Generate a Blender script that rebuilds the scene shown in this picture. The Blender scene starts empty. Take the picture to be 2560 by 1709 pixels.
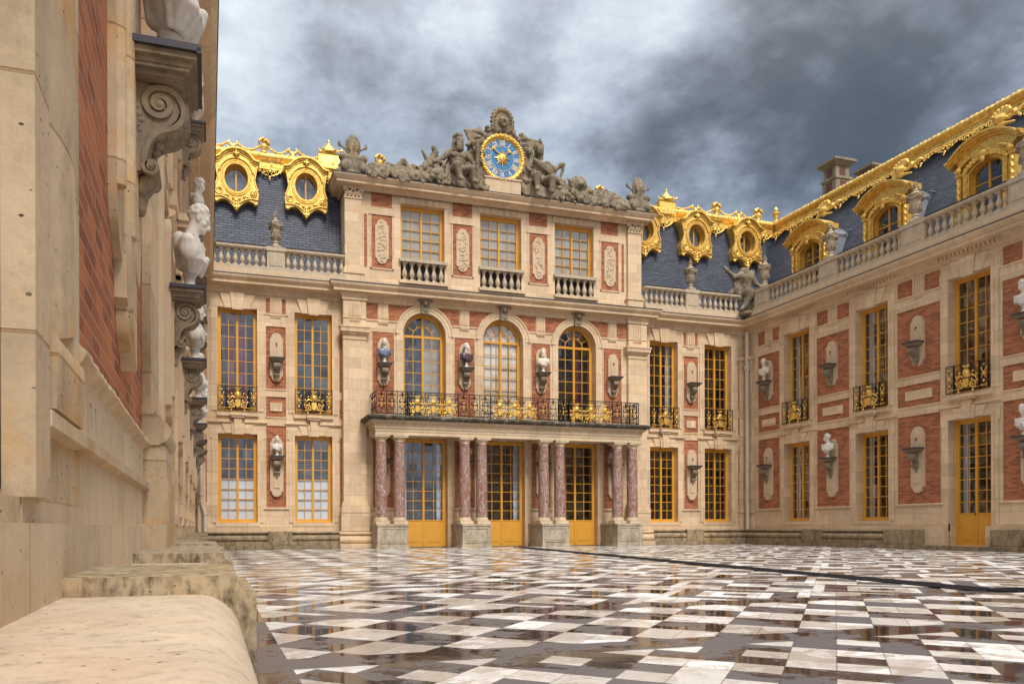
import bpy, bmesh, math, random
import numpy as np
from mathutils import Vector, Matrix, Euler
C = bpy.context.scene.collection
rad = math.radians
PI = math.pi

# ------------------------------------------------------------------ camera
YAW = math.atan(560 / 1870)
cam = bpy.data.cameras.new("camera")
cam_o = bpy.data.objects.new("camera", cam)
C.objects.link(cam_o)
cam.sensor_width = 36
cam.lens = 1870 / 2560 * 36
cam.shift_x = 200 / 2560
cam.shift_y = 461.5 / 2560
cam.clip_start = 0.02
cam.clip_end = 3000
cam_o.matrix_world = (Matrix.Translation((0, 0, 0.82)) @ Matrix.Rotation(-YAW, 4, 'Z')
                      @ Matrix.Rotation(PI / 2, 4, 'X') @ Matrix.Rotation(-0.0034, 4, 'Z'))
bpy.context.scene.camera = cam_o

# ------------------------------------------------------------------ world, sun, exposure
SUN_EL, SUN_AZ = rad(50), rad(175)          # azimuth measured from +Y towards +X
W = bpy.data.worlds.new("World")
bpy.context.scene.world = W
W.use_nodes = True
nt = W.node_tree
nt.nodes.clear()


def N(t, ty, **kw):
    n = t.nodes.new(ty)
    for k, v in kw.items():
        setattr(n, k, v)
    return n


def L(t, a, b):
    t.links.new(a, b)


def mth(t, op, a, b=None, c=None, clamp=False):
    n = N(t, 'ShaderNodeMath', operation=op, use_clamp=clamp)
    for i, v in enumerate((a, b, c)):
        if v is None:
            continue
        if isinstance(v, (int, float)):
            n.inputs[i].default_value = v
        else:
            L(t, v, n.inputs[i])
    return n.outputs[0]


def vmth(t, op, a, b):
    n = N(t, 'ShaderNodeVectorMath', operation=op)
    for i, v in enumerate((a, b)):
        if isinstance(v, tuple):
            n.inputs[i].default_value = v
        else:
            L(t, v, n.inputs[i])
    return n


def ramp(t, fac, stops, interp='LINEAR'):
    n = N(t, 'ShaderNodeValToRGB')
    n.color_ramp.interpolation = interp
    e = n.color_ramp.elements
    while len(e) < len(stops):
        e.new(0.5)
    for i, (p, c) in enumerate(stops):
        e[i].position = p
        e[i].color = (c[0], c[1], c[2], 1) if not isinstance(c, (int, float)) else (c, c, c, 1)
    L(t, fac, n.inputs[0])
    return n.outputs[0]


def mixc(t, fac, a, b, blend='MIX'):
    n = N(t, 'ShaderNodeMix', data_type='RGBA', blend_type=blend)
    if isinstance(fac, (int, float)):
        n.inputs[0].default_value = fac
    else:
        L(t, fac, n.inputs[0])
    for i, v in ((6, a), (7, b)):
        if isinstance(v, tuple):
            n.inputs[i].default_value = (v[0], v[1], v[2], 1)
        else:
            L(t, v, n.inputs[i])
    return n.outputs[2]


def noise(t, vec, scale, detail=4, rough=0.55, dist=0.0):
    n = N(t, 'ShaderNodeTexNoise')
    n.inputs['Scale'].default_value = scale
    n.inputs['Detail'].default_value = detail
    n.inputs['Roughness'].default_value = rough
    n.inputs['Distortion'].default_value = dist
    if vec is not None:
        L(t, vec, n.inputs['Vector'])
    return n.outputs[0]


def skydir(px, py):
    a, b = (px - 1080) / 1870, (1316 - py) / 1870
    s, c = math.sin(YAW), math.cos(YAW)
    v = Vector((a * c + s, -a * s + c, b)).normalized()
    return (v.x, v.y, v.z)


tc = N(nt, 'ShaderNodeTexCoord').outputs['Generated']
sky = N(nt, 'ShaderNodeTexSky', sky_type='NISHITA', sun_disc=False, sun_elevation=SUN_EL, sun_rotation=SUN_AZ)
sep = N(nt, 'ShaderNodeSeparateXYZ')
L(nt, tc, sep.inputs[0])
den = mth(nt, 'ADD', mth(nt, 'MAXIMUM', sep.outputs[2], 0.0), 0.42)
comb = N(nt, 'ShaderNodeCombineXYZ')
L(nt, mth(nt, 'DIVIDE', sep.outputs[0], den), comb.inputs[0])
L(nt, mth(nt, 'DIVIDE', sep.outputs[1], den), comb.inputs[1])
L(nt, mth(nt, 'MULTIPLY', sep.outputs[2], 0.8), comb.inputs[2])
cv = comb.outputs[0]
n1 = noise(nt, cv, 3.6, 12, 0.58, 0.12)
n2 = noise(nt, vmth(nt, 'ADD', cv, (5.3, 1.7, 0.4)).outputs[0], 1.05, 5, 0.5, 0.2)
n3 = noise(nt, vmth(nt, 'ADD', cv, (9.1, 4.2, 2.0)).outputs[0], 8.0, 12, 0.62, 0.1)
dens = mth(nt, 'ADD', mth(nt, 'MULTIPLY', n1, 1.15), mth(nt, 'MULTIPLY', n2, 0.30))
dens = mth(nt, 'ADD', mth(nt, 'ADD', dens, mth(nt, 'MULTIPLY', n3, 0.42)), -0.42)


def lobe(px, py, width, amp):
    d = vmth(nt, 'DOT_PRODUCT', tc, skydir(px, py)).outputs[1]
    x = mth(nt, 'MULTIPLY', mth(nt, 'SUBTRACT', d, 1.0), 1.0 / width)
    return mth(nt, 'MULTIPLY', mth(nt, 'EXPONENT', x), amp)


# broad banks of cloud: positive is brighter, negative is the heavy dark mass
bank = lobe(1480, 60, 0.010, 0.05)
for l in ((1680, 90, 0.006, 0.10), (560, 420, 0.008, 0.05), (640, 200, 0.02, -0.02), (960, 60, .012, .03), (1640, 470, 0.012, 0.13), (1950, 470, .006, .06), (1120, 20, .003, .10),
          (2150, 150, 0.035, -0.16), (1860, 290, 0.007, -0.15), (2120, 330, 0.010, -0.06), (1480, 260, 0.008, -0.06),
          (900, 60, 0.010, 0.02), (2480, 60, 0.02, -0.04), (1060, 240, .012, .06), (1330, 120, .005, .05)):
    bank = mth(nt, 'ADD', bank, lobe(*l))
dens = mth(nt, 'ADD', dens, bank)
cloud = ramp(nt, dens, [(0.30, (0.040, 0.058, 0.082)), (0.42, (0.075, 0.102, 0.140)), (0.50, (0.130, 0.165, 0.215)),
                        (0.57, (0.185, 0.232, 0.30)), (0.66, (0.265, 0.32, 0.385)), (0.84, (0.42, 0.485, 0.53))])
skyc = mixc(nt, 1.0, sky.outputs[0], (0.10, 0.10, 0.10), 'MULTIPLY')
cover = ramp(nt, dens, [(0.0, 0.97), (1.0, 0.97)])
mixed = mixc(nt, cover, skyc, cloud)
# the overhead part of the overcast (outside the picture) is brighter than the storm bank in view
up = mth(nt, 'POWER', mth(nt, 'MAXIMUM', sep.outputs[2], 0.0), 4.0)
behind = mth(nt, 'MAXIMUM', vmth(nt, 'DOT_PRODUCT', tc, (-0.3, -0.95, 0.1)).outputs[1], 0.0)
boost = mth(nt, 'MULTIPLY', mth(nt, 'ADD', mth(nt, 'MULTIPLY', up, 2.4), mth(nt, 'MULTIPLY', behind, 0.55)), mth(nt, 'ADD', mth(nt, 'MULTIPLY', dens, 1.6), 0.1))
mul0 = N(nt, 'ShaderNodeVectorMath', operation='SCALE')
mul0.inputs[0].default_value = (0.72, 0.69, 0.65)
L(nt, boost, mul0.inputs[3])
mul = N(nt, 'ShaderNodeVectorMath', operation='ADD')
L(nt, mixed, mul.inputs[0])
L(nt, mul0.outputs[0], mul.inputs[1])
bg = N(nt, 'ShaderNodeBackground')
bg.inputs[1].default_value = 1.0
L(nt, mul.outputs[0], bg.inputs[0])
out = N(nt, 'ShaderNodeOutputWorld')
L(nt, bg.outputs[0], out.inputs[0])
W.cycles.sampling_method = 'MANUAL'
W.cycles.sample_map_resolution = 512

sun = bpy.data.lights.new("sun", 'SUN')
sun.energy = 1.9
sun.angle = rad(18)
sun.color = (1.0, 0.95, 0.87)
sun_o = bpy.data.objects.new("sun", sun)
C.objects.link(sun_o)
sun_o.rotation_euler = Euler((rad(90) - SUN_EL, 0, PI - SUN_AZ))
sc = bpy.context.scene
sc.view_settings.view_transform = 'Standard'
sc.view_settings.look = 'None'
sc.view_settings.exposure = 0.64
sc.view_settings.gamma = 1
sc.cycles.max_bounces = 6
sc.cycles.diffuse_bounces = 3
sc.cycles.glossy_bounces = 4
sc.cycles.transparent_max_bounces = 8
sc.cycles.caustics_reflective = False
sc.cycles.caustics_refractive = False

# ------------------------------------------------------------------ materials
M = {}


def newmat(name):
    m = bpy.data.materials.new(name)
    m.use_nodes = True
    t = m.node_tree
    b = t.nodes['Principled BSDF']
    M[name] = m
    return m, t, b


def facade_uv(t):
    """world metres along the wall (x or y, whichever the face runs along) and height"""
    g = N(t, 'ShaderNodeNewGeometry')
    sp = N(t, 'ShaderNodeSeparateXYZ')
    L(t, g.outputs['Position'], sp.inputs[0])
    sn = N(t, 'ShaderNodeSeparateXYZ')
    L(t, g.outputs['True Normal'], sn.inputs[0])
    side = mth(t, 'GREATER_THAN', mth(t, 'ABSOLUTE', sn.outputs[0]), mth(t, 'ABSOLUTE', sn.outputs[1]))
    u = mth(t, 'ADD', mth(t, 'MULTIPLY', sp.outputs[0], mth(t, 'SUBTRACT', 1.0, side)), mth(t, 'MULTIPLY', sp.outputs[1], side))
    cb = N(t, 'ShaderNodeCombineXYZ')
    L(t, u, cb.inputs[0])
    L(t, sp.outputs[2], cb.inputs[1])
    return cb.outputs[0], g.outputs['Position'], sp, sn


def bricktex(t, vec, w, h, mortar, c1, c2, cm, bias=0.0, smooth=0.1):
    n = N(t, 'ShaderNodeTexBrick')
    n.inputs['Scale'].default_value = 1.0
    n.inputs['Brick Width'].default_value = w
    n.inputs['Row Height'].default_value = h
    n.inputs['Mortar Size'].default_value = mortar
    n.inputs['Mortar Smooth'].default_value = smooth
    n.inputs['Bias'].default_value = bias
    for k, c in (('Color1', c1), ('Color2', c2), ('Mortar', cm)):
        n.inputs[k].default_value = (c[0], c[1], c[2], 1)
    L(t, vec, n.inputs['Vector'])
    return n


def bump(t, b, h, strength, dist=0.01):
    n = N(t, 'ShaderNodeBump')
    n.inputs['Strength'].default_value = strength
    n.inputs['Distance'].default_value = dist
    L(t, h, n.inputs['Height'])
    L(t, n.outputs[0], b.inputs['Normal'])


def stone(name, base, vary=0.25, joints=True, grime=0.0, warm=(0.62, 0.40, 0.16), pits=0.5, w=0.95, h=0.41, warmth=0.35, pc=0.52, ps=17, gs=2.4, g0=0.44, bs=0.45):
    m, t, b = newmat(name)
    uv, pos, sp, sn = facade_uv(t)
    d = tuple(x * (1 - vary) for x in base)
    lt = tuple(min(1, x * (1 + vary * 0.5)) for x in base)
    n_big = noise(t, pos, 0.9, 5, 0.6, 0.3)
    n_mid = noise(t, pos, 4.5, 6, 0.6)
    n_fine = noise(t, pos, 38, 4, 0.6)
    col = mixc(t, n_mid, d, lt)
    warmf = ramp(t, noise(t, vmth(t, 'MULTIPLY', pos, (1.3, 1.3, 2.6)).outputs[0], 0.9, 6, 0.6, 0.5), [(0.52, 0.0), (0.68, 1.0)])
    col = mixc(t, mth(t, 'MULTIPLY', warmf, warmth), col, warm)
    hgt = mth(t, 'MULTIPLY', n_fine, 0.25)
    if joints:
        bt = bricktex(t, uv, w, h, 0.006, (0.86, 0.84, 0.82), (1.08, 1.06, 1.03), (0.70, 0.59, 0.47), smooth=0.3)
        col = mixc(t, 1.0, col, bt.outputs[0], 'MULTIPLY')
        hgt = mth(t, 'SUBTRACT', hgt, mth(t, 'MULTIPLY', bt.outputs[1], 0.35))
    if pits:
        pv = N(t, 'ShaderNodeTexVoronoi')
        pv.inputs['Scale'].default_value = ps
        L(t, vmth(t, 'ADD', vmth(t, 'MULTIPLY', pos, (1.0, 1.0, 1.6)).outputs[0], (3.1, 0.2, 0.7)).outputs[0], pv.inputs['Vector'])
        clus = ramp(t, noise(t, pos, 2.2, 3, 0.6), [(pc, 0.0), (pc + 0.12, 1.0)])
        pit = mth(t, 'MULTIPLY', ramp(t, mth(t, 'ADD', pv.outputs['Distance'], mth(t, 'MULTIPLY', n_fine, 0.22)), [(0.16, 1.0), (0.21, 0.0)]), clus)
        col = mixc(t, mth(t, 'MULTIPLY', pit, pits), col, (0.10, 0.07, 0.045))
        hgt = mth(t, 'SUBTRACT', hgt, mth(t, 'MULTIPLY', pit, 0.6))
    stre = noise(t, vmth(t, 'MULTIPLY', pos, (5.0, 5.0, 0.35)).outputs[0], 1.6, 6, 0.65, 0.2)
    col = mixc(t, mth(t, 'MULTIPLY', ramp(t, stre, [(0.50, 0.0), (0.72, 1.0)]), 0.36), col, mixc(t, 1.0, col, (0.60, 0.54, 0.48), 'MULTIPLY'))
    if grime:
        g1 = noise(t, vmth(t, 'MULTIPLY', pos, (2.0, 2.0, 0.7)).outputs[0], gs, 8, 0.68, 0.4)
        g2 = noise(t, pos, 16, 5, 0.65)
        gf = ramp(t, mth(t, 'ADD', mth(t, 'MULTIPLY', g1, 0.6), mth(t, 'MULTIPLY', g2, 0.4)), [(g0, 0.0), (g0 + 0.16, 1.0)])
        col = mixc(t, mth(t, 'MULTIPLY', gf, grime), col, (0.058, 0.048, 0.031))
    L(t, col, b.inputs['Base Color'])
    b.inputs['Roughness'].default_value = 0.8
    b.inputs['Specular IOR Level'].default_value = 0.25
    bump(t, b, hgt, bs, 0.012)
    return m


stone('limestone', (0.76, 0.58, 0.395), 0.24)
stone('limestone_plain', (0.66, 0.50, 0.34), 0.2, joints=False, pits=0.2)
stone('limestone_near', (0.68, 0.53, 0.36), 0.38, pits=1.0, w=60, h=0.66, warm=(0.66, 0.37, 0.12), warmth=0.75, pc=0.38, ps=15, bs=1.0, grime=0.30, gs=3.2, g0=.50)
stone('limestone_pale', (0.74, 0.60, 0.43), 0.28, pits=0.95, pc=.42, bs=.7, grime=.12, g0=.52, w=1.3, h=5.0)
stone('plinth_stone', (0.44, 0.34, 0.22), 0.35, grime=0.72, w=1.3, h=0.9, warmth=0.3)
stone('bench_stone', (0.70, 0.56, 0.41), 0.3, joints=False, grime=0.40, warm=(0.60, 0.38, 0.25), pits=0.9, warmth=0.35, pc=0.36, ps=26, gs=15, g0=.50, bs=.8)
stone('bench_dirty', (0.54, 0.43, 0.29), 0.35, joints=False, grime=0.85, pits=1.0, pc=0.34, ps=22, gs=14, g0=.45, bs=.9)
stone('grey_stone', (0.58, 0.475, 0.345), 0.3, joints=False, grime=0.20, pits=0.2)
stone('pedestal_stone', (0.56, 0.48, 0.37), 0.3, joints=False, grime=0.50, pits=0.2)
stone('carved_stone', (0.34, 0.27, 0.195), 0.4, joints=False, grime=0.45, pits=0.0, warmth=0.25)
stone('statue_stone', (0.31, 0.25, 0.175), 0.45, joints=False, grime=0.72, pits=0.0, warmth=0.3)
stone('slab_mossy', (0.42, 0.38, 0.33), 0.4, joints=False, grime=0.97, pits=0.0, g0=0.34)


def simple(name, col, rough=0.5, metal=0.0, spec=0.5, var=0.0, vs=6.0, bmp=0.0):
    m, t, b = newmat(name)
    b.inputs['Roughness'].default_value = rough
    b.inputs['Metallic'].default_value = metal
    b.inputs['Specular IOR Level'].default_value = spec
    g = N(t, 'ShaderNodeNewGeometry').outputs['Position']
    if var:
        nn = noise(t, g, vs, 6, 0.6)
        L(t, mixc(t, nn, tuple(x * (1 - var) for x in col), tuple(min(1, x * (1 + var)) for x in col)), b.inputs['Base Color'])
    else:
        b.inputs['Base Color'].default_value = (*col, 1)
    if bmp:
        bump(t, b, noise(t, g, vs * 4, 4, 0.6), bmp, 0.01)
    return m


stone('white_marble', (0.76, 0.71, 0.64), 0.14, joints=False, grime=0.13, pits=0, warmth=0.12, gs=5)
simple('cream_marble', (0.74, 0.64, 0.50), 0.5, var=0.14, vs=5, bmp=0.1)
simple('blue_marble', (0.16, 0.19, 0.27), 0.3, var=0.5, vs=14, bmp=0.1)
simple('purple_marble', (0.10, 0.06, 0.07), 0.25, var=0.9, vs=22, bmp=0.1)
simple('yellow_paint', (0.72, 0.35, 0.042), 0.38, var=0.13, vs=3, bmp=0.03)
simple('black_iron', (0.008, 0.008, 0.011), 0.45, spec=0.35)
simple('lead', (0.27, 0.285, 0.32), 0.42, 0.25, var=0.35, vs=5, bmp=0.1)
simple('lead_dark', (0.05, 0.045, 0.06), 0.5, 0.2, var=0.4, vs=5, bmp=0.1)
simple('pipe_paint', (0.64, 0.53, 0.40), 0.45, var=0.06)
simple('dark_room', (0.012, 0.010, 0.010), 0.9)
simple('blind', (0.70, 0.75, 0.80), 0.8, var=0.06, vs=9)
simple('grey_blind', (0.44, 0.385, 0.29), 0.8, var=0.08, vs=9)
simple('red_curtain', (0.16, 0.014, 0.022), 0.8, var=0.4, vs=14)
simple('clock_blue', (0.035, 0.20, 0.44), 0.35, var=0.15, vs=3)
simple('rust', (0.06, 0.022, 0.012), 0.8, var=0.3)

m, t, b = newmat('gold')
g = N(t, 'ShaderNodeNewGeometry').outputs['Position']
nf = noise(t, g, 7, 6, 0.65)
L(t, mixc(t, ramp(t, nf, [(0.35, 0), (0.62, 1)]), (0.72, 0.41, 0.07), (1.0, 0.68, 0.19)), b.inputs['Base Color'])
b.inputs['Metallic'].default_value = 0.62
L(t, ramp(t, nf, [(0.3, 0.50), (0.7, 0.34)]), b.inputs['Roughness'])
bump(t, b, noise(t, g, 26, 5, 0.6), 0.25, 0.012)

m, t, b = newmat('brick')
uv, pos, sp, sn = facade_uv(t)
bt = bricktex(t, uv, 0.222, 0.0715, 0.0065, (0.53, 0.185, 0.080), (0.19, 0.058, 0.036), (0.44, 0.28, 0.19), bias=-0.12, smooth=0.2)
nb = noise(t, pos, 1.6, 5, 0.6)
nb2 = noise(t, pos, 19, 5, 0.7)
col = mixc(t, mth(t, 'MULTIPLY', nb2, 0.30), bt.outputs[0], (0.50, 0.19, 0.085))
col = mixc(t, ramp(t, nb, [(0.3, 0.0), (0.7, 0.35)]), col, mixc(t, 1.0, col, (0.62, 0.55, 0.5), 'MULTIPLY'))
L(t, col, b.inputs['Base Color'])
b.inputs['Roughness'].default_value = 0.82
b.inputs['Specular IOR Level'].default_value = 0.2
bump(t, b, mth(t, 'SUBTRACT', mth(t, 'MULTIPLY', nb2, 0.4), bt.outputs[1]), 0.7, 0.008)

m, t, b = newmat('slate')
uv, pos, sp, sn = facade_uv(t)
bt = bricktex(t, uv, 0.30, 0.105, 0.010, (0.055, 0.062, 0.088), (0.105, 0.116, 0.160), (0.004, 0.005, 0.007), smooth=0.0)
nb = noise(t, vmth(t, 'MULTIPLY', pos, (1, 1, 3)).outputs[0], 7, 5, 0.6)
L(t, mixc(t, mth(t, 'MULTIPLY', nb, 0.6), bt.outputs[0], (0.066, 0.074, 0.104)), b.inputs['Base Color'])
L(t, ramp(t, nb, [(0.3, 0.45), (0.7, 0.65)]), b.inputs['Roughness'])
b.inputs['Specular IOR Level'].default_value = 0.3
fr = mth(t, 'FRACT', mth(t, 'DIVIDE', sp.outputs[2], 0.105))
bump(t, b, mth(t, 'SUBTRACT', mth(t, 'MULTIPLY', nb, 0.3), mth(t, 'ADD', mth(t, 'MULTIPLY', bt.outputs[1], 0.8), mth(t, 'MULTIPLY', fr, 0.5))), 0.55, 0.02)

m, t, b = newmat('red_marble')
pos = N(t, 'ShaderNodeTexCoord').outputs['Object']
oi = N(t, 'ShaderNodeObjectInfo')
pp = vmth(t, 'ADD', vmth(t, 'MULTIPLY', pos, (1.0, 1.0, 0.5)).outputs[0], (0, 0, 0)).outputs[0]
cmb = N(t, 'ShaderNodeCombineXYZ')
L(t, mth(t, 'MULTIPLY', oi.outputs['Random'], 37.0), cmb.inputs[2])
pp = vmth(t, 'ADD', pp, cmb.outputs[0]).outputs[0]
a1 = noise(t, pp, 4.2, 9, 0.75, 3.0)
a2 = noise(t, pp, 7, 8, 0.72, 2.2)
col = ramp(t, a1, [(0.30, (0.10, 0.04, 0.032)), (0.43, (0.22, 0.09, 0.07)), (0.50, (0.38, 0.22, 0.17)), (0.545, (0.15, 0.06, 0.05)), (0.60, (0.52, 0.40, 0.33)), (0.68, (0.24, 0.11, 0.09))])
col = mixc(t, ramp(t, a2, [(0.53, 0.0), (0.57, 0.9), (0.61, 0.0)]), col, (0.68, 0.58, 0.55))
L(t, col, b.inputs['Base Color'])
b.inputs['Roughness'].default_value = 0.28

# glass: clear pane whose surface mirrors sky and buildings
m = bpy.data.materials.new('glass')
M['glass'] = m
m.use_nodes = True
t = m.node_tree
t.nodes.clear()
o = N(t, 'ShaderNodeOutputMaterial')
mx = N(t, 'ShaderNodeMixShader')
tr = N(t, 'ShaderNodeBsdfTransparent')
gl = N(t, 'ShaderNodeBsdfGlossy')
tr.inputs[0].default_value = (0.95, 0.96, 0.97, 1)
gl.inputs[0].default_value = (0.90, 0.93, 1.0, 1)
gl.inputs['Roughness'].default_value = 0.03
gg = N(t, 'ShaderNodeNewGeometry')
g = gg.outputs['Position']
cosv = mth(t, 'ABSOLUTE', vmth(t, 'DOT_PRODUCT', gg.outputs['Incoming'], gg.outputs['True Normal']).outputs[1])
fres = mth(t, 'ADD', mth(t, 'MULTIPLY', mth(t, 'POWER', mth(t, 'SUBTRACT', 1.0, cosv), 5.0), 0.92), 0.08)
bn = N(t, 'ShaderNodeBump')
bn.inputs['Strength'].default_value = 0.16
bn.inputs['Distance'].default_value = 0.02
L(t, noise(t, g, 2.2, 2, 0.4), bn.inputs['Height'])
suv = facade_uv(t)[0]
wnn = N(t, 'ShaderNodeTexWhiteNoise')
L(t, vmth(t, 'FLOOR', vmth(t, 'MULTIPLY', suv, (3.1, 2.1, 1.0)).outputs[0], (0, 0, 0)).outputs[0], wnn.inputs[0])
tl = vmth(t, 'MULTIPLY', vmth(t, 'SUBTRACT', wnn.outputs[1], (.5, .5, .5)).outputs[0], (.05, .05, .07)).outputs[0]
L(t, vmth(t, 'NORMALIZE', vmth(t, 'ADD', bn.outputs[0], tl).outputs[0], (0, 0, 0)).outputs[0], gl.inputs['Normal'])
L(t, mth(t, 'ADD', mth(t, 'MULTIPLY', fres, 1.25), 0.05, clamp=True), mx.inputs[0])
L(t, tr.outputs[0], mx.inputs[1])
L(t, gl.outputs[0], mx.inputs[2])
L(t, mx.outputs[0], o.inputs[0])

# painted and gilded panelling seen through the middle arched window
m, t, b = newmat('gilded_panelling')
uv, pos, sp, sn = facade_uv(t)
wv = N(t, 'ShaderNodeTexWave', wave_type='RINGS', rings_direction='Z')
wv.inputs['Scale'].default_value = 2.2
wv.inputs['Distortion'].default_value = 3.5
wv.inputs['Detail'].default_value = 3
wv.inputs['Detail Scale'].default_value = 3
mp = vmth(t, 'ADD', vmth(t, 'MULTIPLY', uv, (1, 1, 1)).outputs[0], (-11.7, -7.2, 0)).outputs[0]
L(t, mp, wv.inputs['Vector'])
bt = bricktex(t, uv, 0.55, 1.05, 0.05, (1, 1, 1), (1, 1, 1), (0, 0, 0), smooth=0.2)
bt.offset = 0
lines = ramp(t, wv.outputs[0], [(0.42, 0), (0.5, 1), (0.58, 0)])
lines = mth(t, 'MAXIMUM', mth(t, 'MULTIPLY', lines, 0.8), mth(t, 'MULTIPLY', bt.outputs[1], 0.9))
L(t, mixc(t, lines, (0.80, 0.74, 0.62), (0.50, 0.27, 0.05)), b.inputs['Base Color'])

# ------------------------------------------------------------------ mesh helpers (local frame: x along the wall, d = distance out of the wall = -y, z up)
class MB:
    def __init__(s):
        s.v = []
        s.f = []
        s.sm = []

    def add(s, vs, fs, smooth=False):
        o = len(s.v)
        s.v.extend([tuple(p) for p in vs])
        for f in fs:
            s.f.append(tuple(i + o for i in f))
            s.sm.append(smooth)
        return s

    def box(s, x0, x1, d0, d1, z0, z1):
        if x0 > x1: x0, x1 = x1, x0
        if d0 > d1: d0, d1 = d1, d0
        if z0 > z1: z0, z1 = z1, z0
        y0, y1 = -d1, -d0
        vs = [(x0, y0, z0), (x1, y0, z0), (x1, y1, z0), (x0, y1, z0), (x0, y0, z1), (x1, y0, z1), (x1, y1, z1), (x0, y1, z1)]
        return s.add(vs, [(0, 3, 2, 1), (4, 5, 6, 7), (0, 1, 5, 4), (1, 2, 6, 5), (2, 3, 7, 6), (3, 0, 4, 7)])

    def poly(s, pts, d0, d1, smooth=False):
        """closed outline of (x, z) points given thickness from d0 to d1"""
        n = len(pts)
        vs = [(x, -d0, z) for x, z in pts] + [(x, -d1, z) for x, z in pts]
        s.add(vs, [tuple(range(n))[::-1], tuple(range(n, 2 * n))])
        s.add(vs, [(i, (i + 1) % n, n + (i + 1) % n, n + i) for i in range(n)], smooth)
        return s

    def mould(s, prof, x0, x1, smooth=False):
        """closed profile of (d, z) points run from x0 to x1"""
        n = len(prof)
        vs = [(x0, -d, z) for d, z in prof] + [(x1, -d, z) for d, z in prof]
        s.add(vs, [tuple(range(n)), tuple(range(n, 2 * n))[::-1]])
        s.add(vs, [(i, n + i, n + (i + 1) % n, (i + 1) % n) for i in range(n)], smooth)
        return s

    def mould_u(s, prof, x0, x1, dback, base=0.0):
        """profile run along the front and returned (mitred) along both ends back to dback; prof = open list of (projection, z)"""
        n = len(prof)
        rings = [[(x0 - d, -dback, z) for d, z in prof], [(x0 - d, -base - d, z) for d, z in prof],
                 [(x1 + d, -base - d, z) for d, z in prof], [(x1 + d, -dback, z) for d, z in prof]]
        vs = [p for r in rings for p in r]
        fs = []
        for r in range(3):
            for i in range(n - 1):
                a = r * n + i
                fs.append((a, a + n, a + n + 1, a + 1))
        return s.add(vs, fs)

    def lathe(s, prof, x=0, d=0, z=0, n=16, smooth=True, cap=True):
        vs, fs = [], []
        for r, h in prof:
            for k in range(n):
                a = 2 * PI * k / n
                vs.append((x + r * math.cos(a), -d + r * math.sin(a), z + h))
        for i in range(len(prof) - 1):
            for k in range(n):
                k2 = (k + 1) % n
                fs.append((i * n + k, i * n + k2, (i + 1) * n + k2, (i + 1) * n + k))
        s.add(vs, fs, smooth)
        if cap:
            m_ = len(prof) - 1
            s.add(vs, [tuple(range(n))[::-1], tuple(m_ * n + k for k in range(n))])
        return s

    def tube(s, pts, r, n=6, smooth=True, closed=False):
        P = [Vector(p) for p in pts]
        m_ = len(P)
        R = r if isinstance(r, (list, tuple)) else [r] * m_
        vs, fs = [], []
        up = Vector((0, 0, 1))
        prev = None
        for i in range(m_):
            if closed:
                tg = (P[(i + 1) % m_] - P[i - 1])
            else:
                tg = (P[min(i + 1, m_ - 1)] - P[max(i - 1, 0)])
            if tg.length < 1e-9: tg = Vector((0, 0, 1))
            tg.normalize()
            if prev is None:
                a = tg.cross(Vector((0, 1, 0)))
                if a.length < 0.1: a = tg.cross(Vector((1, 0, 0)))
            else:
                a = prev - tg * prev.dot(tg)
                if a.length < 1e-6: a = tg.cross(Vector((1, 0, 0)))
            a.normalize()
            prev = a
            b_ = tg.cross(a)
            for k in range(n):
                an = 2 * PI * k / n
                vs.append(P[i] + (a * math.cos(an) + b_ * math.sin(an)) * R[i])
        for i in range(m_ if closed else m_ - 1):
            j = (i + 1) % m_
            for k in range(n):
                k2 = (k + 1) % n
                fs.append((i * n + k, i * n + k2, j * n + k2, j * n + k))
        s.add(vs, fs, smooth)
        if not closed:
            s.add(vs, [tuple(range(n))[::-1], tuple((m_ - 1) * n + k for k in range(n))])
        return s

    def ball(s, c, r, n=8, m_=6):
        rr = r if isinstance(r, (tuple, list)) else (r, r, r)
        vs, fs = [], []
        for i in range(m_ + 1):
            t_ = PI * i / m_
            for k in range(n):
                a = 2 * PI * k / n
                vs.append((c[0] + rr[0] * math.sin(t_) * math.cos(a), c[1] + rr[1] * math.sin(t_) * math.sin(a), c[2] + rr[2] * math.cos(t_)))
        for i in range(m_):
            for k in range(n):
                k2 = (k + 1) % n
                fs.append((i * n + k, (i + 1) * n + k, (i + 1) * n + k2, i * n + k2))
        return s.add(vs, fs, True)

    def ribbon(s, pts, th, x0, x1, smooth=True):
        """strip following (d,z) points, thickness th(i), run from x0 to x1"""
        m_ = len(pts)
        A, B = [], []
        for i in range(m_):
            p0, p1 = pts[max(i - 1, 0)], pts[min(i + 1, m_ - 1)]
            tx, tz = p1[0] - p0[0], p1[1] - p0[1]
            l = math.hypot(tx, tz) or 1
            nx, nz = -tz / l, tx / l
            h = th(i / (m_ - 1)) / 2
            A.append((pts[i][0] + nx * h, pts[i][1] + nz * h))
            B.append((pts[i][0] - nx * h, pts[i][1] - nz * h))
        vs = [(x0, -d, z) for d, z in A] + [(x0, -d, z) for d, z in B] + [(x1, -d, z) for d, z in A] + [(x1, -d, z) for d, z in B]
        fs, fe = [], []
        for i in range(m_ - 1):
            fs.append((i, i + 1, 2 * m_ + i + 1, 2 * m_ + i))
            fs.append((m_ + i, 3 * m_ + i, 3 * m_ + i + 1, m_ + i + 1))
            fe.append((i, m_ + i, m_ + i + 1, i + 1))
            fe.append((2 * m_ + i, 2 * m_ + i + 1, 3 * m_ + i + 1, 3 * m_ + i))
        fe.append((0, 2 * m_, 3 * m_, m_))
        fe.append((m_ - 1, 2 * m_ - 1, 4 * m_ - 1, 3 * m_ - 1))
        s.add(vs, fs, smooth)
        s.add(vs, fe)
        return s

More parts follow.
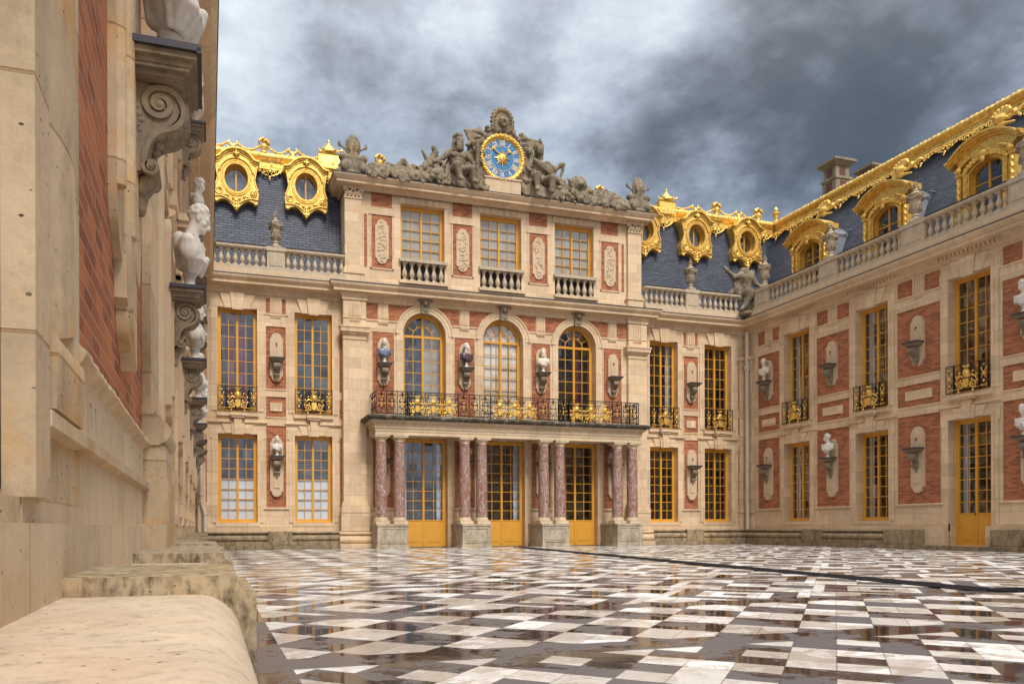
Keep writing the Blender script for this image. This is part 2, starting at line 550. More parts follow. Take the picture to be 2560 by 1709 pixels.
    def grid_wall(s, xs, zs, holes, d0, d1):
        """slab from d0 (back) to d1 (front) with rectangular holes, only outer faces made"""
        X = sorted(set(round(x, 4) for x in xs + [h[0] for h in holes] + [h[1] for h in holes]))
        Z = sorted(set(round(z, 4) for z in zs + [h[2] for h in holes] + [h[3] for h in holes]))
        X = [x for x in X if xs[0] - 1e-4 <= x <= xs[-1] + 1e-4]
        Z = [z for z in Z if zs[0] - 1e-4 <= z <= zs[-1] + 1e-4]
        nx, nz = len(X) - 1, len(Z) - 1
        solid = [[True] * nz for _ in range(nx)]
        for i in range(nx):
            cx = (X[i] + X[i + 1]) / 2
            for j in range(nz):
                cz = (Z[j] + Z[j + 1]) / 2
                for h in holes:
                    if h[0] < cx < h[1] and h[2] < cz < h[3]:
                        solid[i][j] = False
                        break
        for i in range(nx):
            for j in range(nz):
                if not solid[i][j]: continue
                x0, x1, z0, z1 = X[i], X[i + 1], Z[j], Z[j + 1]
                s.add([(x0, -d1, z0), (x1, -d1, z0), (x1, -d1, z1), (x0, -d1, z1)], [(0, 1, 2, 3)])
                s.add([(x0, -d0, z0), (x1, -d0, z0), (x1, -d0, z1), (x0, -d0, z1)], [(3, 2, 1, 0)])
                if i == 0 or not solid[i - 1][j]: s.add([(x0, -d0, z0), (x0, -d1, z0), (x0, -d1, z1), (x0, -d0, z1)], [(0, 1, 2, 3)])
                if i == nx - 1 or not solid[i + 1][j]: s.add([(x1, -d0, z0), (x1, -d1, z0), (x1, -d1, z1), (x1, -d0, z1)], [(3, 2, 1, 0)])
                if j == 0 or not solid[i][j - 1]: s.add([(x0, -d0, z0), (x1, -d0, z0), (x1, -d1, z0), (x0, -d1, z0)], [(0, 1, 2, 3)])
                if j == nz - 1 or not solid[i][j + 1]: s.add([(x0, -d0, z1), (x1, -d0, z1), (x1, -d1, z1), (x0, -d1, z1)], [(3, 2, 1, 0)])
        return s

    def join(s, other, mat=None, off=(0, 0, 0)):
        vs = [Vector(p) for p in other.v]
        if mat is not None: vs = [mat @ p for p in vs]
        o = Vector(off)
        base = len(s.v)
        s.v.extend([tuple(p + o) for p in vs])
        s.f.extend([tuple(i + base for i in f) for f in other.f])
        s.sm.extend(other.sm)
        return s

    def mesh(s, name, mat, fixn=True, bevel=0):
        me = bpy.data.meshes.new(name)
        me.from_pydata(s.v, [], s.f)
        me.polygons.foreach_set('use_smooth', s.sm)
        if fixn:
            bm = bmesh.new()
            bm.from_mesh(me)
            bmesh.ops.remove_doubles(bm, verts=bm.verts, dist=1e-5)
            bmesh.ops.recalc_face_normals(bm, faces=bm.faces)
            bm.to_mesh(me)
            bm.free()
        me.materials.append(M[mat])
        if fixn and any(s.sm): me.set_sharp_from_angle(angle=rad(38))
        return me

    def build(s, name, mat, parent=None, loc=(0, 0, 0), rz=0, fixn=True):
        return link(name, s.mesh(name, mat, fixn), parent, loc, rz)


def link(name, me, parent=None, loc=(0, 0, 0), rz=0):
    o = bpy.data.objects.new(name, me)
    C.objects.link(o)
    o.parent = parent
    o.location = loc
    o.rotation_euler = (0, 0, rz)
    return o


def tag(o, label=None, cat=None, group=None, kind=None):
    if label: o['label'] = label
    if cat: o['category'] = cat
    if group: o['group'] = group
    if kind: o['kind'] = kind
    return o


def thing(name, label, cat, loc=(0, 0, 0), rz=0, group=None):
    o = bpy.data.objects.new(name, None)
    C.objects.link(o)
    o.location = loc
    o.rotation_euler = (0, 0, rz)
    o.empty_display_size = 0.3
    return tag(o, label, cat, group)


# ------------------------------------------------------------------ carved shapes: smooth union of blobs, meshed with surface nets
def blobs(prims, res, k=0.012, pad=0.04, fold=0.0, seed=0, grain=0.0, fs=40.0):
    """prims: ('e', centre, radii[, euler]) or ('c', a, b, ra, rb); negative flag 'x' as last item carves"""
    lo = np.array([1e9] * 3)
    hi = -lo
    for p in prims:
        if p[-1] == 'x': continue
        if p[0] == 'e':
            c = np.array(p[1]); r = max(p[2])
            lo = np.minimum(lo, c - r); hi = np.maximum(hi, c + r)
        else:
            for q, r in ((p[1], p[3]), (p[2], p[4])):
                q = np.array(q)
                lo = np.minimum(lo, q - r); hi = np.maximum(hi, q + r)
    lo -= pad; hi += pad
    dims = np.ceil((hi - lo) / res).astype(int) + 1
    ax = [lo[i] + np.arange(dims[i]) * res for i in range(3)]
    acc = np.zeros(dims, dtype=np.float32)
    carve = []
    for p in prims:
        neg = p[-1] == 'x'
        if p[0] == 'e':
            c = np.array(p[1], float); r = np.array(p[2], float)
            mn, mx_ = c - r.max(), c + r.max()
            rot = None
            if len(p) > 3 and p[3] not in ('x', None): rot = np.array(Euler(p[3]).to_matrix().transposed())
        else:
            a, b_ = np.array(p[1], float), np.array(p[2], float)
            mn = np.minimum(a - p[3], b_ - p[4]); mx_ = np.maximum(a + p[3], b_ + p[4])
        m_ = 6 * k
        i0 = np.clip(np.floor((mn - m_ - lo) / res).astype(int), 0, dims)
        i1 = np.clip(np.ceil((mx_ + m_ - lo) / res).astype(int) + 1, 0, dims)
        if (i1 <= i0).any(): continue
        X, Y, Z = np.meshgrid(ax[0][i0[0]:i1[0]], ax[1][i0[1]:i1[1]], ax[2][i0[2]:i1[2]], indexing='ij')
        if p[0] == 'e':
            P = np.stack((X - c[0], Y - c[1], Z - c[2]), -1)
            if rot is not None: P = P @ rot.T
            k0 = np.sqrt(((P / r) ** 2).sum(-1)) + 1e-9
            k1 = np.sqrt(((P / (r * r)) ** 2).sum(-1)) + 1e-9
            dd = k0 * (k0 - 1) / k1
        else:
            ba = b_ - a
            P = np.stack((X - a[0], Y - a[1], Z - a[2]), -1)
            h = np.clip((P @ ba) / (ba @ ba + 1e-12), 0, 1)
            dd = np.linalg.norm(P - h[..., None] * ba, axis=-1) - (p[3] + (p[4] - p[3]) * h)
        sl = tuple(slice(i0[j], i1[j]) for j in range(3))
        if neg:
            carve.append((sl, dd))
        else:
            acc[sl] += np.exp(np.clip(-dd / k, -60, 40)).astype(np.float32)
    V = -k * np.log(acc + 1e-26)
    for sl, dd in carve:
        V[sl] = np.maximum(V[sl], -dd)
    if fold or grain:
        X, Y, Z = np.meshgrid(ax[0], ax[1], ax[2], indexing='ij')
        if fold:
            V += fold * np.sin(fs * (X * 0.8 + Z * 0.55 + 0.05 * np.sin(14 * Z + seed)) + 1.5 * np.sin(9 * Y + seed))
        if grain:
            V += grain * (np.sin(61 * X + 3 * np.sin(37 * Z + seed)) * np.sin(53 * Y + 2 * np.sin(41 * X)) + np.sin(47 * Z + 2.5 * np.sin(43 * Y + seed)))
    V[0], V[-1], V[:, 0], V[:, -1], V[:, :, 0], V[:, :, -1] = (1,) * 6
    return nets(V, lo, res)


def nets(V, lo, res):
    S = V < 0
    nx, ny, nz = V.shape
    cs = np.zeros((nx - 1, ny - 1, nz - 1, 3), np.float32)
    ct = np.zeros((nx - 1, ny - 1, nz - 1), np.float32)
    corners = [(i, j, k_) for i in (0, 1) for j in (0, 1) for k_ in (0, 1)]
    for a in corners:
        for axis in range(3):
            if a[axis]: continue
            b_ = list(a); b_[axis] = 1
            sa = tuple(slice(a[i], V.shape[i] - 1 + a[i]) for i in range(3))
            sb = tuple(slice(b_[i], V.shape[i] - 1 + b_[i]) for i in range(3))
            va, vb = V[sa], V[sb]
            cr = (va < 0) != (vb < 0)
            t_ = np.where(cr, va / (va - vb + 1e-12), 0)
            for i in range(3):
                cs[..., i] += np.where(cr, (t_ if i == axis else a[i]), 0)
            ct += cr
    act = ct > 0
    idx = -np.ones(ct.shape, int)
    idx[act] = np.arange(act.sum())
    pos = np.argwhere(act) + cs[act] / ct[act][:, None]
    verts = pos * res + lo
    faces = []
    for axis in range(3):
        o1, o2 = (axis + 1) % 3, (axis + 2) % 3
        sa = [slice(None)] * 3
        sb = [slice(None)] * 3
        sa[axis] = slice(0, -1); sb[axis] = slice(1, None)
        ch = S[tuple(sa)] != S[tuple(sb)]
        e = np.argwhere(ch)
        e = e[(e[:, o1] > 0) & (e[:, o2] > 0)]
        if not len(e): continue
        d1 = np.zeros(3, int); d1[o1] = 1
        d2 = np.zeros(3, int); d2[o2] = 1
        ok = (e[:, o1] < idx.shape[o1]) & (e[:, o2] < idx.shape[o2])
        e = e[ok]
        q = np.stack([idx[tuple(e.T)], idx[tuple((e - d1).T)], idx[tuple((e - d1 - d2).T)], idx[tuple((e - d2).T)]], 1)
        fl = S[tuple(e.T)]
        q[~fl] = q[~fl][:, ::-1]
        faces.append(q)
    faces = np.concatenate(faces)
    return verts, faces


def blob_mesh(name, mat, prims, res, **kw):
    v, f = blobs(prims, res, **kw)
    me = bpy.data.meshes.new(name)
    me.from_pydata(v.tolist(), [], f.tolist())
    me.polygons.foreach_set('use_smooth', [True] * len(f))
    bm = bmesh.new()
    bm.from_mesh(me)
    bmesh.ops.recalc_face_normals(bm, faces=bm.faces)
    bm.to_mesh(me)
    bm.free()
    me.materials.append(M[mat])
    return me


def xf(prims, mat):
    """move a list of blobs by a 4x4 matrix"""
    r = []
    eu = mat.to_3x3()
    sc_ = eu.col[0].length
    rot = mat.to_quaternion()
    for p in prims:
        tail = ('x',) if p[-1] == 'x' else ()
        if p[0] == 'e':
            e = p[3] if len(p) > 3 and p[3] not in ('x', None) else (0, 0, 0)
            q = rot.to_matrix() @ Euler(e).to_matrix()
            r.append(('e', tuple(mat @ Vector(p[1])), tuple(x * sc_ for x in p[2]), tuple(q.to_euler())) + tail)
        else:
            r.append(('c', tuple(mat @ Vector(p[1])), tuple(mat @ Vector(p[2])), p[3] * sc_, p[4] * sc_) + tail)
    return r


def spiral(cx, cz, r0, r1, a0, turns, n=22):
    return [(cx + (r0 + (r1 - r0) * i / n) * math.cos(a0 + turns * 2 * PI * i / n), cz + (r0 + (r1 - r0) * i / n) * math.sin(a0 + turns * 2 * PI * i / n)) for i in range(n + 1)]

# ------------------------------------------------------------------ windows and doors (meshes cached and shared between copies)
CACHE = {}


def cached(key, fn):
    if key not in CACHE: CACHE[key] = fn()
    return CACHE[key]


def window_frame_mb(w, h, cols, rows, fr=0.075, st=0.055, mid=0.085, mu=0.022, sill=True, panel=0.0):
    """double casement, origin at bottom middle of the opening, front at d=0"""
    b = MB()
    b.box(-w / 2, -w / 2 + fr, -0.08, 0.0, 0, h)
    b.box(w / 2 - fr, w / 2, -0.08, 0.0, 0, h)
    b.box(-w / 2 + fr, w / 2 - fr, -0.08, 0.002, h - fr * 1.25, h)
    b.box(-w / 2 + fr, w / 2 - fr, -0.08, 0.002, 0, fr)
    if sill:
        b.mould([(-0.05, 0.0), (0.05, 0.0), (0.06, 0.03), (0.03, 0.055), (0.0, 0.07), (-0.05, 0.07)], -w / 2 + 0.003, w / 2 - 0.003)
    iw = w / 2 - fr
    z0, z1 = fr, h - fr * 1.25
    b.box(-mid / 2, mid / 2, -0.07, 0.018, z0, z1)
    b.box(-mid / 2 + 0.022, mid / 2 - 0.022, 0.0, 0.030, z0, z1)
    for sg in (-1, 1):
        xa, xb = sg * mid / 2, sg * iw
        xs = sorted((xa, xb))
        b.box(*((xb - sg * st, xb)), -0.06, 0.008, z0, z1)
        x0, x1 = sorted((xa, xb - sg * st))
        b.box(x0, x1, -0.06, 0.010, z1 - st, z1)
        zb = z0 + (panel if panel else st)
        if panel:
            b.box(x0, x1, -0.06, 0.004, z0, zb)
            e = 0.055
            b.box(x0 + e, x1 - e, 0.0, 0.012, z0 + e * 1.6, zb - e * 2.0)
            b.box(x0 + e * 1.7, x1 - e * 1.7, 0.0, 0.022, z0 + e * 2.3, zb - e * 2.7)
            b.box(x0, x1, 0.0, 0.022, zb - 0.035, zb)
        else:
            b.box(x0, x1, -0.06, 0.010, z0, zb)
        for c_ in range(1, cols):
            x = x0 + (x1 - x0) * c_ / cols
            b.box(x - mu / 2, x + mu / 2, -0.045, 0.0, zb, z1 - st)
        for r in range(1, rows):
            z = zb + (z1 - st - zb) * r / rows
            b.box(x0, x1, -0.043, 0.002, z - mu / 2, z + mu / 2)
    return b


def add_window(parent, x, z, w, h, d, rows=8, cols=2, kind='room', panel=0.0, label=None, name='window', sill=True, back=0.7):
    fm = cached(('wf', w, h, rows, cols, panel, sill), lambda: window_frame_mb(w, h, cols, rows, panel=panel, sill=sill).mesh('window_frame', 'yellow_paint'))
    o = link(name, fm, parent, (x, -d, z))
    if label: o['label'] = label
    z0 = max(panel, 0.02) + 0.04
    gm = cached(('wg', w, h, panel), lambda: MB().add([(-w / 2 + .04, .03, z0), (w / 2 - .04, .03, z0), (w / 2 - .04, .03, h - .05), (-w / 2 + .04, .03, h - .05)], [(0, 1, 2, 3)]).mesh('pane', 'glass', False))
    link('pane', gm, o)
    if kind == 'blind_low':
        bm_ = cached(('bl', w, h), lambda: MB().box(-w / 2 + .05, w / 2 - .05, -.075, -.06, .05, h * .5).mesh('blind', 'blind'))
        link('blind', bm_, o)
    if kind == 'blind_full':
        bm_ = cached(('bf', w, h), lambda: MB().box(-w / 2 + .05, w / 2 - .05, -.075, -.06, .05, h - .05).mesh('blind', 'grey_blind'))
        link('blind', bm_, o)
    if kind in ('curtain', 'white_curtain', 'side_curtain'):
        def cur():
            b = MB()
            rng = ((-w / 2 + .05, -w / 2 + .30), (w / 2 - .30, w / 2 - .05)) if kind != 'curtain' else ((-w * .26, -.03), (.05, w * .28))
            for xa, xb in rng:
                n = 16
                pts = [(xa + (xb - xa) * i / n, -.28 + .03 * math.sin(i * 2.1)) for i in range(n + 1)]
                vs = [(px, -pd, .03) for px, pd in pts] + [(px, -pd, h - .05) for px, pd in pts]
                b.add(vs, [(i, i + 1, n + 2 + i, n + 1 + i) for i in range(n)], True)
            return b.mesh('curtain', 'red_curtain' if kind == 'curtain' else 'blind', False)
        link('curtain', cached((kind, w, h), cur), o)
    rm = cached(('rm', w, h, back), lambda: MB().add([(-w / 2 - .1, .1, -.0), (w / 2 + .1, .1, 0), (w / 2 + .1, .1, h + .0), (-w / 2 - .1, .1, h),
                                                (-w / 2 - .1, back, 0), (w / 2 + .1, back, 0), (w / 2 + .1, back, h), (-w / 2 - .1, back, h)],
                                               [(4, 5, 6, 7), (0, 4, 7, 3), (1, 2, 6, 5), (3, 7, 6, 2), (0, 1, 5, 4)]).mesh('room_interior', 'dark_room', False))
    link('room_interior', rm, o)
    return o


def arched_window_mb(w, zs, fr=0.085):
    """w opening width, zs spring height above origin, semicircle on top"""
    b = MB()
    R = w / 2
    b.box(-R, -R + fr, -.08, 0, 0, zs)
    b.box(R - fr, R, -.08, 0, 0, zs)
    b.box(-R + fr, R - fr, -.08, .002, 0, fr)
    n = 24

    def ring(r0, r1, d0, d1):
        A = [(r1 * math.cos(PI * i / n), zs + r1 * math.sin(PI * i / n)) for i in range(n + 1)]
        B = [(r0 * math.cos(PI * i / n), zs + r0 * math.sin(PI * i / n)) for i in range(n + 1)]
        for i in range(n):
            b.poly([A[i], A[i + 1], B[i + 1], B[i]], d0, d1)
    ring(R - fr, R, -.08, 0.0)
    ring(R - fr - .045, R - fr, -.06, .008)
    b.box(-R + fr, R - fr, -.07, .012, zs - .055, zs + .035)
    b.box(-.045, .045, -.07, .02, fr, zs + R - fr)
    b.box(-.02, .02, 0, .032, fr, zs + R - fr)
    ring(.40, .43, -.05, .002)
    for sg in (-1, 1):
        for a in (30, 60):
            ca, sa = math.cos(rad(a)), math.sin(rad(a))
            p = Vector((sg * sa, ca)); q = Vector((-ca * sg, sa)) * .013
            c0, c1 = p * .42, p * (R - fr)
            b.poly([(c0.x + q.x, zs + c0.y + q.y), (c1.x + q.x, zs + c1.y + q.y), (c1.x - q.x, zs + c1.y - q.y), (c0.x - q.x, zs + c0.y - q.y)], -.05, .0)
        xo = sg * (R - fr)
        b.box(xo - sg * .055, xo, -.06, .008, fr, zs - .055)
        x0, x1 = sorted((sg * .045, xo - sg * .055))
        xm = (x0 + x1) / 2
        b.box(xm - .012, xm + .012, -.045, 0, fr, zs - .055)
        rows = 7
        for r in range(1, rows):
            z = fr + (zs - .055 - fr) * r / rows
            b.box(x0, x1, -.043, .002, z - .012, z + .012)
    return b


# ------------------------------------------------------------------ corbels carrying the busts
def make_corbel():
    st, ld = MB(), MB()
    # shelf: stepped mouldings
    for (hw, dp, z0, z1) in ((.255, .345, -.022, 0.0), (.262, .352, -.055, -.022), (.235, .325, -.085, -.055), (.225, .31, -.105, -.085), (.195, .28, -.135, -.105)):
        st.box(-hw, hw, -.01, dp, z0 - .001, z1)
    ld.box(-.285, .285, -.01, .375, .0, .018)
    ld.box(-.285, .285, .35, .375, -.03, 0.0)
    ld.box(-.285, -.272, -.01, .37, -.02, 0.0)
    ld.box(.272, .285, -.01, .37, -.02, 0.0)
    # side face behind the scroll
    st.poly([(-.10, -.13), (.10, -.13), (.075, -.70), (-.075, -.70)], -.01, .03)
    path = spiral(.150, -.250, .010, .088, rad(0), -1.75, 44)
    # continue the ribbon outwards, round and back in to the wall, then the small lower volute
    last = path[-1]
    ctrl = [last, (.205, -.168), (.252, -.205), (.276, -.262), (.268, -.325), (.226, -.372), (.165, -.395), (.118, -.43), (.088, -.485), (.072, -.545), (.072, -.592)]
    cat = []
    for i in range(len(ctrl) - 1):
        p0, p1, p2, p3 = ctrl[max(i - 1, 0)], ctrl[i], ctrl[i + 1], ctrl[min(i + 2, len(ctrl) - 1)]
        for t_ in (0, .25, .5, .75):
            cat.append(tuple(.5 * (2 * p1[j] + (-p0[j] + p2[j]) * t_ + (2 * p0[j] - 5 * p1[j] + 4 * p2[j] - p3[j]) * t_ * t_ + (-p0[j] + 3 * p1[j] - 3 * p2[j] + p3[j]) * t_ ** 3) for j in (0, 1)))
    low = spiral(.105, -.60, .040, .008, rad(180), 1.6, 26)
    full = path + cat[1:] + low
    st.ribbon(full, lambda t_: .030 if t_ < .4 else .036 - .012 * t_, -.125, .125)
    # body between ribbon and wall
    body = [(0, -.13), (.20, -.155), (.245, -.21), (.258, -.27), (.24, -.32), (.205, -.355), (.15, -.378), (.10, -.42), (.07, -.48), (.055, -.56), (.06, -.62), (0, -.64)]
    st.mould(body, -.108, .108)
    for sg in (-1, 1):
        for (cx, cz, r) in ((.150, -.250, .026), (.105, -.60, .016)):
            st.ball((sg * .118, -cx, cz), (.016, r, r), 10, 6)
        for (cx, cz, r) in ((.04, -.31, .024), (.055, -.345, .020), (.03, -.37, .022), (.045, -.40, .016), (.03, -.27, .018)):
            st.ball((sg * .108, -cx, cz), (.008, r, r * .8), 6, 5)
    pr = []
    rnd = random.Random(4)
    # acanthus running down the outside of the scroll
    for i in range(9):
        a = rad(20 - i * 17)
        px, pz = .155 + .125 * math.cos(a), -.27 + .115 * math.sin(a)
        for x in (-.07, 0, .07):
            pr.append(('e', (x, -px - .012, pz), (.034, .018, .022), (0, 0, 0)))
    for i in range(6):
        pr.append(('e', ((i % 3 - 1) * .045, -.20 + .02 * i, -.385 - .022 * i), (.03, .03, .02)))
    for i in range(5):
        for x in (-.05, 0, .05):
            pr.append(('e', (x, -.085 + .008 * i, -.645 - .018 * i), (.030 - .003 * i, .045 - .006 * i, .02)))
    for z, r in ((-.74, .045), (-.78, .032), (-.815, .022)):
        pr.append(('e', (0, -.045, z), (r, r * .9, .028)))
        pr.append(('e', (-r * .8, -.04, z + .01), (.018, .02, .02)))
        pr.append(('e', (r * .8, -.04, z + .01), (.018, .02, .02)))
    pr.append(('c', (0, -.03, -.35), (0, -.03, -.80), .03, .03))
    pr.append(('c', (0, -.20, -.37), (0, -.03, -.45), .03, .03))
    lf = blob_mesh('leaf', 'carved_stone', pr, .0075, k=.006)
    return st.mesh('corbel', 'carved_stone'), ld.mesh('lead_cover', 'lead_dark'), lf


def add_corbel(parent, x, d, z):
    a, b_, l = cached('corbel', make_corbel)
    o = link('corbel', a, parent, (x, -d, z))
    link('lead_cover', b_, o)
    link('acanthus_leaf', l, o)
    return o


def pill(hw, z0, z1, r=None, sh=.05, n=12):
    """niche slab outline: round ends narrower than the body"""
    r = r or hw - sh
    pts = [(-hw, z0 + r + .02), (-hw, z1 - r - .02), (-r, z1 - r)]
    pts += [(-r * math.cos(PI * i / n), z1 - r + r * math.sin(PI * i / n)) for i in range(1, n)]
    pts += [(r, z1 - r), (hw, z1 - r - .02), (hw, z0 + r + .02), (r, z0 + r)]
    pts += [(r * math.cos(PI * i / n), z0 + r - r * math.sin(PI * i / n)) for i in range(1, n)]
    pts += [(-r, z0 + r)]
    return pts


def add_niche(parent, x, d, z0, z1, plate, hw=.245, empty=True):
    b = MB()
    b.poly(pill(hw, z0, z1), d - .02, d + .085)
    b.poly(pill(hw - .03, z0 + .03, z1 - .03), d + .08, d + .092)
    # raised inner tablet
    b.box(x * 0 - .12, .12, d + .09, d + .118, z0 + .33 if z1 - z0 > 2 else plate - .1, plate - .12)
    if empty:
        b.box(-.12, .12, d + .09, d + .112, plate, z1 - .33)
    o = b.build('niche_slab', 'limestone_plain', parent, (x, 0, 0))
    if empty:
        c_ = MB().box(-.022, .022, d + .112, d + .135, z1 - .46, z1 - .40)
        c_.tube([(0, -d - .12, z1 - .44), (0, -d - .17, z1 - .47), (0, -d - .15, z1 - .52)], .012, 5)
        c_.build('iron_hook', 'rust', o)
    add_corbel(parent, x, d + .085, plate)
    return o


# ------------------------------------------------------------------ busts
def head_prims(beard=False, hair='short', seed=0, laurel=False, helmet=False):
    r = random.Random(seed)
    P = [('e', (0, 0.012, .075), (.074, .092, .098)), ('e', (0, -.030, .035), (.060, .062, .085)),
         ('e', (0, -.048, -.022), (.046, .044, .040)), ('e', (0, -.080, -.040), (.022, .020, .020)),
         ('c', (0, -.088, .055), (0, -.112, .016), .011, .017), ('e', (-.013, -.096, .014), (.010, .012, .009)), ('e', (.013, -.096, .014), (.010, .012, .009)),
         ('c', (-.050, -.070, .066), (-.012, -.090, .066), .011, .012), ('c', (.050, -.070, .066), (.012, -.090, .066), .011, .012),
         ('e', (-.029, -.074, .048), (.015, .012, .010)), ('e', (.029, -.074, .048), (.015, .012, .010)),
         ('e', (-.045, -.055, .018), (.020, .022, .020)), ('e', (.045, -.055, .018), (.020, .022, .020)),
         ('c', (-.017, -.092, -.010), (.017, -.092, -.010), .007, .007), ('c', (-.015, -.090, -.021), (.015, -.090, -.021), .008, .008),
         ('e', (-.074, .006, .035), (.010, .020, .030)), ('e', (.074, .006, .035), (.010, .020, .030))]
    n = {'short': 120, 'curly': 130, 'long': 130}[hair]
    for i in range(n):
        a = r.uniform(0, 2 * PI)
        e = r.uniform(-.25, 1.5)
        x, y, z = math.cos(a) * math.cos(e), math.sin(a) * math.cos(e), math.sin(e)
        if y < -.45 and z < .55: continue
        if y < -.15 and z < .15: continue
        s_ = r.uniform(.012, .020) * (1.0 if hair == 'short' else 1.35)
        q_ = .071 if hair == 'short' else .076
        P.append(('e', (x * q_, .014 + y * (q_ + .018), .078 + z * (q_ + .024)), (s_, s_, s_ * .8)))
    if hair == 'long':
        for i in range(26):
            a = r.uniform(.1, PI - .1)
            P.append(('c', (math.cos(a) * .075, .02 + math.sin(a) * .06, .04), (math.cos(a) * .085, .04 + math.sin(a) * .05, -.08), .018, .014))
    if beard:
        for i in range(46):
            x = r.uniform(-.055, .055)
            z = r.uniform(-.10, 0.0) - .01
            y = -.088 + abs(x) * .7 + (z + .05) * -.05
            if abs(x) < .022 and z > -.028: continue
            P.append(('e', (x, y, z), (.014, .015, .017)))
    if laurel:
        for i in range(22):
            a = 2 * PI * i / 22
            P.append(('e', (math.cos(a) * .088, .012 + math.sin(a) * .10, .105 + .02 * math.sin(a)), (.020, .020, .011), (0, .5, a)))
    if helmet:
        P += [('e', (0, .015, .105), (.092, .110, .085)), ('c', (0, -.10, .175), (0, .12, .16), .022, .02), ('e', (0, .0, .22), (.02, .11, .05))]
    return P


def bust_prims(turn=0.0, nod=0.0, beard=False, hair='short', seed=0, broad=1.0, laurel=False, draped=False, fwd=0.0):
    """origin at the top of the socle; faces -y; about .66 high"""
    hm = Matrix.Translation((0, -.015 - fwd, .445)) @ Matrix.Rotation(turn, 4, 'Z') @ Matrix.Rotation(nod, 4, 'X')
    head = xf(head_prims(beard, hair, seed, laurel), hm)
    neck = [('c', (0, .012, .24), (0, -.005 - fwd, .44), .070, .056), ('c', (-.05, .03, .27), (-.02, -.03, .40), .03, .026), ('c', (.05, .03, .27), (.02, -.03, .40), .03, .026)]
    w = broad
    chest = [('e', (0, .012, .19), (.20 * w, .115, .13)), ('c', (-.165 * w, .015, .225), (.165 * w, .015, .225), .066, .066),
             ('e', (0, -.015, .10), (.13 * w, .10, .12)), ('e', (0, 0, .02), (.075, .07, .06)),
             ('e', (-.09 * w, -.065, .18), (.08, .05, .07)), ('e', (.09 * w, -.065, .18), (.08, .05, .07)),
             ('e', (-.175 * w, .0, .15), (.055, .085, .10)), ('e', (.175 * w, .0, .15), (.055, .085, .10)),
             ('c', (0, .09, .30), (0, .07, .05), .06, .05)]
    if draped:
        rq = random.Random(seed)
        for i in range(11):
            a = -PI * (i + rq.uniform(-.4, .4)) / 10
            c, s_ = math.cos(a), math.sin(a)
            rr = rq.uniform(.012, .032)
            chest += [('c', (.215 * w * c, .02 + .12 * s_, .22), (.17 * w * c, .0 + .135 * s_, .08), rr, rr), ('c', (.17 * w * c, .0 + .135 * s_, .08), (.065 * c - .03, .0 + .065 * s_, -.025), rr, .014)]
        chest += [('e', (0, -.01, .09), (.165 * w, .11, .10)), ('c', (.03, -.15, .13), (.06, -.10, -.01), .03, .022)]
    r = random.Random(seed + 5)
    for i in range(11):                       # cloak folds swept over the chest
        t_ = i / 10
        a = Vector((-.20 * w + .05 * t_, -.05 - .03 * t_, .275 - .16 * t_))
        b_ = Vector((.21 * w - .10 * t_, -.05 - .05 * t_ * (1 - t_), .265 - .24 * t_ ** 1.2))
        m_ = (a + b_) / 2 + Vector((0, -.075, -.055))
        prev = a
        for s_ in range(1, 7):
            u = s_ / 6
            q = a * (1 - u) ** 2 + m_ * 2 * u * (1 - u) + b_ * u * u
            chest.append(('c', tuple(prev), tuple(q), .0135, .0135))
            prev = q
    return head, neck, chest


def socle_mesh(mat):
    return cached(('socle', mat), lambda: MB().lathe([(.085, 0), (.088, .018), (.078, .030), (.062, .045), (.050, .075), (.047, .12), (.060, .140), (.066, .152), (.062, .165), (.045, .175), (.055, .20)], n=20).mesh('socle', mat))


BUSTS = {}


def add_bust(loc, rz, kind, label, scale=1.0, group=None):
    spec = {'roman': dict(turn=.35, nod=.12, seed=1), 'beard': dict(turn=-.3, beard=True, hair='curly', seed=2), 'young': dict(turn=.12, nod=.42, broad=1.05, fwd=.05, draped=True, hair='short', seed=3),
            'laurel': dict(turn=.55, laurel=True, seed=4), 'lady': dict(turn=-.45, hair='long', seed=5, broad=.95, draped=True), 'cap': dict(turn=-.65, nod=.15, hair='curly', seed=6, draped=True),
            'bowed': dict(turn=-.5, nod=.35, hair='curly', seed=7, broad=1.05),
            'blue': dict(turn=.0, hair='short', seed=8), 'purple': dict(turn=.5, hair='short', seed=9, broad=1.1)}[kind]
    t_ = thing('bust', label, 'bust', loc, rz, group)
    res = .0065
    if kind not in BUSTS:
        h, nk, ch = bust_prims(**spec)
        if kind in ('blue', 'purple'):
            BUSTS[kind] = (blob_mesh('head_and_neck', 'white_marble', h + nk, res, k=.006),
                           blob_mesh('drapery', kind + '_marble', ch, res, k=.008, fold=.002, seed=spec['seed']))
        else:
            mt = 'cream_marble' if kind in ('beard', 'laurel') else 'white_marble'
            BUSTS[kind] = (blob_mesh('head_and_chest', mt, h + nk + ch, res, k=.0065),)
    mts = BUSTS[kind]
    smt = 'white_marble' if kind not in ('beard', 'laurel') else 'cream_marble'
    s_ = link('socle', socle_mesh(smt), t_)
    s_.scale = (scale,) * 3
    for nm, me in zip(('head_and_neck', 'drapery') if len(mts) == 2 else ('head_and_chest',), mts):
        o = link(nm, me, t_, (0, 0, .185 * scale))
        o.scale = (scale,) * 3
    return t_


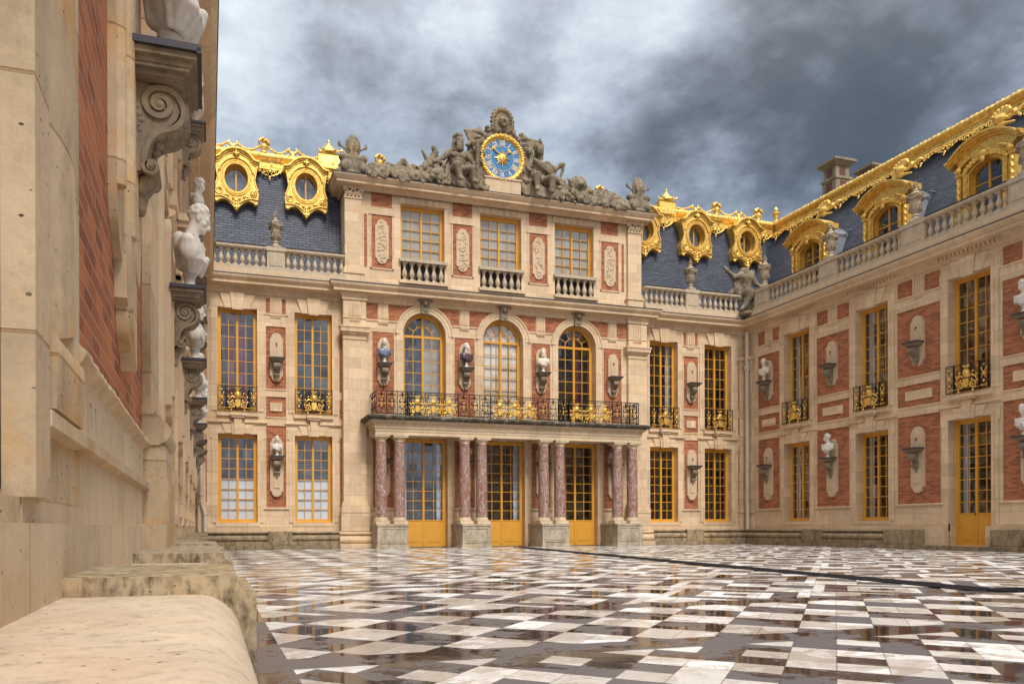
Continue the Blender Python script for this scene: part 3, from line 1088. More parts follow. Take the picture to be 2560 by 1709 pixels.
# ------------------------------------------------------------------ urns on the balustrade
def make_urn():
    b = MB()
    b.box(-.17, .17, -.17, .17, 0, .07)
    b.lathe([(.15, .07), (.155, .10), (.11, .13), (.085, .17), (.12, .19), (.12, .215), (.09, .24), (.085, .30), (.13, .33), (.145, .345), (.125, .36),
             (.15, .40), (.175, .50), (.19, .55), (.20, .56), (.165, .575), (.17, .60), (.20, .72), (.235, .88), (.25, .90), (.255, .93), (.22, .95), (.19, .96), (.15, 1.0), (.11, 1.02), (.10, 1.06), (.12, 1.08), (.08, 1.10), (.07, 1.15)], n=20)
    pr = []
    for k_ in range(12):
        a = 2 * PI * k_ / 12
        c, s = math.cos(a), math.sin(a)
        for j in range(5):
            pr.append(('e', (.19 * c * (1 - .02 * j), .19 * s * (1 - .02 * j), .37 + .035 * j), (.024, .024, .02)))
    for k_ in range(4):                      # swags hung between masks
        a0 = 2 * PI * k_ / 4 + PI / 4
        for j in range(13):
            u = j / 12
            a = a0 + u * PI / 2
            z = .86 - .10 * math.sin(PI * u)
            pr.append(('e', (.255 * math.cos(a), .255 * math.sin(a), z), (.024, .024, .026)))
        pr.append(('e', (.255 * math.cos(a0), .255 * math.sin(a0), .84), (.045, .045, .065)))
        pr.append(('e', (.25 * math.cos(a0), .25 * math.sin(a0), .74), (.028, .028, .05)))
    for k_ in range(24):
        a = 2 * PI * k_ / 24
        pr.append(('e', (.25 * math.cos(a), .25 * math.sin(a), .93), (.022, .022, .026)))
    # pierced finial of four leaves
    for k_ in range(4):
        a = 2 * PI * k_ / 4 + .3
        c, s = math.cos(a), math.sin(a)
        pr += [('c', (.03 * c, .03 * s, 1.15), (.085 * c, .085 * s, 1.22), .022, .025), ('c', (.085 * c, .085 * s, 1.22), (.10 * c, .10 * s, 1.17), .02, .014),
               ('c', (.085 * c, .085 * s, 1.22), (.05 * c, .05 * s, 1.30), .022, .02)]
    pr += [('e', (0, 0, 1.20), (.05, .05, .07)), ('e', (0, 0, 1.33), (.035, .035, .06)), ('e', (0, 0, 1.40), (.018, .018, .04))]
    return b.mesh('vase', 'grey_stone'), blob_mesh('garland', 'carved_stone', pr, .012, k=.008)


def add_urn(loc, rz, label, s_=1.0):
    a, g_ = cached('urn', make_urn)
    t_ = thing('stone_urn', label, 'urn', loc, rz, 'stone urns along the roof balustrade')
    for nm, me in (('vase', a), ('carved_ornament', g_)):
        o = link(nm, me, t_)
        o.scale = (s_,) * 3
    return t_


# ------------------------------------------------------------------ balusters
def baluster_mesh():
    def f():
        b = MB()
        b.box(-.085, .085, -.085, .085, 0, .06)
        b.lathe([(.075, .06), (.078, .075), (.05, .09), (.045, .11), (.07, .15), (.092, .21), (.095, .25), (.08, .32), (.055, .39), (.042, .44), (.040, .475), (.062, .485), (.062, .50), (.046, .51), (.052, .54), (.075, .555)], n=12, cap=False)
        b.box(-.082, .082, -.082, .082, .555, .62)
        return b.mesh('baluster', 'grey_stone')
    return cached('baluster', f)


def balustrade(parent, x0, x1, d, z, peds=(), n=None, ends=True, coping=True, hs=.62):
    """x0..x1 run with pedestal (centre, width) list; z = bottom of base"""
    b = MB()
    hc = .13 + hs
    if coping:
        b.mould([(d - .15, z + hc), (d + .13, z + hc), (d + .15, z + hc + .03), (d + .17, z + hc + .05), (d + .17, z + hc + .11), (d + .13, z + hc + .15), (d - .15, z + hc + .15)], x0, x1)
    b.box(x0, x1, d - .13, d + .13, z, z + .13)
    edges = [x0] + [e for p in peds for e in (p[0] - p[1] / 2, p[0] + p[1] / 2)] + [x1]
    for p in peds:
        b.box(p[0] - p[1] / 2, p[0] + p[1] / 2, d - .14, d + .15, z + .13, z + hc)
        b.box(p[0] - p[1] / 2 + .09, p[0] + p[1] / 2 - .09, d + .15, d + .165, z + .2, z + hc - .07)
        b.box(p[0] - p[1] / 2 - .03, p[0] + p[1] / 2 + .03, d - .16, d + .185, z + hc + .002, z + hc + .153)
        b.box(p[0] - p[1] / 2 - .02, p[0] + p[1] / 2 + .02, d - .15, d + .16, z - .0, z + .132)
    o = b.build('balustrade', 'grey_stone', parent)
    c_ = MB().box(x0, x1, d - .155, d + .172, z + hc + .152, z + hc + .164).build('lead_cover', 'lead_dark', o)
    me = baluster_mesh()
    for i in range(0, len(edges), 2):
        a, e = edges[i], edges[i + 1]
        if e - a < .3: continue
        k_ = max(1, int(round((e - a - .06) / .262)))
        for j in range(k_):
            q = link('baluster', me, o, (a + (e - a) * (j + .5) / k_, -d, z + .13))
            q.scale = (1, 1, hs / .62)
    return o


# ------------------------------------------------------------------ gilded wrought iron
def iron_scroll(b, cx, cz, s_, r=.011, flip=1, d=0):
    p = spiral(cx, cz, .012 * s_ / .1, s_, PI / 2 if flip > 0 else PI / 2, 1.35 * flip, 18)
    b.tube([(x, -d, z) for x, z in p], r, 5)


def sunburst(b, cx, cz, s_, d=.02):
    b.ball((cx, -d - .02, cz), (s_ * .62, .03, s_ * .78), 12, 8)
    for k_ in range(16):
        a = 2 * PI * k_ / 16
        c, s = math.cos(a), math.sin(a)
        b.tube([(cx + c * s_ * .5, -d, cz + s * s_ * .5), (cx + c * s_ * 1.25, -d, cz + s * s_ * 1.25)], [.022 * s_ / .12, .006], 4)


def crest(g_, cx, z0, s_=1.0):
    """sun head over a shield between two big acanthus scrolls"""
    sunburst(g_, cx, z0 + .58 * s_, .125 * s_)
    g_.poly([(cx - .09 * s_, z0 + .40 * s_), (cx - .10 * s_, z0 + .20 * s_), (cx - .05 * s_, z0 + .13 * s_), (cx, z0 + .10 * s_), (cx + .05 * s_, z0 + .13 * s_), (cx + .10 * s_, z0 + .20 * s_), (cx + .09 * s_, z0 + .40 * s_)], .01, .055)
    for k_ in range(5):
        x = cx + (k_ - 2) * .045 * s_
        g_.tube([(x, -.02, z0 + .80 * s_), (x + (k_ - 2) * .012 * s_, -.02, z0 + .86 * s_)], [.014 * s_, .010 * s_], 4)
    g_.tube([(cx - .1 * s_, -.02, z0 + .79 * s_), (cx, -.03, z0 + .775 * s_), (cx + .1 * s_, -.02, z0 + .79 * s_)], .016 * s_, 5)
    for sg in (-1, 1):
        p = spiral(cx + sg * .24 * s_, z0 + .22 * s_, .02 * s_, .125 * s_, rad(90), 1.5 * sg, 24)
        g_.tube([(x, -.025, z) for x, z in p], [.016 * s_ + .010 * s_ * i / 24 for i in range(25)], 6)
        g_.tube([(cx + sg * .10 * s_, -.02, z0 + .47 * s_), (cx + sg * .20 * s_, -.03, z0 + .52 * s_), (cx + sg * .30 * s_, -.02, z0 + .44 * s_), (cx + sg * .33 * s_, -.02, z0 + .36 * s_)], [.02 * s_, .026 * s_, .02 * s_, .01 * s_], 5)
        for (ax, az) in ((.36, .30), (.30, .10), (.18, .36), (.13, .12), (.34, .50), (.22, .62)):
            g_.ball((cx + sg * ax * s_, -.02, z0 + az * s_), (.030 * s_, .02, .034 * s_), 6, 5)


def side_panel(k, g_, xc, z0, w, h):
    """narrow panel: crossed torches, quiver and a pair of linked rings"""
    for sg in (-1, 1):
        g_.tube([(xc - sg * w * .30, -.02, z0 + h * .38), (xc + sg * w * .30, -.02, z0 + h * .74)], [.010, .017], 5)
        k.tube([(x, 0, z) for x, z in spiral(xc + sg * w * .22, z0 + h * .84, .01, w * .17, rad(-90), -1.2 * sg, 14)], .009, 4)
        k.tube([(x, 0, z) for x, z in spiral(xc + sg * w * .23, z0 + h * .30, .01, w * .16, rad(90), 1.2 * sg, 14)], .009, 4)
        g_.tube([(xc + sg * w * .22 + w * .15 * math.cos(a * PI / 5), -.012, z0 + h * .11 + w * .13 * math.sin(a * PI / 5)) for a in range(10)], .008, 4, closed=True)
        g_.ball((xc + sg * w * .3, -.015, z0 + h * .78), (.026, .02, .03), 6, 5)
        g_.ball((xc + sg * w * .26, -.015, z0 + h * .55), (.016, .015, .022), 6, 5)
    g_.ball((xc, -.02, z0 + h * .56), (.038, .025, .04), 7, 5)
    g_.ball((xc, -.02, z0 + h * .28), (.036, .022, .05), 7, 5)
    g_.ball((xc, -.02, z0 + h * .90), (.03, .02, .03), 7, 5)
    k.box(xc - w / 2, xc + w / 2, -.008, .008, z0 + h * .185, z0 + h * .20)


def small_balcony_meshes():
    w, h = 1.44, .93
    k, g_ = MB(), MB()
    k.box(-w / 2, w / 2, -.018, .018, h - .02, h)
    k.box(-w / 2, w / 2, -.014, .014, .015, .035)
    k.box(-w / 2, w / 2, -.010, .010, h - .075, h - .062)
    for x in (-w / 2 + .012, w / 2 - .012, -w * .29, w * .29, -w * .29 - .03, w * .29 + .03):
        k.box(x - .009, x + .009, -.012, .012, 0, h)
    for sg in (-1, 1):
        side_panel(k, g_, sg * w * .40, .03, w * .18, h - .1)
        for (cx, cz, s_) in ((.33, .68, .07), (.10, .80, .05), (.36, .16, .06), (.20, .68, .05)):
            k.tube([(x, 0, z) for x, z in spiral(sg * cx, cz, .01, s_, rad(90), 1.3 * sg, 14)], .010, 4)
        k.tube([(sg * .02, 0, .06), (sg * .2, 0, .07), (sg * .36, 0, .06)], .012, 4)
        k.tube([(sg * .08, 0, .45), (sg * .16, 0, .62), (sg * .26, 0, .78), (sg * .14, 0, .84)], .010, 4)
        k.tube([(sg * .38, 0, .10), (sg * .40, 0, .4), (sg * .36, 0, .6), (sg * .30, 0, .70)], .010, 4)
        g_.ball((sg * .24, -.05, .012), .036, 10, 7)
        g_.tube([(sg * .24, -.04, .012), (sg * .24, -.03, .12)], .012, 4)
        g_.tube([(sg * .24, -.03, .10), (sg * .62, -.02, .12)], .008, 4)
    # flat dark backing straps make the lower part dense
    k.poly([(-.40, .05), (.40, .05), (.36, .09), (-.36, .09)], -.004, .004)
    crest(g_, 0, .02, 1.0)
    for i in range(7):
        x = -.36 + .12 * i
        k.tube([(x, .006, .06), (x + .07, .006, .30), (x, .006, .52), (x + .06, .006, .82)], .008, 4)
        k.tube([(a, .004, c) for a, c in spiral(x + .05, .42 + .12 * (i % 2), .01, .055, rad(90), 1.2 * (-1) ** i, 12)], .009, 4)
        k.tube([(a, .004, c) for a, c in spiral(x + .03, .18 + .06 * (i % 2), .01, .05, rad(-90), 1.2 * (-1) ** i, 12)], .009, 4)
    return k.mesh('railing_bars', 'black_iron'), g_.mesh('gilded_ornament', 'gold')


def add_balcony(parent, x, d, z):
    a, g_ = cached('balc', small_balcony_meshes)
    o = link('balcony_railing', a, parent, (x, -d, z))
    link('gilded_ornament', g_, o)
    return o

# ------------------------------------------------------------------ facade pieces common to every range
CORN = [(0.0, 9.60), (.05, 9.60), (.05, 9.72), (.075, 9.735), (.075, 9.80), (.10, 9.81), (.15, 9.86), (.17, 9.875), (.41, 9.88), (.41, 9.995), (.44, 10.0), (.46, 10.03),
        (.51, 10.07), (.535, 10.12), (.54, 10.17), (.0, 10.20)]


def quoin_frame(b, x, w, z0, z1, ear=.16, d=.032, ww=.25):
    """raised flat surround with ears at the top"""
    h = w / 2
    b.box(x - h - ww, x - h, 0, d, z0, z1 - ear)
    b.box(x + h, x + h + ww, 0, d, z0, z1 - ear)
    b.box(x - h - ww - .06, x - h, 0, d + .001, z1 - ear, z1 + ww)
    b.box(x + h, x + h + ww + .06, 0, d + .001, z1 - ear, z1 + ww)
    b.box(x - h, x + h, 0, d, z1, z1 + ww)
    for (xa, xb) in ((x - h - ww * .42, x - h), (x + h, x + h + ww * .42)):
        b.box(xa, xb, d, d + .016, z0, z1)
    b.box(x - h - ww * .42, x + h + ww * .42, d, d + .017, z1, z1 + ww * .42)


def keystones(b, x, z0, z1, wb, wt, d):
    s = .012
    b.poly([(x - wb * .42, z0), (x + wb * .42, z0), (x + wt * .42, z1), (x - wt * .42, z1)], 0, d + .05)
    for sg in (-1, 1):
        p = [(x + sg * (wb * .42 + s), z0 + .05), (x + sg * wb, z0 + .05), (x + sg * wt, z1 - .03), (x + sg * (wt * .42 + s), z1 - .03)]
        b.poly(p if sg > 0 else p[::-1], 0, d)


def panel_edge(b, x0, x1, z0, z1, w=.035, d=.02):
    b.box(x0 - w, x0, 0, d, z0 - w, z1 + w)
    b.box(x1, x1 + w, 0, d, z0 - w, z1 + w)
    b.box(x0, x1, 0, d + .001, z1, z1 + w)
    b.box(x0, x1, 0, d + .006, z0 - w * 1.3, z0)


def build_range(root, x0, x1, wins, piers, doors=(), kinds=None, stone_m='limestone', thick=.5, dentil=True, gz0=1.0, skip_windows=()):
    """a two-storey brick and stone range. wins: centres; piers: (centre, half width)"""
    W_, g0, g1, u0, u1 = 1.44, 1.0, 4.33, 5.17, 9.05
    holes = []
    for x in wins:
        zb = .14 if x in doors else g0
        holes += [(x - W_ / 2, x + W_ / 2, zb, g1), (x - W_ / 2, x + W_ / 2, u0, u1)]
    bricks = []
    for x, hw in piers:
        bricks += [(x - hw, x + hw, 1.58, 4.68), (x - hw, x + hw, 5.02, 5.78), (x - hw, x + hw, 6.08, 8.45)]
        bricks += [(x - hw, x - .23, 8.94, 9.52), (x + .23, x + hw, 8.94, 9.52)]
    core = MB().grid_wall([x0, x1], [0, 10.1], holes, -thick, -.045)
    core.build('wall', stone_m, root)
    dr = MB().grid_wall([x0, x1], [0, 9.62], holes + bricks, -.045, 0)
    for i, x in enumerate(wins):
        quoin_frame(dr, x, W_, g0 if x not in doors else .62, g1, ww=.22)
        quoin_frame(dr, x, W_, u0 + .02, u1, ww=.24)
        keystones(dr, x, u1 - .08, 9.60, .46, .64, .085)
        keystones(dr, x, g1 - .03, 4.72, .46, .58, .07)
        # carved console under the balcony
        dr.poly([(x - .11, 4.30), (x + .11, 4.30), (x + .155, 4.92), (x - .155, 4.92)], .05, .17)
        dr.box(x - .24, x + .24, 0, .23, 4.925, 5.0)
        dr.box(x - .28, x + .28, 0, .27, 5.0, 5.10)
        dr.mould([(0, 4.72), (.05, 4.72), (.09, 4.76), (.09, 4.80), (0, 4.82)], x - 1.08, x - .165)
        dr.mould([(0, 4.72), (.05, 4.72), (.09, 4.76), (.09, 4.80), (0, 4.82)], x + .165, x + 1.08)
        dr.box(x - .76, x + .76, 0, .10, 5.0, 5.17)
        for k_ in (-1, 0, 1):
            for j in range(9):
                dr.ball((x + k_ * (.055 + .003 * (9 - j)), -.172, 4.86 - j * .055), (.016, .012, .02), 5, 4)
        if x not in doors:
            dr.box(x - .80, x + .80, 0, .06, .86, 1.0)
    for x, hw in piers:
        for (a, c, z0, z1) in ((x - hw, x + hw, 1.58, 4.68), (x - hw, x + hw, 5.02, 5.78), (x - hw, x + hw, 6.08, 8.45)):
            panel_edge(dr, a, c, z0, z1)
        dr.mould([(0, 1.50), (.05, 1.50), (.06, 1.55), (.0, 1.58)], x - hw - .1, x + hw + .1)
        dr.box(x - hw - .02, x + hw + .02, 0, .03, 8.88, 8.93)
        # fluted block and drops in the frieze
        dr.box(x - .215, x + .215, 0, .022, 8.93, 9.60)
        for k_ in (-1.5, -.5, .5, 1.5):
            dr.box(x + k_ * .10 - .032, x + k_ * .10 + .032, .02, .05, 8.97, 9.55)
        dr.box(x - .2, x + .2, 0, .05, 8.86, 8.885)
        for k_ in range(6):
            dr.mould([(0.0, 8.79), (.045, 8.79), (.03, 8.86), (0, 8.86)], x - .185 + k_ * .064, x - .185 + k_ * .064 + .042)
        # plain tablet in the low brick panel
        dr.box(x - hw * .62, x + hw * .62, -.04, .025, 5.24, 5.56)
    dr.box(x0, x1, -.03, .045, .62, .86) if not doors else [dr.box(a, c, -.03, .045, .62, .86) for a, c in split(x0, x1, [(x - W_ / 2, x + W_ / 2) for x in doors])]
    dr.build('stone_dressing', stone_m, root)
    for a, c, z0, z1 in bricks:
        MB().box(a - .01, c + .01, -.06, -.018, z0 - .01, z1 + .01).build('brick_panel', 'brick', root)
    co = MB().mould([(-.05, 9.60)] + CORN[1:-1] + [(-.05, 10.19)], x0, x1)
    if dentil:
        for x in wins:
            n = 15
            co.box(x - 1.12, x + 1.12, .06, .17, 9.84, 9.873)
            for k_ in range(n):
                xx = x - 1.08 + 2.16 * (k_ + .5) / n
                co.box(xx - .045, xx + .045, .05, .17, 9.735, 9.84)
    cor = co.build('cornice', 'limestone', root)
    MB().box(x0, x1, -.1, .555, 10.172, 10.20).build('lead_gutter', 'lead_dark', cor)
    for i, x in enumerate(wins):
        ku = (kinds or {}).get((x, 'u'), 'room')
        kg = (kinds or {}).get((x, 'g'), 'room')
        if x in skip_windows: continue
        wd = -.22 if root.name == 'palace_building' else -.30
        add_window(root, x, u0, W_, u1 - u0, wd, kind=ku, rows=8)
        if x in doors:
            d_ = add_window(root, x, .14, W_, g1 - .14, -.30, kind=kg, rows=8, panel=1.0, name='door', sill=False)
            MB().ball((-.03, -.05, 1.04), .03).build('handle', 'black_iron', d_)
        else:
            add_window(root, x, g0, W_, g1 - g0, wd, kind=kg, rows=8)
        add_balcony(root, x, .14 if root.name != 'palace_building.002' else -.06, 5.175)


def split(a, b, gaps):
    r = []
    for g0, g1 in sorted(gaps):
        if g0 > a: r.append((a, g0))
        a = max(a, g1)
    if b > a: r.append((a, b))
    return r


def plinth(root, x0, x1, blocks, gaps=(), kerb=True):
    b = MB()
    rolls = [(.0, .14), (.43, .14), (.43, .27), (.40, .285)]
    c0 = (.33, .40, .115)
    rolls += [(c0[0] + c0[2] * math.cos(rad(a)), c0[1] + c0[2] * math.sin(rad(a))) for a in range(-70, 91, 20)]
    rolls += [(.26, .53), (.25, .565), (.30, .575)]
    rolls += [(.31 + .038 * math.cos(rad(a)), .613 + .038 * math.sin(rad(a))) for a in range(-60, 91, 30)] + [(.0, .655)]
    cut = [(p - .0, q) for p, q in blocks]
    for a, c in split(x0, x1, cut + list(gaps)):
        b.mould(rolls, a, c, False)
    for p, q in blocks:
        b.box(p, q, 0, .46, .14, .665)
        b.box(p + .03, q - .03, .46, .468, .18, .63)
    b.build('plinth', 'plinth_stone', root)
    if kerb:
        k_ = MB()
        L_ = x1 - x0
        n = max(1, int(L_ / 1.3))
        for i in range(n):
            k_.box(x0 + L_ * i / n + .004, x0 + L_ * (i + 1) / n - .004, -.3, .62 + .004 * (i % 3), 0, .135 + .003 * (i % 2))
        k_.build('kerb', 'plinth_stone', root)


# ------------------------------------------------------------------ main range with the clock pavilion
MAIN = thing('palace_building', 'central palace range of brick and cream stone with columned portico and projecting clock pavilion', 'building', (11.7, 29, 0))
kinds = {(-10.62, 'g'): 'blind_low', (-7.78, 'g'): 'blind_low', (-10.62, 'u'): 'side_curtain_red', (7.78, 'u'): 'white_curtain', (10.62, 'g'): 'room'}
kinds[(-10.62, 'u')] = 'curtain'
for sg in (-1, 1):
    xa, xb = (-12.17, -6.66) if sg < 0 else (6.66, 12.20)
    build_range(MAIN, xa, xb, [sg * 10.62, sg * 7.78], [(sg * 9.2, .37)], kinds=kinds, dentil=False)
    plinth(MAIN, xa, xb, [(sg * 9.1 - .44, sg * 9.1 + .44)])
    # narrow brick strips beside the pavilion and in the corner
    for xx in (sg * 6.72, sg * 11.78):
        e = MB()
        for z0, z1 in ((1.6, 4.3), (5.02, 5.78), (6.08, 8.45)):
            e.box(xx - .045, xx + .045, 0, .006, z0, z1)
        e.build('brick_strip', 'brick', MAIN)
    nb = MB()
    cx = sg * 12.0
    nb.box(cx - .22, cx + .22, 0, .10, 1.75, 8.05)
    for (h, d, z0, z1) in ((.24, .13, 8.05, 8.15), (.27, .16, 8.15, 8.22), (.25, .15, 8.22, 8.40), (.32, .24, 8.40, 8.50), (.29, .2, 8.50, 8.56), (.26, .14, 1.5, 1.75), (.26, .12, .66, 1.42), (.30, .17, 1.42, 1.5)):
        nb.box(cx - h, min(cx + h, 12.18) if sg > 0 else cx + h, 0, d, z0, z1)
    nb.build('pilaster', 'limestone', MAIN)

# niches of the side bays
add_niche(MAIN, -9.19, 0, 6.36, 8.20, 7.20)
add_niche(MAIN, -9.19, 0, 1.98, 4.25, 3.50, empty=False)
add_niche(MAIN, 9.2, 0, 6.36, 8.20, 7.20)
add_niche(MAIN, 9.2, 0, 1.98, 4.25, 3.50)

PV = .25                                             # wall plane of the pavilion
BAY = (-3.38, 0.0, 3.38)
PIER = (-5.07, -1.69, 1.69, 5.07)
AR, SPR = .89, 8.47
holes = []
for x in BAY:
    holes += [(x - .95, x + .95, 0, 4.36), (x - AR, x + AR, 5.03, SPR + 1.0)]
w_ = MB().grid_wall([-6.68, 6.68], [0, 10.1], holes, -.5, PV)
br = []
for x in PIER:
    br += [(x - .43, x + .43, 1.58, 4.30), (x - .43, x + .43, 5.3, 8.47)]
for x in BAY:                                        # masonry round the arch heads
    n = 28
    A = [(x + AR * math.cos(PI * i / n), SPR + AR * math.sin(PI * i / n)) for i in range(n + 1)]
    Bp = []
    for i in range(n + 1):
        c, s = math.cos(PI * i / n), math.sin(PI * i / n)
        t_ = min(AR / abs(c) if abs(c) > 1e-6 else 9, 1.0 / s if s > 1e-6 else 9)
        Bp.append((x + t_ * c, SPR + t_ * s))
    for i in range(n):
        w_.add([(A[i][0], -PV, A[i][1]), (A[i + 1][0], -PV, A[i + 1][1]), (Bp[i + 1][0], -PV, Bp[i + 1][1]), (Bp[i][0], -PV, Bp[i][1])], [(0, 1, 2, 3)])
        w_.add([(A[i][0], -PV, A[i][1]), (A[i + 1][0], -PV, A[i + 1][1]), (A[i + 1][0], .35, A[i + 1][1]), (A[i][0], .35, A[i][1])], [(0, 1, 2, 3)], True)
w_.build('wall', 'limestone', MAIN)
dr = MB()
for x in BAY:
    n = 36
    for r0, r1, d in ((AR, AR + .11, .03), (AR + .11, AR + .25, .045), (AR + .25, AR + .31, .075)):
        for i in range(n):
            p = [(x + r * math.cos(PI * j / n), SPR + r * math.sin(PI * j / n)) for r, j in ((r1, i), (r1, i + 1), (r0, i + 1), (r0, i))]
            dr.poly(p, PV, PV + d)
    for sg in (-1, 1):
        a, c = sorted((x + sg * AR, x + sg * (AR + .11)))
        dr.box(a, c, PV, PV + .03, 5.03, SPR)
        a, c = sorted((x + sg * (AR + .11), x + sg * (AR + .25)))
        dr.box(a, c, PV, PV + .020, 5.03, SPR)
    quoin_box = ((x - 1.2, x - .95), (x + .95, x + 1.2))
    for a, c in quoin_box: dr.box(a, c, PV, PV + .03, .02, 4.36)
    dr.box(x - 1.2, x + 1.2, PV, PV + .031, 4.36, 4.56)
    keystones(dr, x, 4.33, 4.62, .5, .62, PV + .06)
for x in PIER:
    dr.box(x - .2, x + .2, PV, PV + .025, 8.94, 9.60)
    for k_ in (-1.5, -.5, .5, 1.5):
        dr.box(x + k_ * .09 - .03, x + k_ * .09 + .03, PV + .02, PV + .055, 8.98, 9.55)
    dr.box(x - .68, x + .68, PV, PV + .035, 8.89, 8.94)
    dr.box(x - .2, x + .2, PV, PV + .06, 8.86, 8.89)
    for k_ in range(6):
        dr.box(x - .185 + k_ * .064, x - .143 + k_ * .064, PV, PV + .055, 8.79, 8.86)
    for (z0, z1) in ((1.58, 4.30), (5.3, 8.47)):
        for a, c, e, f in ((x - .47, x - .43, z0, z1), (x + .43, x + .47, z0, z1)):
            dr.box(a, c, PV, PV + .022, e, f)
        dr.box(x - .50, x + .50, PV, PV + .028, z1, z1 + .045)
    dr.box(x - .52, x + .52, PV, PV + .06, 1.50, 1.58)
    dr.box(x - .72, x + .72, PV, PV + .05, .0, 1.05)
dr.build('stone_dressing', 'limestone', MAIN)
for a, c, z0, z1 in br:
    MB().box(a, c, PV, PV + .006, z0, z1).build('brick_panel', 'brick', MAIN)
for x in PIER:                                       # brick spandrels, one side curved along the arch
    for sg in (-1, 1):
        bay = x + sg * 1.69
        edge = x + sg * .22
        pts = []
        for k_ in range(9):
            z = 8.95 + .63 * k_ / 8
            if abs(bay) > 4:
                xx = x + sg * .70
            else:
                xx = bay - sg * math.sqrt(max(.01, (AR + .27) ** 2 - (z - SPR) ** 2))
            pts.append((xx, z))
        poly = [(edge, 8.95)] + pts + [(edge, 9.58)]
        if sg < 0: poly = poly[::-1]
        b_ = MB()
        for i in range(8):
            b_.poly([(edge, pts[i][1]), pts[i], pts[i + 1], (edge, pts[i + 1][1])], PV, PV + .008)
        b_.build('brick_panel', 'brick', MAIN)
# carved mask keystones over the arches
def mask_key():
    P = [('e', (0, -.16, .10), (.085, .09, .11)), ('e', (0, -.23, .08), (.02, .03, .04)), ('e', (-.035, -.22, .12), (.02, .02, .015)), ('e', (.035, -.22, .12), (.02, .02, .015)),
         ('e', (0, -.21, .02), (.03, .03, .02))]
    for k_ in range(9):
        a = PI * k_ / 8
        P.append(('e', (.11 * math.cos(a), -.15, .13 + .09 * math.sin(a)), (.04, .05, .04)))
    for sg in (-1, 1):
        P += [('c', (sg * .08, -.14, .23), (sg * .26, -.12, .22), .045, .03), ('e', (sg * .28, -.12, .19), (.045, .05, .05)), ('c', (sg * .11, -.12, .05), (sg * .09, -.08, -.22), .03, .02)]
    for k_ in range(6):
        P.append(('e', ((k_ % 3 - 1) * .05, -.10, -.08 - .03 * k_), (.04, .035, .04)))
    return blob_mesh('mask_keystone', 'carved_stone', P, .012, k=.01)
mk = cached('mask', mask_key)
for x in BAY:
    link('mask_keystone', mk, MAIN, (x, -PV - .02, 9.62))
    MB().poly([(x - .14, 9.30), (x + .14, 9.30), (x + .2, 9.85), (x - .2, 9.85)], PV, PV + .12).build('keystone', 'carved_stone', MAIN)
# giant pilasters at the pavilion ends
for sg in (-1, 1):
    x = sg * 6.23
    b_ = MB()
    P0 = PV
    b_.box(x - .45, x + .45, P0, P0 + .14, 1.80, 8.08)
    for (h, d, z0, z1) in ((.47, .17, 8.08, 8.13), (.46, .15, 8.13, 8.26), (.50, .20, 8.26, 8.30), (.53, .24, 8.30, 8.36), (.57, .29, 8.36, 8.44), (.58, .30, 8.44, 8.52), (.61, .33, 8.52, 8.575),
                           (.50, .18, 1.70, 1.80), (.53, .24, 1.58, 1.70), (.56, .27, 1.38, 1.58), (.56, .25, .66, 1.375)):
        b_.box(x - h, x + h, P0, P0 + d, z0, z1)
    b_.mould([(P0, .0), (P0 + .48, 0), (P0 + .48, .16), (P0 + .30, .18)] + [(P0 + .30 + .10 * math.cos(rad(a)), .33 + .12 * math.sin(rad(a))) for a in range(-80, 91, 20)] +
             [(P0 + .26, .50)] + [(P0 + .31 + .05 * math.cos(rad(a)), .58 + .05 * math.sin(rad(a))) for a in range(-80, 91, 34)] + [(P0, .66)], x - .64, x + .64)
    b_.box(x - .45, x + .45, P0, P0 + .16, 8.575, 9.62)
    for k_ in (-1.5, -.5, .5, 1.5):
        b_.box(x + k_ * .11 - .036, x + k_ * .11 + .036, P0 + .15, P0 + .185, 8.98, 9.55)
    b_.box(x - .47, x + .47, P0, P0 + .19, 8.89, 8.94)
    for k_ in range(6):
        b_.box(x - .2 + k_ * .07, x - .155 + k_ * .07, P0 + .15, P0 + .21, 8.79, 8.86)
    b_.build('giant_pilaster', 'limestone', MAIN)
# main cornice of the pavilion, returned at both ends
co = MB()
co.mould_u(CORN, -6.68, 6.68, .0, PV)
cor = co.build('cornice', 'limestone', MAIN)
MB().box(-7.24, 7.24, 0.0, PV + .56, 10.176, 10.207).build('lead_gutter', 'lead_dark', cor)
for sg in (-1, 1):
    co = MB()
    x = sg * 6.23
    co.mould_u([(d, z) for d, z in ((0, 9.60), (.05, 9.60), (.05, 9.72), (.08, 9.735), (.08, 9.80), (.12, 9.83), (.15, 9.862), (0, 9.865))], x - .45, x + .45, PV, PV + .16)
    co.build('architrave', 'limestone', MAIN)

# attic storey
AT = .05
holes = [(x - .92, x + .92, 10.62, 13.72) for x in BAY]
MB().grid_wall([-6.55, 6.55], [10.19, 14.05], holes, -.45, AT).build('attic_wall', 'limestone', MAIN)
a_ = MB()
for sg in (-1, 1):
    a_.box(sg * 6.55, sg * 6.1, -4.5, -.45, 10.19, 14.05)
a_.box(-6.1, 6.1, -4.5, -4.2, 10.19, 14.05)
a_.build('side_wall', 'limestone', MAIN)
MB().box(-6.9, 6.9, -4.8, .4, 14.36, 14.40).build('roof', 'lead_dark', MAIN)
dr = MB()
for x in PIER:
    for z0, z1 in ((11.05, 13.15), (13.47, 14.04)):
        MB().box(x - .42, x + .42, AT, AT + .006, z0, z1).build('brick_panel', 'brick', MAIN)
    dr.box(x - .47, x - .42, AT, AT + .03, 11.0, 13.2)
    dr.box(x + .42, x + .47, AT, AT + .03, 11.0, 13.2)
    dr.box(x - .52, x + .52, AT, AT + .04, 13.15, 13.21)
    dr.box(x - .47, x + .47, AT, AT + .03, 11.0, 11.05)
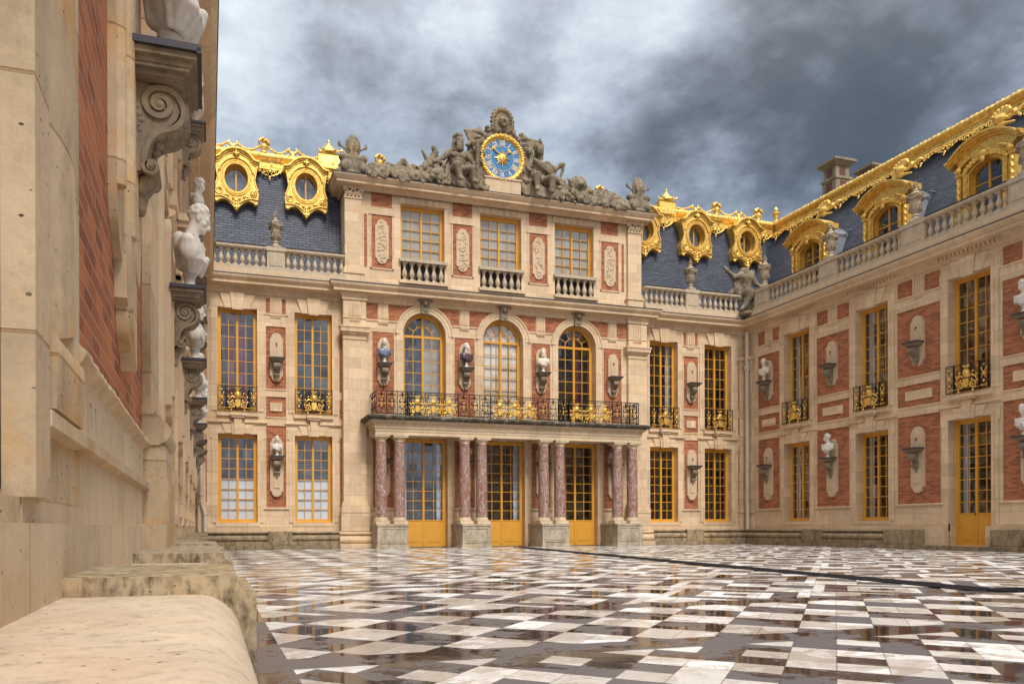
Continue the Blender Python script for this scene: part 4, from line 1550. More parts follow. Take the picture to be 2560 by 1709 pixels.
for sg in (-1, 1):
    MB().box(sg * 5.72 - .06, sg * 5.72 + .06, AT, AT + .006, 11.05, 13.15).build('brick_strip', 'brick', MAIN)
dr.box(-6.4, 6.4, AT, AT + .14, 10.205, 10.50)
for x in BAY:
    dr.box(x - 1.02, x + 1.02, AT + .001, AT + .22, 10.50, 10.62)
    for k_ in range(7):
        a0 = x - 1.0 + k_ * .2857
        dr.poly([(a0 + .01, 13.72), (a0 + .2757, 13.72), (a0 + .2757 + (k_ - 2.5) * .012, 13.98), (a0 + .01 + (k_ - 3.5) * .012, 13.98)], AT, AT + .03)
dr.build('stone_dressing', 'limestone', MAIN)
for x in BAY:
    add_window(MAIN, x, 11.50, 1.84, 2.22, -.22, rows=5, kind='blind_full', sill=False)
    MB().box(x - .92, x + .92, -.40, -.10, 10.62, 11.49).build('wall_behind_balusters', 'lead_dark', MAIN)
    o = MB().box(x - 1.0, x + 1.0, AT - .14, AT + .16, 11.38, 11.50).build('balustrade', 'grey_stone', MAIN)
    me = baluster_mesh()
    for k_ in range(6):
        q = link('baluster', me, o, (x - .92 + 1.84 * (k_ + .5) / 6, -AT - .0, 10.62))
        q.scale = (1.12, 1.12, .76 / .62)
for sg in (-1, 1):
    x = sg * 6.24
    b_ = MB()
    b_.box(x - .33, x + .33, AT, AT + .13, 10.95, 13.62)
    for (h, d, z0, z1) in ((.40, .24, 10.22, 10.66), (.44, .27, 10.66, 10.74), (.38, .2, 10.74, 10.86), (.36, .17, 10.86, 10.95), (.36, .17, 13.62, 13.67), (.40, .24, 13.98, 14.04)):
        b_.box(x - h, x + h, AT, AT + d, z0, z1)
    o = b_.build('attic_pilaster', 'limestone', MAIN)
    P = []
    for r_ in range(2):
        for k_ in range(5 - r_):
            xx = (k_ - (4 - r_) / 2) * .15
            P += [('c', (xx, -.17, -.12 + r_ * .12), (xx, -.20, .02 + r_ * .12), .045, .04), ('e', (xx, -.235, .03 + r_ * .12), (.045, .035, .028))]
    for s2 in (-1, 1):
        P += [('e', (s2 * .34, -.22, .17), (.075, .05, .075)), ('c', (s2 * .1, -.19, .06), (s2 * .3, -.20, .20), .03, .03)]
    P += [('e', (0, -.24, .2), (.05, .04, .05))]
    link('capital', cached('cap', lambda: blob_mesh('capital', 'limestone_plain', P, .014, k=.01)), o, (x, -AT + .03, 13.78))
co = MB()
prof = [(0.0, 13.98), (.07, 13.98), (.07, 14.03), (.11, 14.06), (.14, 14.10), (.36, 14.11), (.36, 14.20), (.40, 14.22), (.46, 14.29), (.50, 14.34), (.50, 14.375), (0, 14.40)]
co.mould_u(prof, -6.57, 6.57, -4.0, AT + .1)
cor = co.build('attic_cornice', 'limestone', MAIN)
MB().box(-7.09, 7.09, -4.0, AT + .61, 14.377, 14.405).build('lead_cover', 'lead_dark', cor)

# relief panels between the attic windows
for i, x in enumerate(PIER):
    o = MB().poly(pill(.275, 11.22, 12.98, sh=.07), AT, AT + .05).build('relief_panel', 'limestone_plain', MAIN, (x, 0, 0))
    r = random.Random(20 + i)
    P = []
    for k_ in range(46):
        z = r.uniform(-.78, .78)
        xx = r.uniform(-.17, .17) * (1 if abs(z) < .6 else .5)
        if r.random() < .5:
            a = r.uniform(0, PI)
            l = r.uniform(.04, .12)
            P.append(('c', (xx - l * math.cos(a), 0, z - l * math.sin(a)), (xx + l * math.cos(a), -.01, z + l * math.sin(a)), .016, .011))
        else:
            s_ = r.uniform(.02, .05)
            P.append(('e', (xx, 0, z), (s_, .028, s_ * r.uniform(.7, 1.5))))
    link('carved_trophy', blob_mesh('carved_trophy', 'limestone_plain', P, .011, k=.006), o, (0, -AT - .055, 12.1))

# arched windows and doors of the pavilion
am = arched_window_mb(2 * AR - .01, SPR - 5.05).mesh('arched_window', 'yellow_paint')
def arch_pane(d):
    R = AR - .03
    zs = SPR - 5.05
    pts = [(-R, .05)] + [(R, .05)] + [(R * math.cos(PI * i / 20), zs + R * math.sin(PI * i / 20)) for i in range(21)]
    return MB().add([(x, d, z) for x, z in pts], [tuple(range(len(pts)))])
for x in BAY:
    o = link('arched_window', am, MAIN, (x, .05, 5.05))
    arch_pane(.03).build('pane', 'glass', o, fixn=False)
    if x == 0:
        arch_pane(.10).build('room_interior', 'gilded_panelling', o, fixn=False)
    else:
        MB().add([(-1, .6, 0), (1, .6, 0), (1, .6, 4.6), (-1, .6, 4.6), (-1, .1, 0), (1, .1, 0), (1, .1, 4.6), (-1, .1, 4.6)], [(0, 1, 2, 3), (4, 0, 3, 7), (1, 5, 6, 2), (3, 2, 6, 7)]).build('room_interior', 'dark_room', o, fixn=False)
        for c0, c1, mt in (((.10, .38, 'red_curtain'),) if x > 0 else ((.12, .82, 'grey_blind'),)):
            n = 14
            pts = [(c0 + (c1 - c0) * i / n, .30 + .03 * math.sin(i * 2.0)) for i in range(n + 1)]
            vs = [(a, d, .05) for a, d in pts] + [(a, d, 4.0 if x > 0 else 4.1 - .0 * i) for i, (a, d) in enumerate(pts)]
            MB().add(vs, [(i, i + 1, n + 2 + i, n + 1 + i) for i in range(n)], True).build('curtain', mt, o, fixn=False)
    d_ = add_window(MAIN, x, .02, 1.88, 4.32, .02, kind='white_curtain' if x != 3.38 else 'room', rows=8, panel=1.0, name='door', sill=False)
for i, x in enumerate(PIER):
    add_niche(MAIN, x, PV, 6.36, 8.24, 7.20, empty=(i == 3))
    add_niche(MAIN, x, PV, 1.98, 4.2, 3.45, empty=False)

# portico: pedestals, eight marble columns, entablature, balcony slab and railing
CP = (-5.045, -1.69, 1.69, 5.055)
for x in CP:
    b_ = MB()
    b_.box(x - .62, x + .62, PV - .02, 1.69, 0, .12)
    b_.box(x - .59, x + .59, PV - .02, 1.66, .12, .85)
    b_.box(x - .62, x + .62, PV - .02, 1.69, .85, .93)
    for d0 in (1.66,):
        b_.box(x - .47, x - .43, d0, d0 + .02, .2, .78)
        b_.box(x + .43, x + .47, d0, d0 + .02, .2, .78)
        b_.box(x - .43, x + .43, d0, d0 + .021, .74, .78)
        b_.box(x - .43, x + .43, d0, d0 + .021, .2, .24)
        b_.box(x - .40, x + .40, d0, d0 + .012, .27, .71)
    for sg in (-1, 1):
        b_.box(x + sg * .59, x + sg * .602, .7, 1.45, .22, .76)
    b_.build('pedestal', 'pedestal_stone', MAIN)
shaft = MB().lathe([(.222 - .028 * (max(0, t_ - .3) / .7) ** 1.6, 2.86 * t_) for t_ in [i / 14 for i in range(15)]], n=28).mesh('column_shaft', 'red_marble')
base = MB().box(-.27, .27, -.27, .27, 0, .11).lathe([(.262, .11), (.275, .135), (.268, .165), (.245, .175), (.238, .19), (.25, .205), (.245, .225), (.228, .235), (.224, .25)], n=28).mesh('column_base', 'limestone_pale')
cap = MB().lathe([(.197, 0), (.215, .012), (.200, .025), (.198, .075), (.21, .085), (.25, .13), (.272, .155), (.27, .17)], n=28).box(-.285, .285, -.285, .285, .17, .245).box(-.30, .30, -.30, .30, .225, .262).mesh('capital', 'limestone_pale')
for x in CP:
    for sg in (-1, 1):
        o = link('column', shaft, MAIN, (x + sg * .355, -1.26, 1.18))
        o.rotation_euler = (0, 0, 1.3 * sg + x)
        q = link('column_base', base, o, (0, 0, -.25)); q.rotation_euler = (0, 0, -(1.3 * sg + x))
        q = link('capital', cap, o, (0, 0, 2.86)); q.rotation_euler = (0, 0, -(1.3 * sg + x))
b_ = MB()
for r0, (d, z0, z1) in enumerate(((1.46, 4.305, 4.44), (1.48, 4.44, 4.54), (1.51, 4.54, 4.57))):
    b_.box(-5.66 - (d - 1.46), 5.66 + (d - 1.46), 1.0, d, z0, z1)
    for sg in (-1, 1):
        b_.box(sg * (5.66 + (d - 1.46)), sg * 5.24, PV, 1.0, z0, z1)
b_.box(-5.72, 5.72, PV, 1.52, 4.57, 4.66)
b_.box(-5.80, 5.80, PV, 1.60, 4.735, 4.79)
b_.box(-5.86, 5.86, PV, 1.66, 4.79, 4.84)
for x in PIER + CP:
    b_.box(x - .62, x + .62, PV, 1.05, 4.31, 4.5)
o = b_.build('entablature', 'limestone_pale', MAIN)
b_ = MB()
n = 150
for k_ in range(n):
    x = -5.74 + 11.48 * (k_ + .5) / n
    b_.box(x - .021, x + .021, 1.5, 1.57, 4.665, 4.735)
b_.box(-5.74, 5.74, PV, 1.53, 4.66, 4.736)
b_.build('dentils', 'limestone_pale', o)
b_ = MB()
b_.mould_u([(0, 4.842), (.04, 4.85), (.10, 4.90), (.12, 4.93), (.12, 4.985), (0, 5.03)], -5.90, 5.90, PV, 1.68)
b_.box(-5.9, 5.9, PV, 1.68, 4.845, 5.032)
b_.build('balcony_slab', 'slab_mossy', MAIN)
RD, RZ = 1.43, 5.06


def lyre_panel(k, g_, xc, z0, w, h):
    for sg in (-1, 1):
        k.tube([(xc + sg * w * a, 0, z0 + h * c) for a, c in ((.06, .22), (.22, .34), (.34, .50), (.30, .64), (.16, .74), (.05, .86), (.04, 1.0))], .013, 5)
        for cx, cz, r, fl in ((.27, .86, .17, 1), (.20, .56, .11, -1), (.32, .30, .13, 1)):
            k.tube([(x, 0, z) for x, z in spiral(xc + sg * w * cx, z0 + h * cz, .01, w * r, rad(90 * fl), 1.3 * sg * fl, 14)], .011, 4)
        k.tube([(xc + sg * w * .24 + w * .17 * math.cos(a * PI / 5), 0, z0 + h * .10 + w * .14 * math.sin(a * PI / 5)) for a in range(10)], .010, 4, closed=True)
        g_.ball((xc + sg * w * .35, -.015, z0 + h * .46), (.020, .015, .03), 6, 5)
        g_.ball((xc + sg * w * .12, -.015, z0 + h * .77), (.018, .015, .024), 6, 5)
        g_.ball((xc + sg * w * .24, -.012, z0 + h * .10), (.022, .012, .02), 6, 5)
    k.box(xc - w / 2, xc + w / 2, -.008, .008, z0 + h * .195, z0 + h * .215)
    k.box(xc - w / 2, xc + w / 2, -.008, .008, z0 + h * .0, z0 + h * .02)
    k.tube([(xc, 0, z0 + h * .2), (xc, 0, z0 + h * .98)], .009, 4)
    g_.tube([(xc, -.015, z0 + h * .30), (xc, -.02, z0 + h * .42), (xc, -.015, z0 + h * .52)], [.012, .030, .006], 5)
    g_.ball((xc, -.015, z0 + h * .62), (.03, .02, .026), 6, 5)


k_, g_ = MB(), MB()
XE = 5.62
k_.box(-XE, XE, RD - .02, RD + .02, RZ + .89, RZ + .915)
k_.box(-XE, XE, RD - .014, RD + .014, RZ + .03, RZ + .05)
for sg in (-1, 1):
    k_.box(sg * XE, sg * (XE - .03), PV, RD, RZ + .89, RZ + .915)
    k_.box(sg * XE, sg * (XE - .03), PV, RD, RZ + .03, RZ + .05)
    for j in range(4):
        dd = PV + .2 + j * .29
        k_.box(sg * XE, sg * (XE - .025), dd - .012, dd + .012, RZ, RZ + .9)
        if j < 3:
            s1, s2 = MB(), MB()
            side_panel(s1, s2, 0, .05, .25, .82)
            R_ = Matrix.Translation((sg * (XE - .01), -(dd + .145), RZ)) @ Matrix.Rotation(PI / 2, 4, 'Z')
            k_.join(s1, R_); g_.join(s2, R_)
wide = [(b0 - 1.02, b0 + 1.02) for b0 in BAY]
posts = [-XE, -XE + .36, -XE + .74]
segs = []
cur_ = -XE
for a, c in wide:
    n = max(1, round((a - cur_) / .40))
    for i in range(n): segs.append((cur_ + (a - cur_) * i / n, cur_ + (a - cur_) * (i + 1) / n))
    segs.append((a, c))
    cur_ = c
n = max(1, round((XE - cur_) / .40))
for i in range(n): segs.append((cur_ + (XE - cur_) * i / n, cur_ + (XE - cur_) * (i + 1) / n))
for a, c in segs:
    for x in (a, c):
        k_.box(x - .013, x + .013, RD - .013, RD + .013, RZ - .03, RZ + .9)
    if c - a < .6:
        s1, s2 = MB(), MB()
        lyre_panel(s1, s2, (a + c) / 2, .05, (c - a) * .9, .82)
        k_.join(s1, None, (0, -RD, RZ)); g_.join(s2, None, (0, -RD, RZ))
    else:
        for q in (-.64, 0, .64):
            s2 = MB()
            crest(s2, (a + c) / 2 + q, .04, .86)
            s2.ball(((a + c) / 2 + q - .2, -.04, .02), .032, 8, 6)
            g_.join(s2, None, (0, -RD, RZ))
        for q in (-.86, -.32, .32, .86):
            cx = (a + c) / 2 + q
            g_.ball((cx, -RD - .04, RZ + .02), .034, 8, 6)
            for sg in (-1, 1):
                k_.tube([(x, -RD, z) for x, z in spiral(cx + sg * .09, RZ + .68, .01, .08, rad(90), 1.3 * sg, 14)], .010, 4)
                k_.tube([(x, -RD, z) for x, z in spiral(cx + sg * .10, RZ + .28, .01, .07, rad(-90), 1.3 * sg, 14)], .012, 4)
                k_.tube([(x, -RD, z) for x, z in spiral(cx + sg * .20, RZ + .50, .01, .09, rad(-90), 1.4 * sg, 14)], .012, 4)
                k_.tube([(x, -RD, z) for x, z in spiral(cx + sg * .24, RZ + .14, .01, .08, rad(90), 1.4 * sg, 14)], .012, 4)
                k_.tube([(cx + sg * .02, -RD, RZ + .06), (cx + sg * .16, -RD, RZ + .36), (cx + sg * .04, -RD, RZ + .60), (cx + sg * .18, -RD, RZ + .86)], .012, 4)
            k_.tube([(cx, -RD, RZ + .05), (cx + .03, -RD, RZ + .4), (cx, -RD, RZ + .88)], .010, 4)
            g_.tube([(cx - .07, -RD - .01, RZ + .5), (cx, -RD - .02, RZ + .44), (cx + .07, -RD - .01, RZ + .5)], .018, 5)
        k_.tube([(a, -RD, RZ + .82), ((a + c) / 2, -RD, RZ + .83), (c, -RD, RZ + .82)], .010, 4)
o = k_.build('balcony_railing', 'black_iron', MAIN, fixn=False)
g_.build('gilded_ornament', 'gold', o, fixn=False)

# balustrades and roof of the side bays
for sg in (-1, 1):
    xa, xb = (-12.1, -6.6) if sg < 0 else (6.6, 11.55)
    MB().box(xa, xb, -.6, .46, 10.202, 10.42).build('parapet_base', 'limestone_plain', MAIN)
    balustrade(MAIN, xa, xb, .28, 10.42, peds=((sg * 9.22 if sg < 0 else 9.0, .66),), hs=.62)

# ------------------------------------------------------------------ right wing
XR = 23.9
RW = thing('palace_building', 'right palace wing with arched gilded dormers and a yellow double door in its brick front', 'building', (XR, 0, 0), -PI / 2)
wins = [-25.88, -22.15, -18.4, -14.7, -11.0]
kinds = {(-22.15, 'u'): 'white_curtain', (-18.4, 'u'): 'curtain', (-25.88, 'g'): 'side_curtain', (-22.15, 'g'): 'side_curtain', (-18.4, 'g'): 'side_curtain', (-25.88, 'u'): 'side_curtain'}
build_range(RW, -29.0, -8.2, wins, [(-27.55, .66), (-24.0, .81), (-20.24, .83), (-16.5, .83), (-12.8, .81), (-9.2, .7)], doors=(-18.4,), kinds=kinds)
plinth(RW, -29.0, -8.2, [(-25.17, -24.2), (-21.27, -19.78), (-17.42, -15.9), (-13.6, -12.1)], gaps=[(-19.78, -17.42)])
for a, c in ((-19.78, -19.12), (-17.68, -17.42)): MB().box(a, c, -.02, .30, .14, .78).build('door_pier', 'limestone', RW)
for x, e in ((-27.55, 0), (-24.0, 1), (-20.24, 1), (-16.5, 0), (-12.8, 1)):
    add_niche(RW, x, 0, 6.38, 8.16, 7.20, empty=bool(e))
for x, e in ((-27.55, 1), (-24.0, 0), (-20.24, 1), (-16.5, 0), (-12.8, 1)):
    add_niche(RW, x, 0, 1.95, 4.27, 3.50, empty=bool(e))
nb = MB()
nb.box(-28.98, -28.5, 0, .10, 1.75, 8.05)
for (h, d, z0, z1) in ((.26, .13, 8.05, 8.15), (.29, .16, 8.15, 8.22), (.27, .15, 8.22, 8.40), (.34, .24, 8.40, 8.50), (.31, .2, 8.50, 8.56), (.28, .14, 1.5, 1.75), (.28, .12, .66, 1.42), (.32, .17, 1.42, 1.5)):
    nb.box(-28.98, -28.74 + h, 0, d, z0, z1)
nb.build('pilaster', 'limestone', RW)
build_range(RW, -8.2, 13.0, [-7.3, -3.6, .1, 3.8, 7.5, 11.2], [(-5.45, .81), (-1.75, .81), (1.95, .81), (5.65, .81), (9.35, .81)], dentil=False)
slate_gap = None
MB().box(-28.6, -8.2, -.9, .46, 10.204, 10.44).build('parapet_base', 'limestone_plain', RW)
balustrade(RW, -28.3, -8.2, .28, 10.44, peds=((-27.5, .86), (-23.8, .86), (-20.1, .88), (-16.4, .88), (-12.7, .88)), hs=.62)

# ------------------------------------------------------------------ left wing, right beside the camera
XL = -.47
LW = thing('palace_building', 'left palace wing seen edge on, with a rounded stone bench along its foot', 'building', (XL, 0, 0), PI / 2)
lw = [25.88, 22.15, 18.4, 14.7, 11.0]
build_range(LW, 6.0, 29.0, lw, [(27.5, .66), (24.0, .81), (20.24, .83), (16.5, .83), (12.8, .81), (9.0, .75)], kinds={})
plinth(LW, 7.3, 29.0, [(11.8, 13.4), (15.7, 17.3), (19.5, 21.0), (23.4, 24.8)], kerb=False)
for x, e in ((27.3, 0), (24.0, 0), (20.24, 0), (16.5, 0), (12.6, 0)):
    add_niche(LW, x, 0, 6.38, 8.16, 7.20, empty=False)
for x, e in ((27.3, 0), (24.0, 0), (20.24, 0), (16.3, 0), (12.6, 0), (8.9, 0)):
    add_niche(LW, x, 0, 1.95, 4.27, 3.47, empty=False)
MB().mould([(-.05, 9.60)] + [(d + .13, z) for d, z in CORN[1:-1]] + [(-.05, 10.19)], -7, 6.0).build('cornice', 'limestone', LW)
MB().box(-7, 6.0, -.1, .69, 10.172, 10.20).build('lead_gutter', 'lead_dark', LW)
b_ = MB().mould([(-.05, 9.60)] + [(d + .13, z) for d, z in CORN[1:-1]] + [(-.05, 10.185)], 6.0, 28.4)
for k_ in range(150):
    if (k_ // 9) % 2: continue
    x = 4 + k_ * .16
    b_.box(x, x + .085, .1, .24, 9.735, 9.845)
b_.build('cornice', 'limestone', LW)
MB().box(6.0, 28.4, -.1, .69, 10.174, 10.202).build('lead_gutter', 'lead_dark', LW)
# near bay: brick between the window reveal and the giant pilaster
nw = MB().grid_wall([-7, 6.0], [.6, 10.1], [(.55, 2.12, .92, 4.6), (.55, 2.12, 5.17, 9.05), (-3.2, -1.7, .92, 4.6), (-3.2, -1.7, 5.17, 9.05)], -.6, -.03)
nw.build('wall', 'limestone_near', LW)
st_ = MB()
st_.box(2.12, 2.30, -.05, .05, .9, 9.6)
st_.box(2.30, 2.37, -.05, .018, .9, 9.6)
# rounded jamb moulding, chamfered foot
n = 14
prof = [(2.37 + .50 * i / n, .016 + .045 * math.sin(PI * min(1, .12 + i / n * .88)) ** .8) for i in range(n + 1)]
vs, fs = [], []
for zi, z in enumerate((1.50, 9.6)):
    for i, (x, d) in enumerate(prof):
        zz = z - (.0 if zi else .14 * (1 - i / n))
        vs.append((x, -d, zz))
st_.add(vs, [(i, i + 1, n + 2 + i, n + 1 + i) for i in range(n)], True)
bt_ = [(prof[i][0], -prof[i][1], 1.36 + .14 * i / n) for i in range(n + 1)]
st_.add(bt_ + [(a, 0, c + .03) for a, _, c in bt_], [(i, i + 1, n + 2 + i, n + 1 + i) for i in range(n)])
st_.box(2.865, 2.92, -.05, .025, 1.30, 9.6)
st_.mould([(-.05, 1.165), (.052, 1.165), (.060, 1.30), (.056, 1.37), (.036, 1.40), (.034, 1.56), (-.05, 1.56)], 2.375, 2.86)
st_.box(2.37, 3.04, -.05, .014, .9, 9.6)
st_.build('window_jamb', 'limestone_near', LW)
MB().box(2.91, 5.99, -.05, .004, 1.44, 9.55).build('brick_panel', 'brick', LW)
# moulded sill band running under the brick, worn along its upper edge
ps = [(-.02, 1.50), (.02, 1.49), (.052, 1.46), (.056, 1.44), (.045, 1.425), (.018, 1.40), (.012, 1.36), (.012, 1.17), (.055, 1.15), (.055, 1.105), (.02, 1.09), (-.02, 1.09)]
seg = 46
vs, fs = [], []
r = random.Random(3)
for i in range(seg + 1):
    x = 2.93 + (5.97 - 2.93) * i / seg
    for j, (d, z) in enumerate(ps):
        w = 1 if 1 <= j <= 6 else 0
        vs.append((x, -(d + w * r.uniform(-.006, .003)), z + w * r.uniform(-.007, .004)))
m_ = len(ps)
b_ = MB()
b_.add(vs, [(i * m_ + j, (i + 1) * m_ + j, (i + 1) * m_ + (j + 1) % m_, i * m_ + (j + 1) % m_) for i in range(seg) for j in range(m_)], True)
b_.add(vs, [tuple(range(m_)), tuple(seg * m_ + j for j in range(m_))])
b_.build('sill_band', 'limestone_near', LW)
b_ = MB().box(2.14, 5.97, -.05, .0125, .83, 1.44)
b_.mould([(.0, 1.09), (.055, 1.105), (.055, 1.15), (0, 1.16)], 2.30, 2.925)
b_.build('dado', 'limestone_pale', LW)
b_ = MB().box(-7, 2.12, -.6, .012, .62, .90)
b_.mould([(-.2, .90), (.012, .83), (.012, .62), (-.2, .62)], -7, 2.12)
b_.build('sill', 'limestone_near', LW)
MB().box(-7, 5.4, -.05, .07, .60, .832).build('base_course', 'limestone_pale', LW)
# giant pilaster on its pedestal
b_ = MB()
b_.box(5.97, 6.88, 0, .065, 1.72, 8.1)
b_.box(5.97, 6.88, 0, .17, .5, 1.43)
for (d, e, z0, z1) in ((.20, .10, .66, .84), (.19, .08, .84, 1.18), (.16, .04, 1.18, 1.43)):
    b_.box(5.97 - e, 6.88 + e, 0, d, z0, z1)
b_.box(5.36, 5.97, 0, .20, .66, .845)
for (a, c, z0, z1) in ((.08, .115, 1.66, 1.72),):
    b_.box(5.97 - a, 6.88 + a, 0, c, z0, z1)
tor = [(0, 1.43), (.13, 1.435)] + [(.13 + .075 * math.cos(rad(a)), 1.535 + .085 * math.sin(rad(a))) for a in range(-80, 91, 17)] + [(.11, 1.635), (.125, 1.66), (0, 1.66)]
b_.mould(tor, 5.97 - .06, 6.88 + .06)
for (a, c, z0, z1) in ((.02, .09, 8.1, 8.2), (.0, .08, 8.2, 8.35), (.1, .18, 8.35, 8.5), (.14, .22, 8.5, 8.6)):
    b_.box(5.97 - a, 6.88 + a, 0, c, z0, z1)
b_.build('giant_pilaster', 'limestone_near', LW)
b_ = MB().box(6.88, 8.15, 0, .03, .8, 9.6)
b_.box(7.05, 7.25, 0, .10, 1.2, 9.6)
b_.box(7.55, 7.62, 0, .07, 1.2, 9.6)
b_.build('stone_strip', 'limestone_pale', LW)
# stone bench and its higher blocks
prof = [(-.05, .0), (.50, 0), (.50, .28)] + [(.435 + .13 * math.cos(rad(a)), .49 + .13 * math.sin(rad(a))) for a in range(-60, 91, 10)] + [(-.05, .62)]
for a, c in ((-7, 2.355), (3.1, 4.45), (6.3, 7.1)):
    o = MB().mould(prof, a, c, False).build('stone_bench', 'bench_stone', LW)
    for p in o.data.polygons:
        p.use_smooth = abs(p.normal.x) < .5 and p.center.z > .3
    o.data.set_sharp_from_angle(angle=rad(35))
bp = [(-.05, .0), (.612, 0), (.612, .495), (.606, .50), (.612, .505), (.612, .62)] + [(.612 - .062 * (i / 6), .62 + .055 * (1 - math.sqrt(max(0, 1 - (i / 6) ** 2)))) for i in range(1, 7)] + [(-.05, .677)]
for a, c in ((2.35, 3.1), (4.45, 6.3), (7.1, 8.3)):
    MB().mould(bp, a, c, False).build('bench_block', 'bench_dirty', LW)
b_ = MB()
# near niche: slab with moulded lower end, corbel and bust
b_.poly([(x, z - .18) for x, z in pill(.30, 1.95, 4.3, sh=.06)], -.02, .065)
b_.poly([(x * .55, 2.9 + (z - 3.0) * .9) for x, z in pill(.30, 2.2, 4.3, sh=.06)], .06, .10)
for xx in (-.255, -.06):
    b_.tube([(xx, -.055, 2.36 + .06 * (xx > -.1)), (xx, -.055, 4.3)], .052, 10)
b_.poly([(-.56, 4.35), (-.56, 2.50), (-.52, 2.38), (-.44, 2.28), (-.32, 2.22), (-.32, 4.35)], .0, .045)
b_.tube([(-.51, -.045, 2.52), (-.51, -.045, 4.3)], .042, 10)
b_.poly([(-.303, 2.43), (-.303, 2.28), (-.22, 2.0), (-.08, 1.78), (.003, 1.70), (.003, 2.43)], .0, .0885)
o = b_.build('niche_slab', 'limestone_near', LW, (4.53, 0, 0))
add_corbel(LW, 4.53, .07, 3.42)
MB().box(-.6, 29.0, -1.0, .5, 10.204, 10.44).build('parapet_base', 'limestone_plain', LW)
balustrade(LW, 8.0, 28.5, .28, 10.44, peds=((27.5, .86), (23.8, .86), (20.1, .88), (16.4, .88), (12.7, .88)), hs=.62)

# drainpipes
def pipe(root, x, d, z1, jog=None):
    b_ = MB()
    pts = [(x, -d, z1), (x, -d, .66)] if not jog else [(x, -d, z1), (x, -d, 2.0), (x, -d, 1.75), (x + jog, -d - .05, 1.35), (x + jog, -d - .05, .66)]
    b_.tube(pts, .085, 14)
    for z in ([9.2, 8.3, 7.2, 6.0, 4.8, 3.4, 2.1] if not jog else [4.6, 3.3, 2.0, 1.75]):
        if z < z1: b_.lathe([(.098, -.03), (.108, -.02), (.108, .02), (.098, .03)], x, d, z, 14)
    if jog: b_.lathe([(.10, -.03), (.108, 0), (.10, .03)], x + jog, d + .05, 1.3, 14)
    else:
        b_.lathe([(.10, 0), (.14, .10), (.14, .22), (.10, .24)], x, d, z1 - 1.75, 14)
    b_.build('drainpipe', 'pipe_paint', root)
pipe(MAIN, 11.98, .32, 9.66)
pipe(MAIN, -11.93, .42, 4.6, .14)
pipe(MAIN, -12.0, .32, 9.6)

# ------------------------------------------------------------------ roofs
def slate_sheet(root, x0, x1, d0, z0, d1, z1, name='slate_roof', wedge=0):
    b = MB()
    b.add([(x0, -d0, z0), (x1, -d0, z0), (x1, -d1, z1), (x0, -d1, z1), (x0, -d0 + .15, z0), (x1, -d0 + .15, z0), (x1, -d1 + .15, z1), (x0, -d1 + .15, z1)],
          [(0, 1, 2, 3), (7, 6, 5, 4), (0, 4, 5, 1), (2, 6, 7, 3), (0, 3, 7, 4), (1, 5, 6, 2)])
    return b.build(name, 'slate', root)


def ridge(roof, x0, x1, d, z=15.0):
    b = MB()
    b.mould([(d - .2, z - .12), (d + .06, z - .12), (d + .07, z - .05), (d + .03, z - .01), (d + .03, z + .13), (d + .09, z + .17), (d + .11, z + .21), (d - .2, z + .24)], x0, x1)
    n = int((x1 - x0) / .055)
    b.tube([(x0 + (x1 - x0) * i / n, -d + .02, z + .36) for i in range(n + 1)], [.155 + .014 * math.sin(i * 1.9) + .008 * math.sin(i * .7) for i in range(n + 1)], 12)
    o = b.build('gilded_ridge', 'gold', roof)
    m_ = int((x1 - x0) / .55)

    def ros():
        s_ = MB()
        for k_ in range(5):
            a = 2 * PI * k_ / 5
            s_.ball((.035 * math.cos(a), 0, .035 * math.sin(a)), (.024, .02, .024), 6, 4)
        return s_.mesh('rosette', 'gold')
    for i in range(m_): link('rosette', cached('ros', ros), o, (x0 + (x1 - x0) * (i + .5) / m_, -d - .05, z + .06))
    return o


def valance_mesh():
    def f():
        b = MB()
        w = .47
        b.box(-w, w, -.02, .03, -.05, .0)
        for sg in (-1, 1):
            b.tube([(x, -.02, z) for x, z in spiral(sg * .20, -.14, .015, .085, rad(90), 1.3 * sg, 16)], .021, 5)
            b.tube([(x, -.02, z) for x, z in spiral(sg * .38, -.11, .012, .065, rad(-90), 1.2 * sg, 14)], .018, 5)
            b.tube([(sg * .47, -.02, -.04), (sg * .34, -.02, -.17), (sg * .20, -.03, -.26), (sg * .06, -.02, -.30)], [.02, .024, .026, .022], 5)
            b.tube([(sg * .02, -.02, -.06), (sg * .10, -.02, -.15), (sg * .05, -.02, -.25)], .022, 5)
            for (x, z, r) in ((.27, -.24, .035), (.41, -.16, .03), (.14, -.30, .03), (.10, -.07, .024), (.47, -.09, .026)):
                b.ball((sg * x, -.025, z), (r, .025, r), 6, 5)
        for (z, r) in ((-.36, .05), (-.44, .036), (-.50, .022)):
            b.ball((0, -.03, z), (r, .03, r * 1.1), 7, 5)
        b.ball((0, -.03, -.14), (.05, .03, .05), 7, 5)
        return b.mesh('valance', 'gold')
    return cached('val', f)


def add_valances(o, xs, d, z=14.9, tilt=0.0):
    for x in xs:
        q = link('valance', valance_mesh(), o, (x, -d - .03, z))
        q.rotation_euler = (-tilt, 0, 0)


for sg in (-1, 1):
    xa, xb = (-13.0, -6.56) if sg < 0 else (6.56, 14.2)
    slate_sheet(MAIN, xa, xb, -.42, 10.3, -1.12, 15.0)
roofA = MB().box(-13.0, 14.2, -1.6, -1.16, 14.6, 15.22).build('roof', 'lead_dark', MAIN)
rA = ridge(roofA, -12.9, 14.55, -1.0)
add_valances(rA, (-9.33, -11.95, 8.45, 11.28, 14.0), -.98)
add_valances(rA, (-6.95,), -.98)


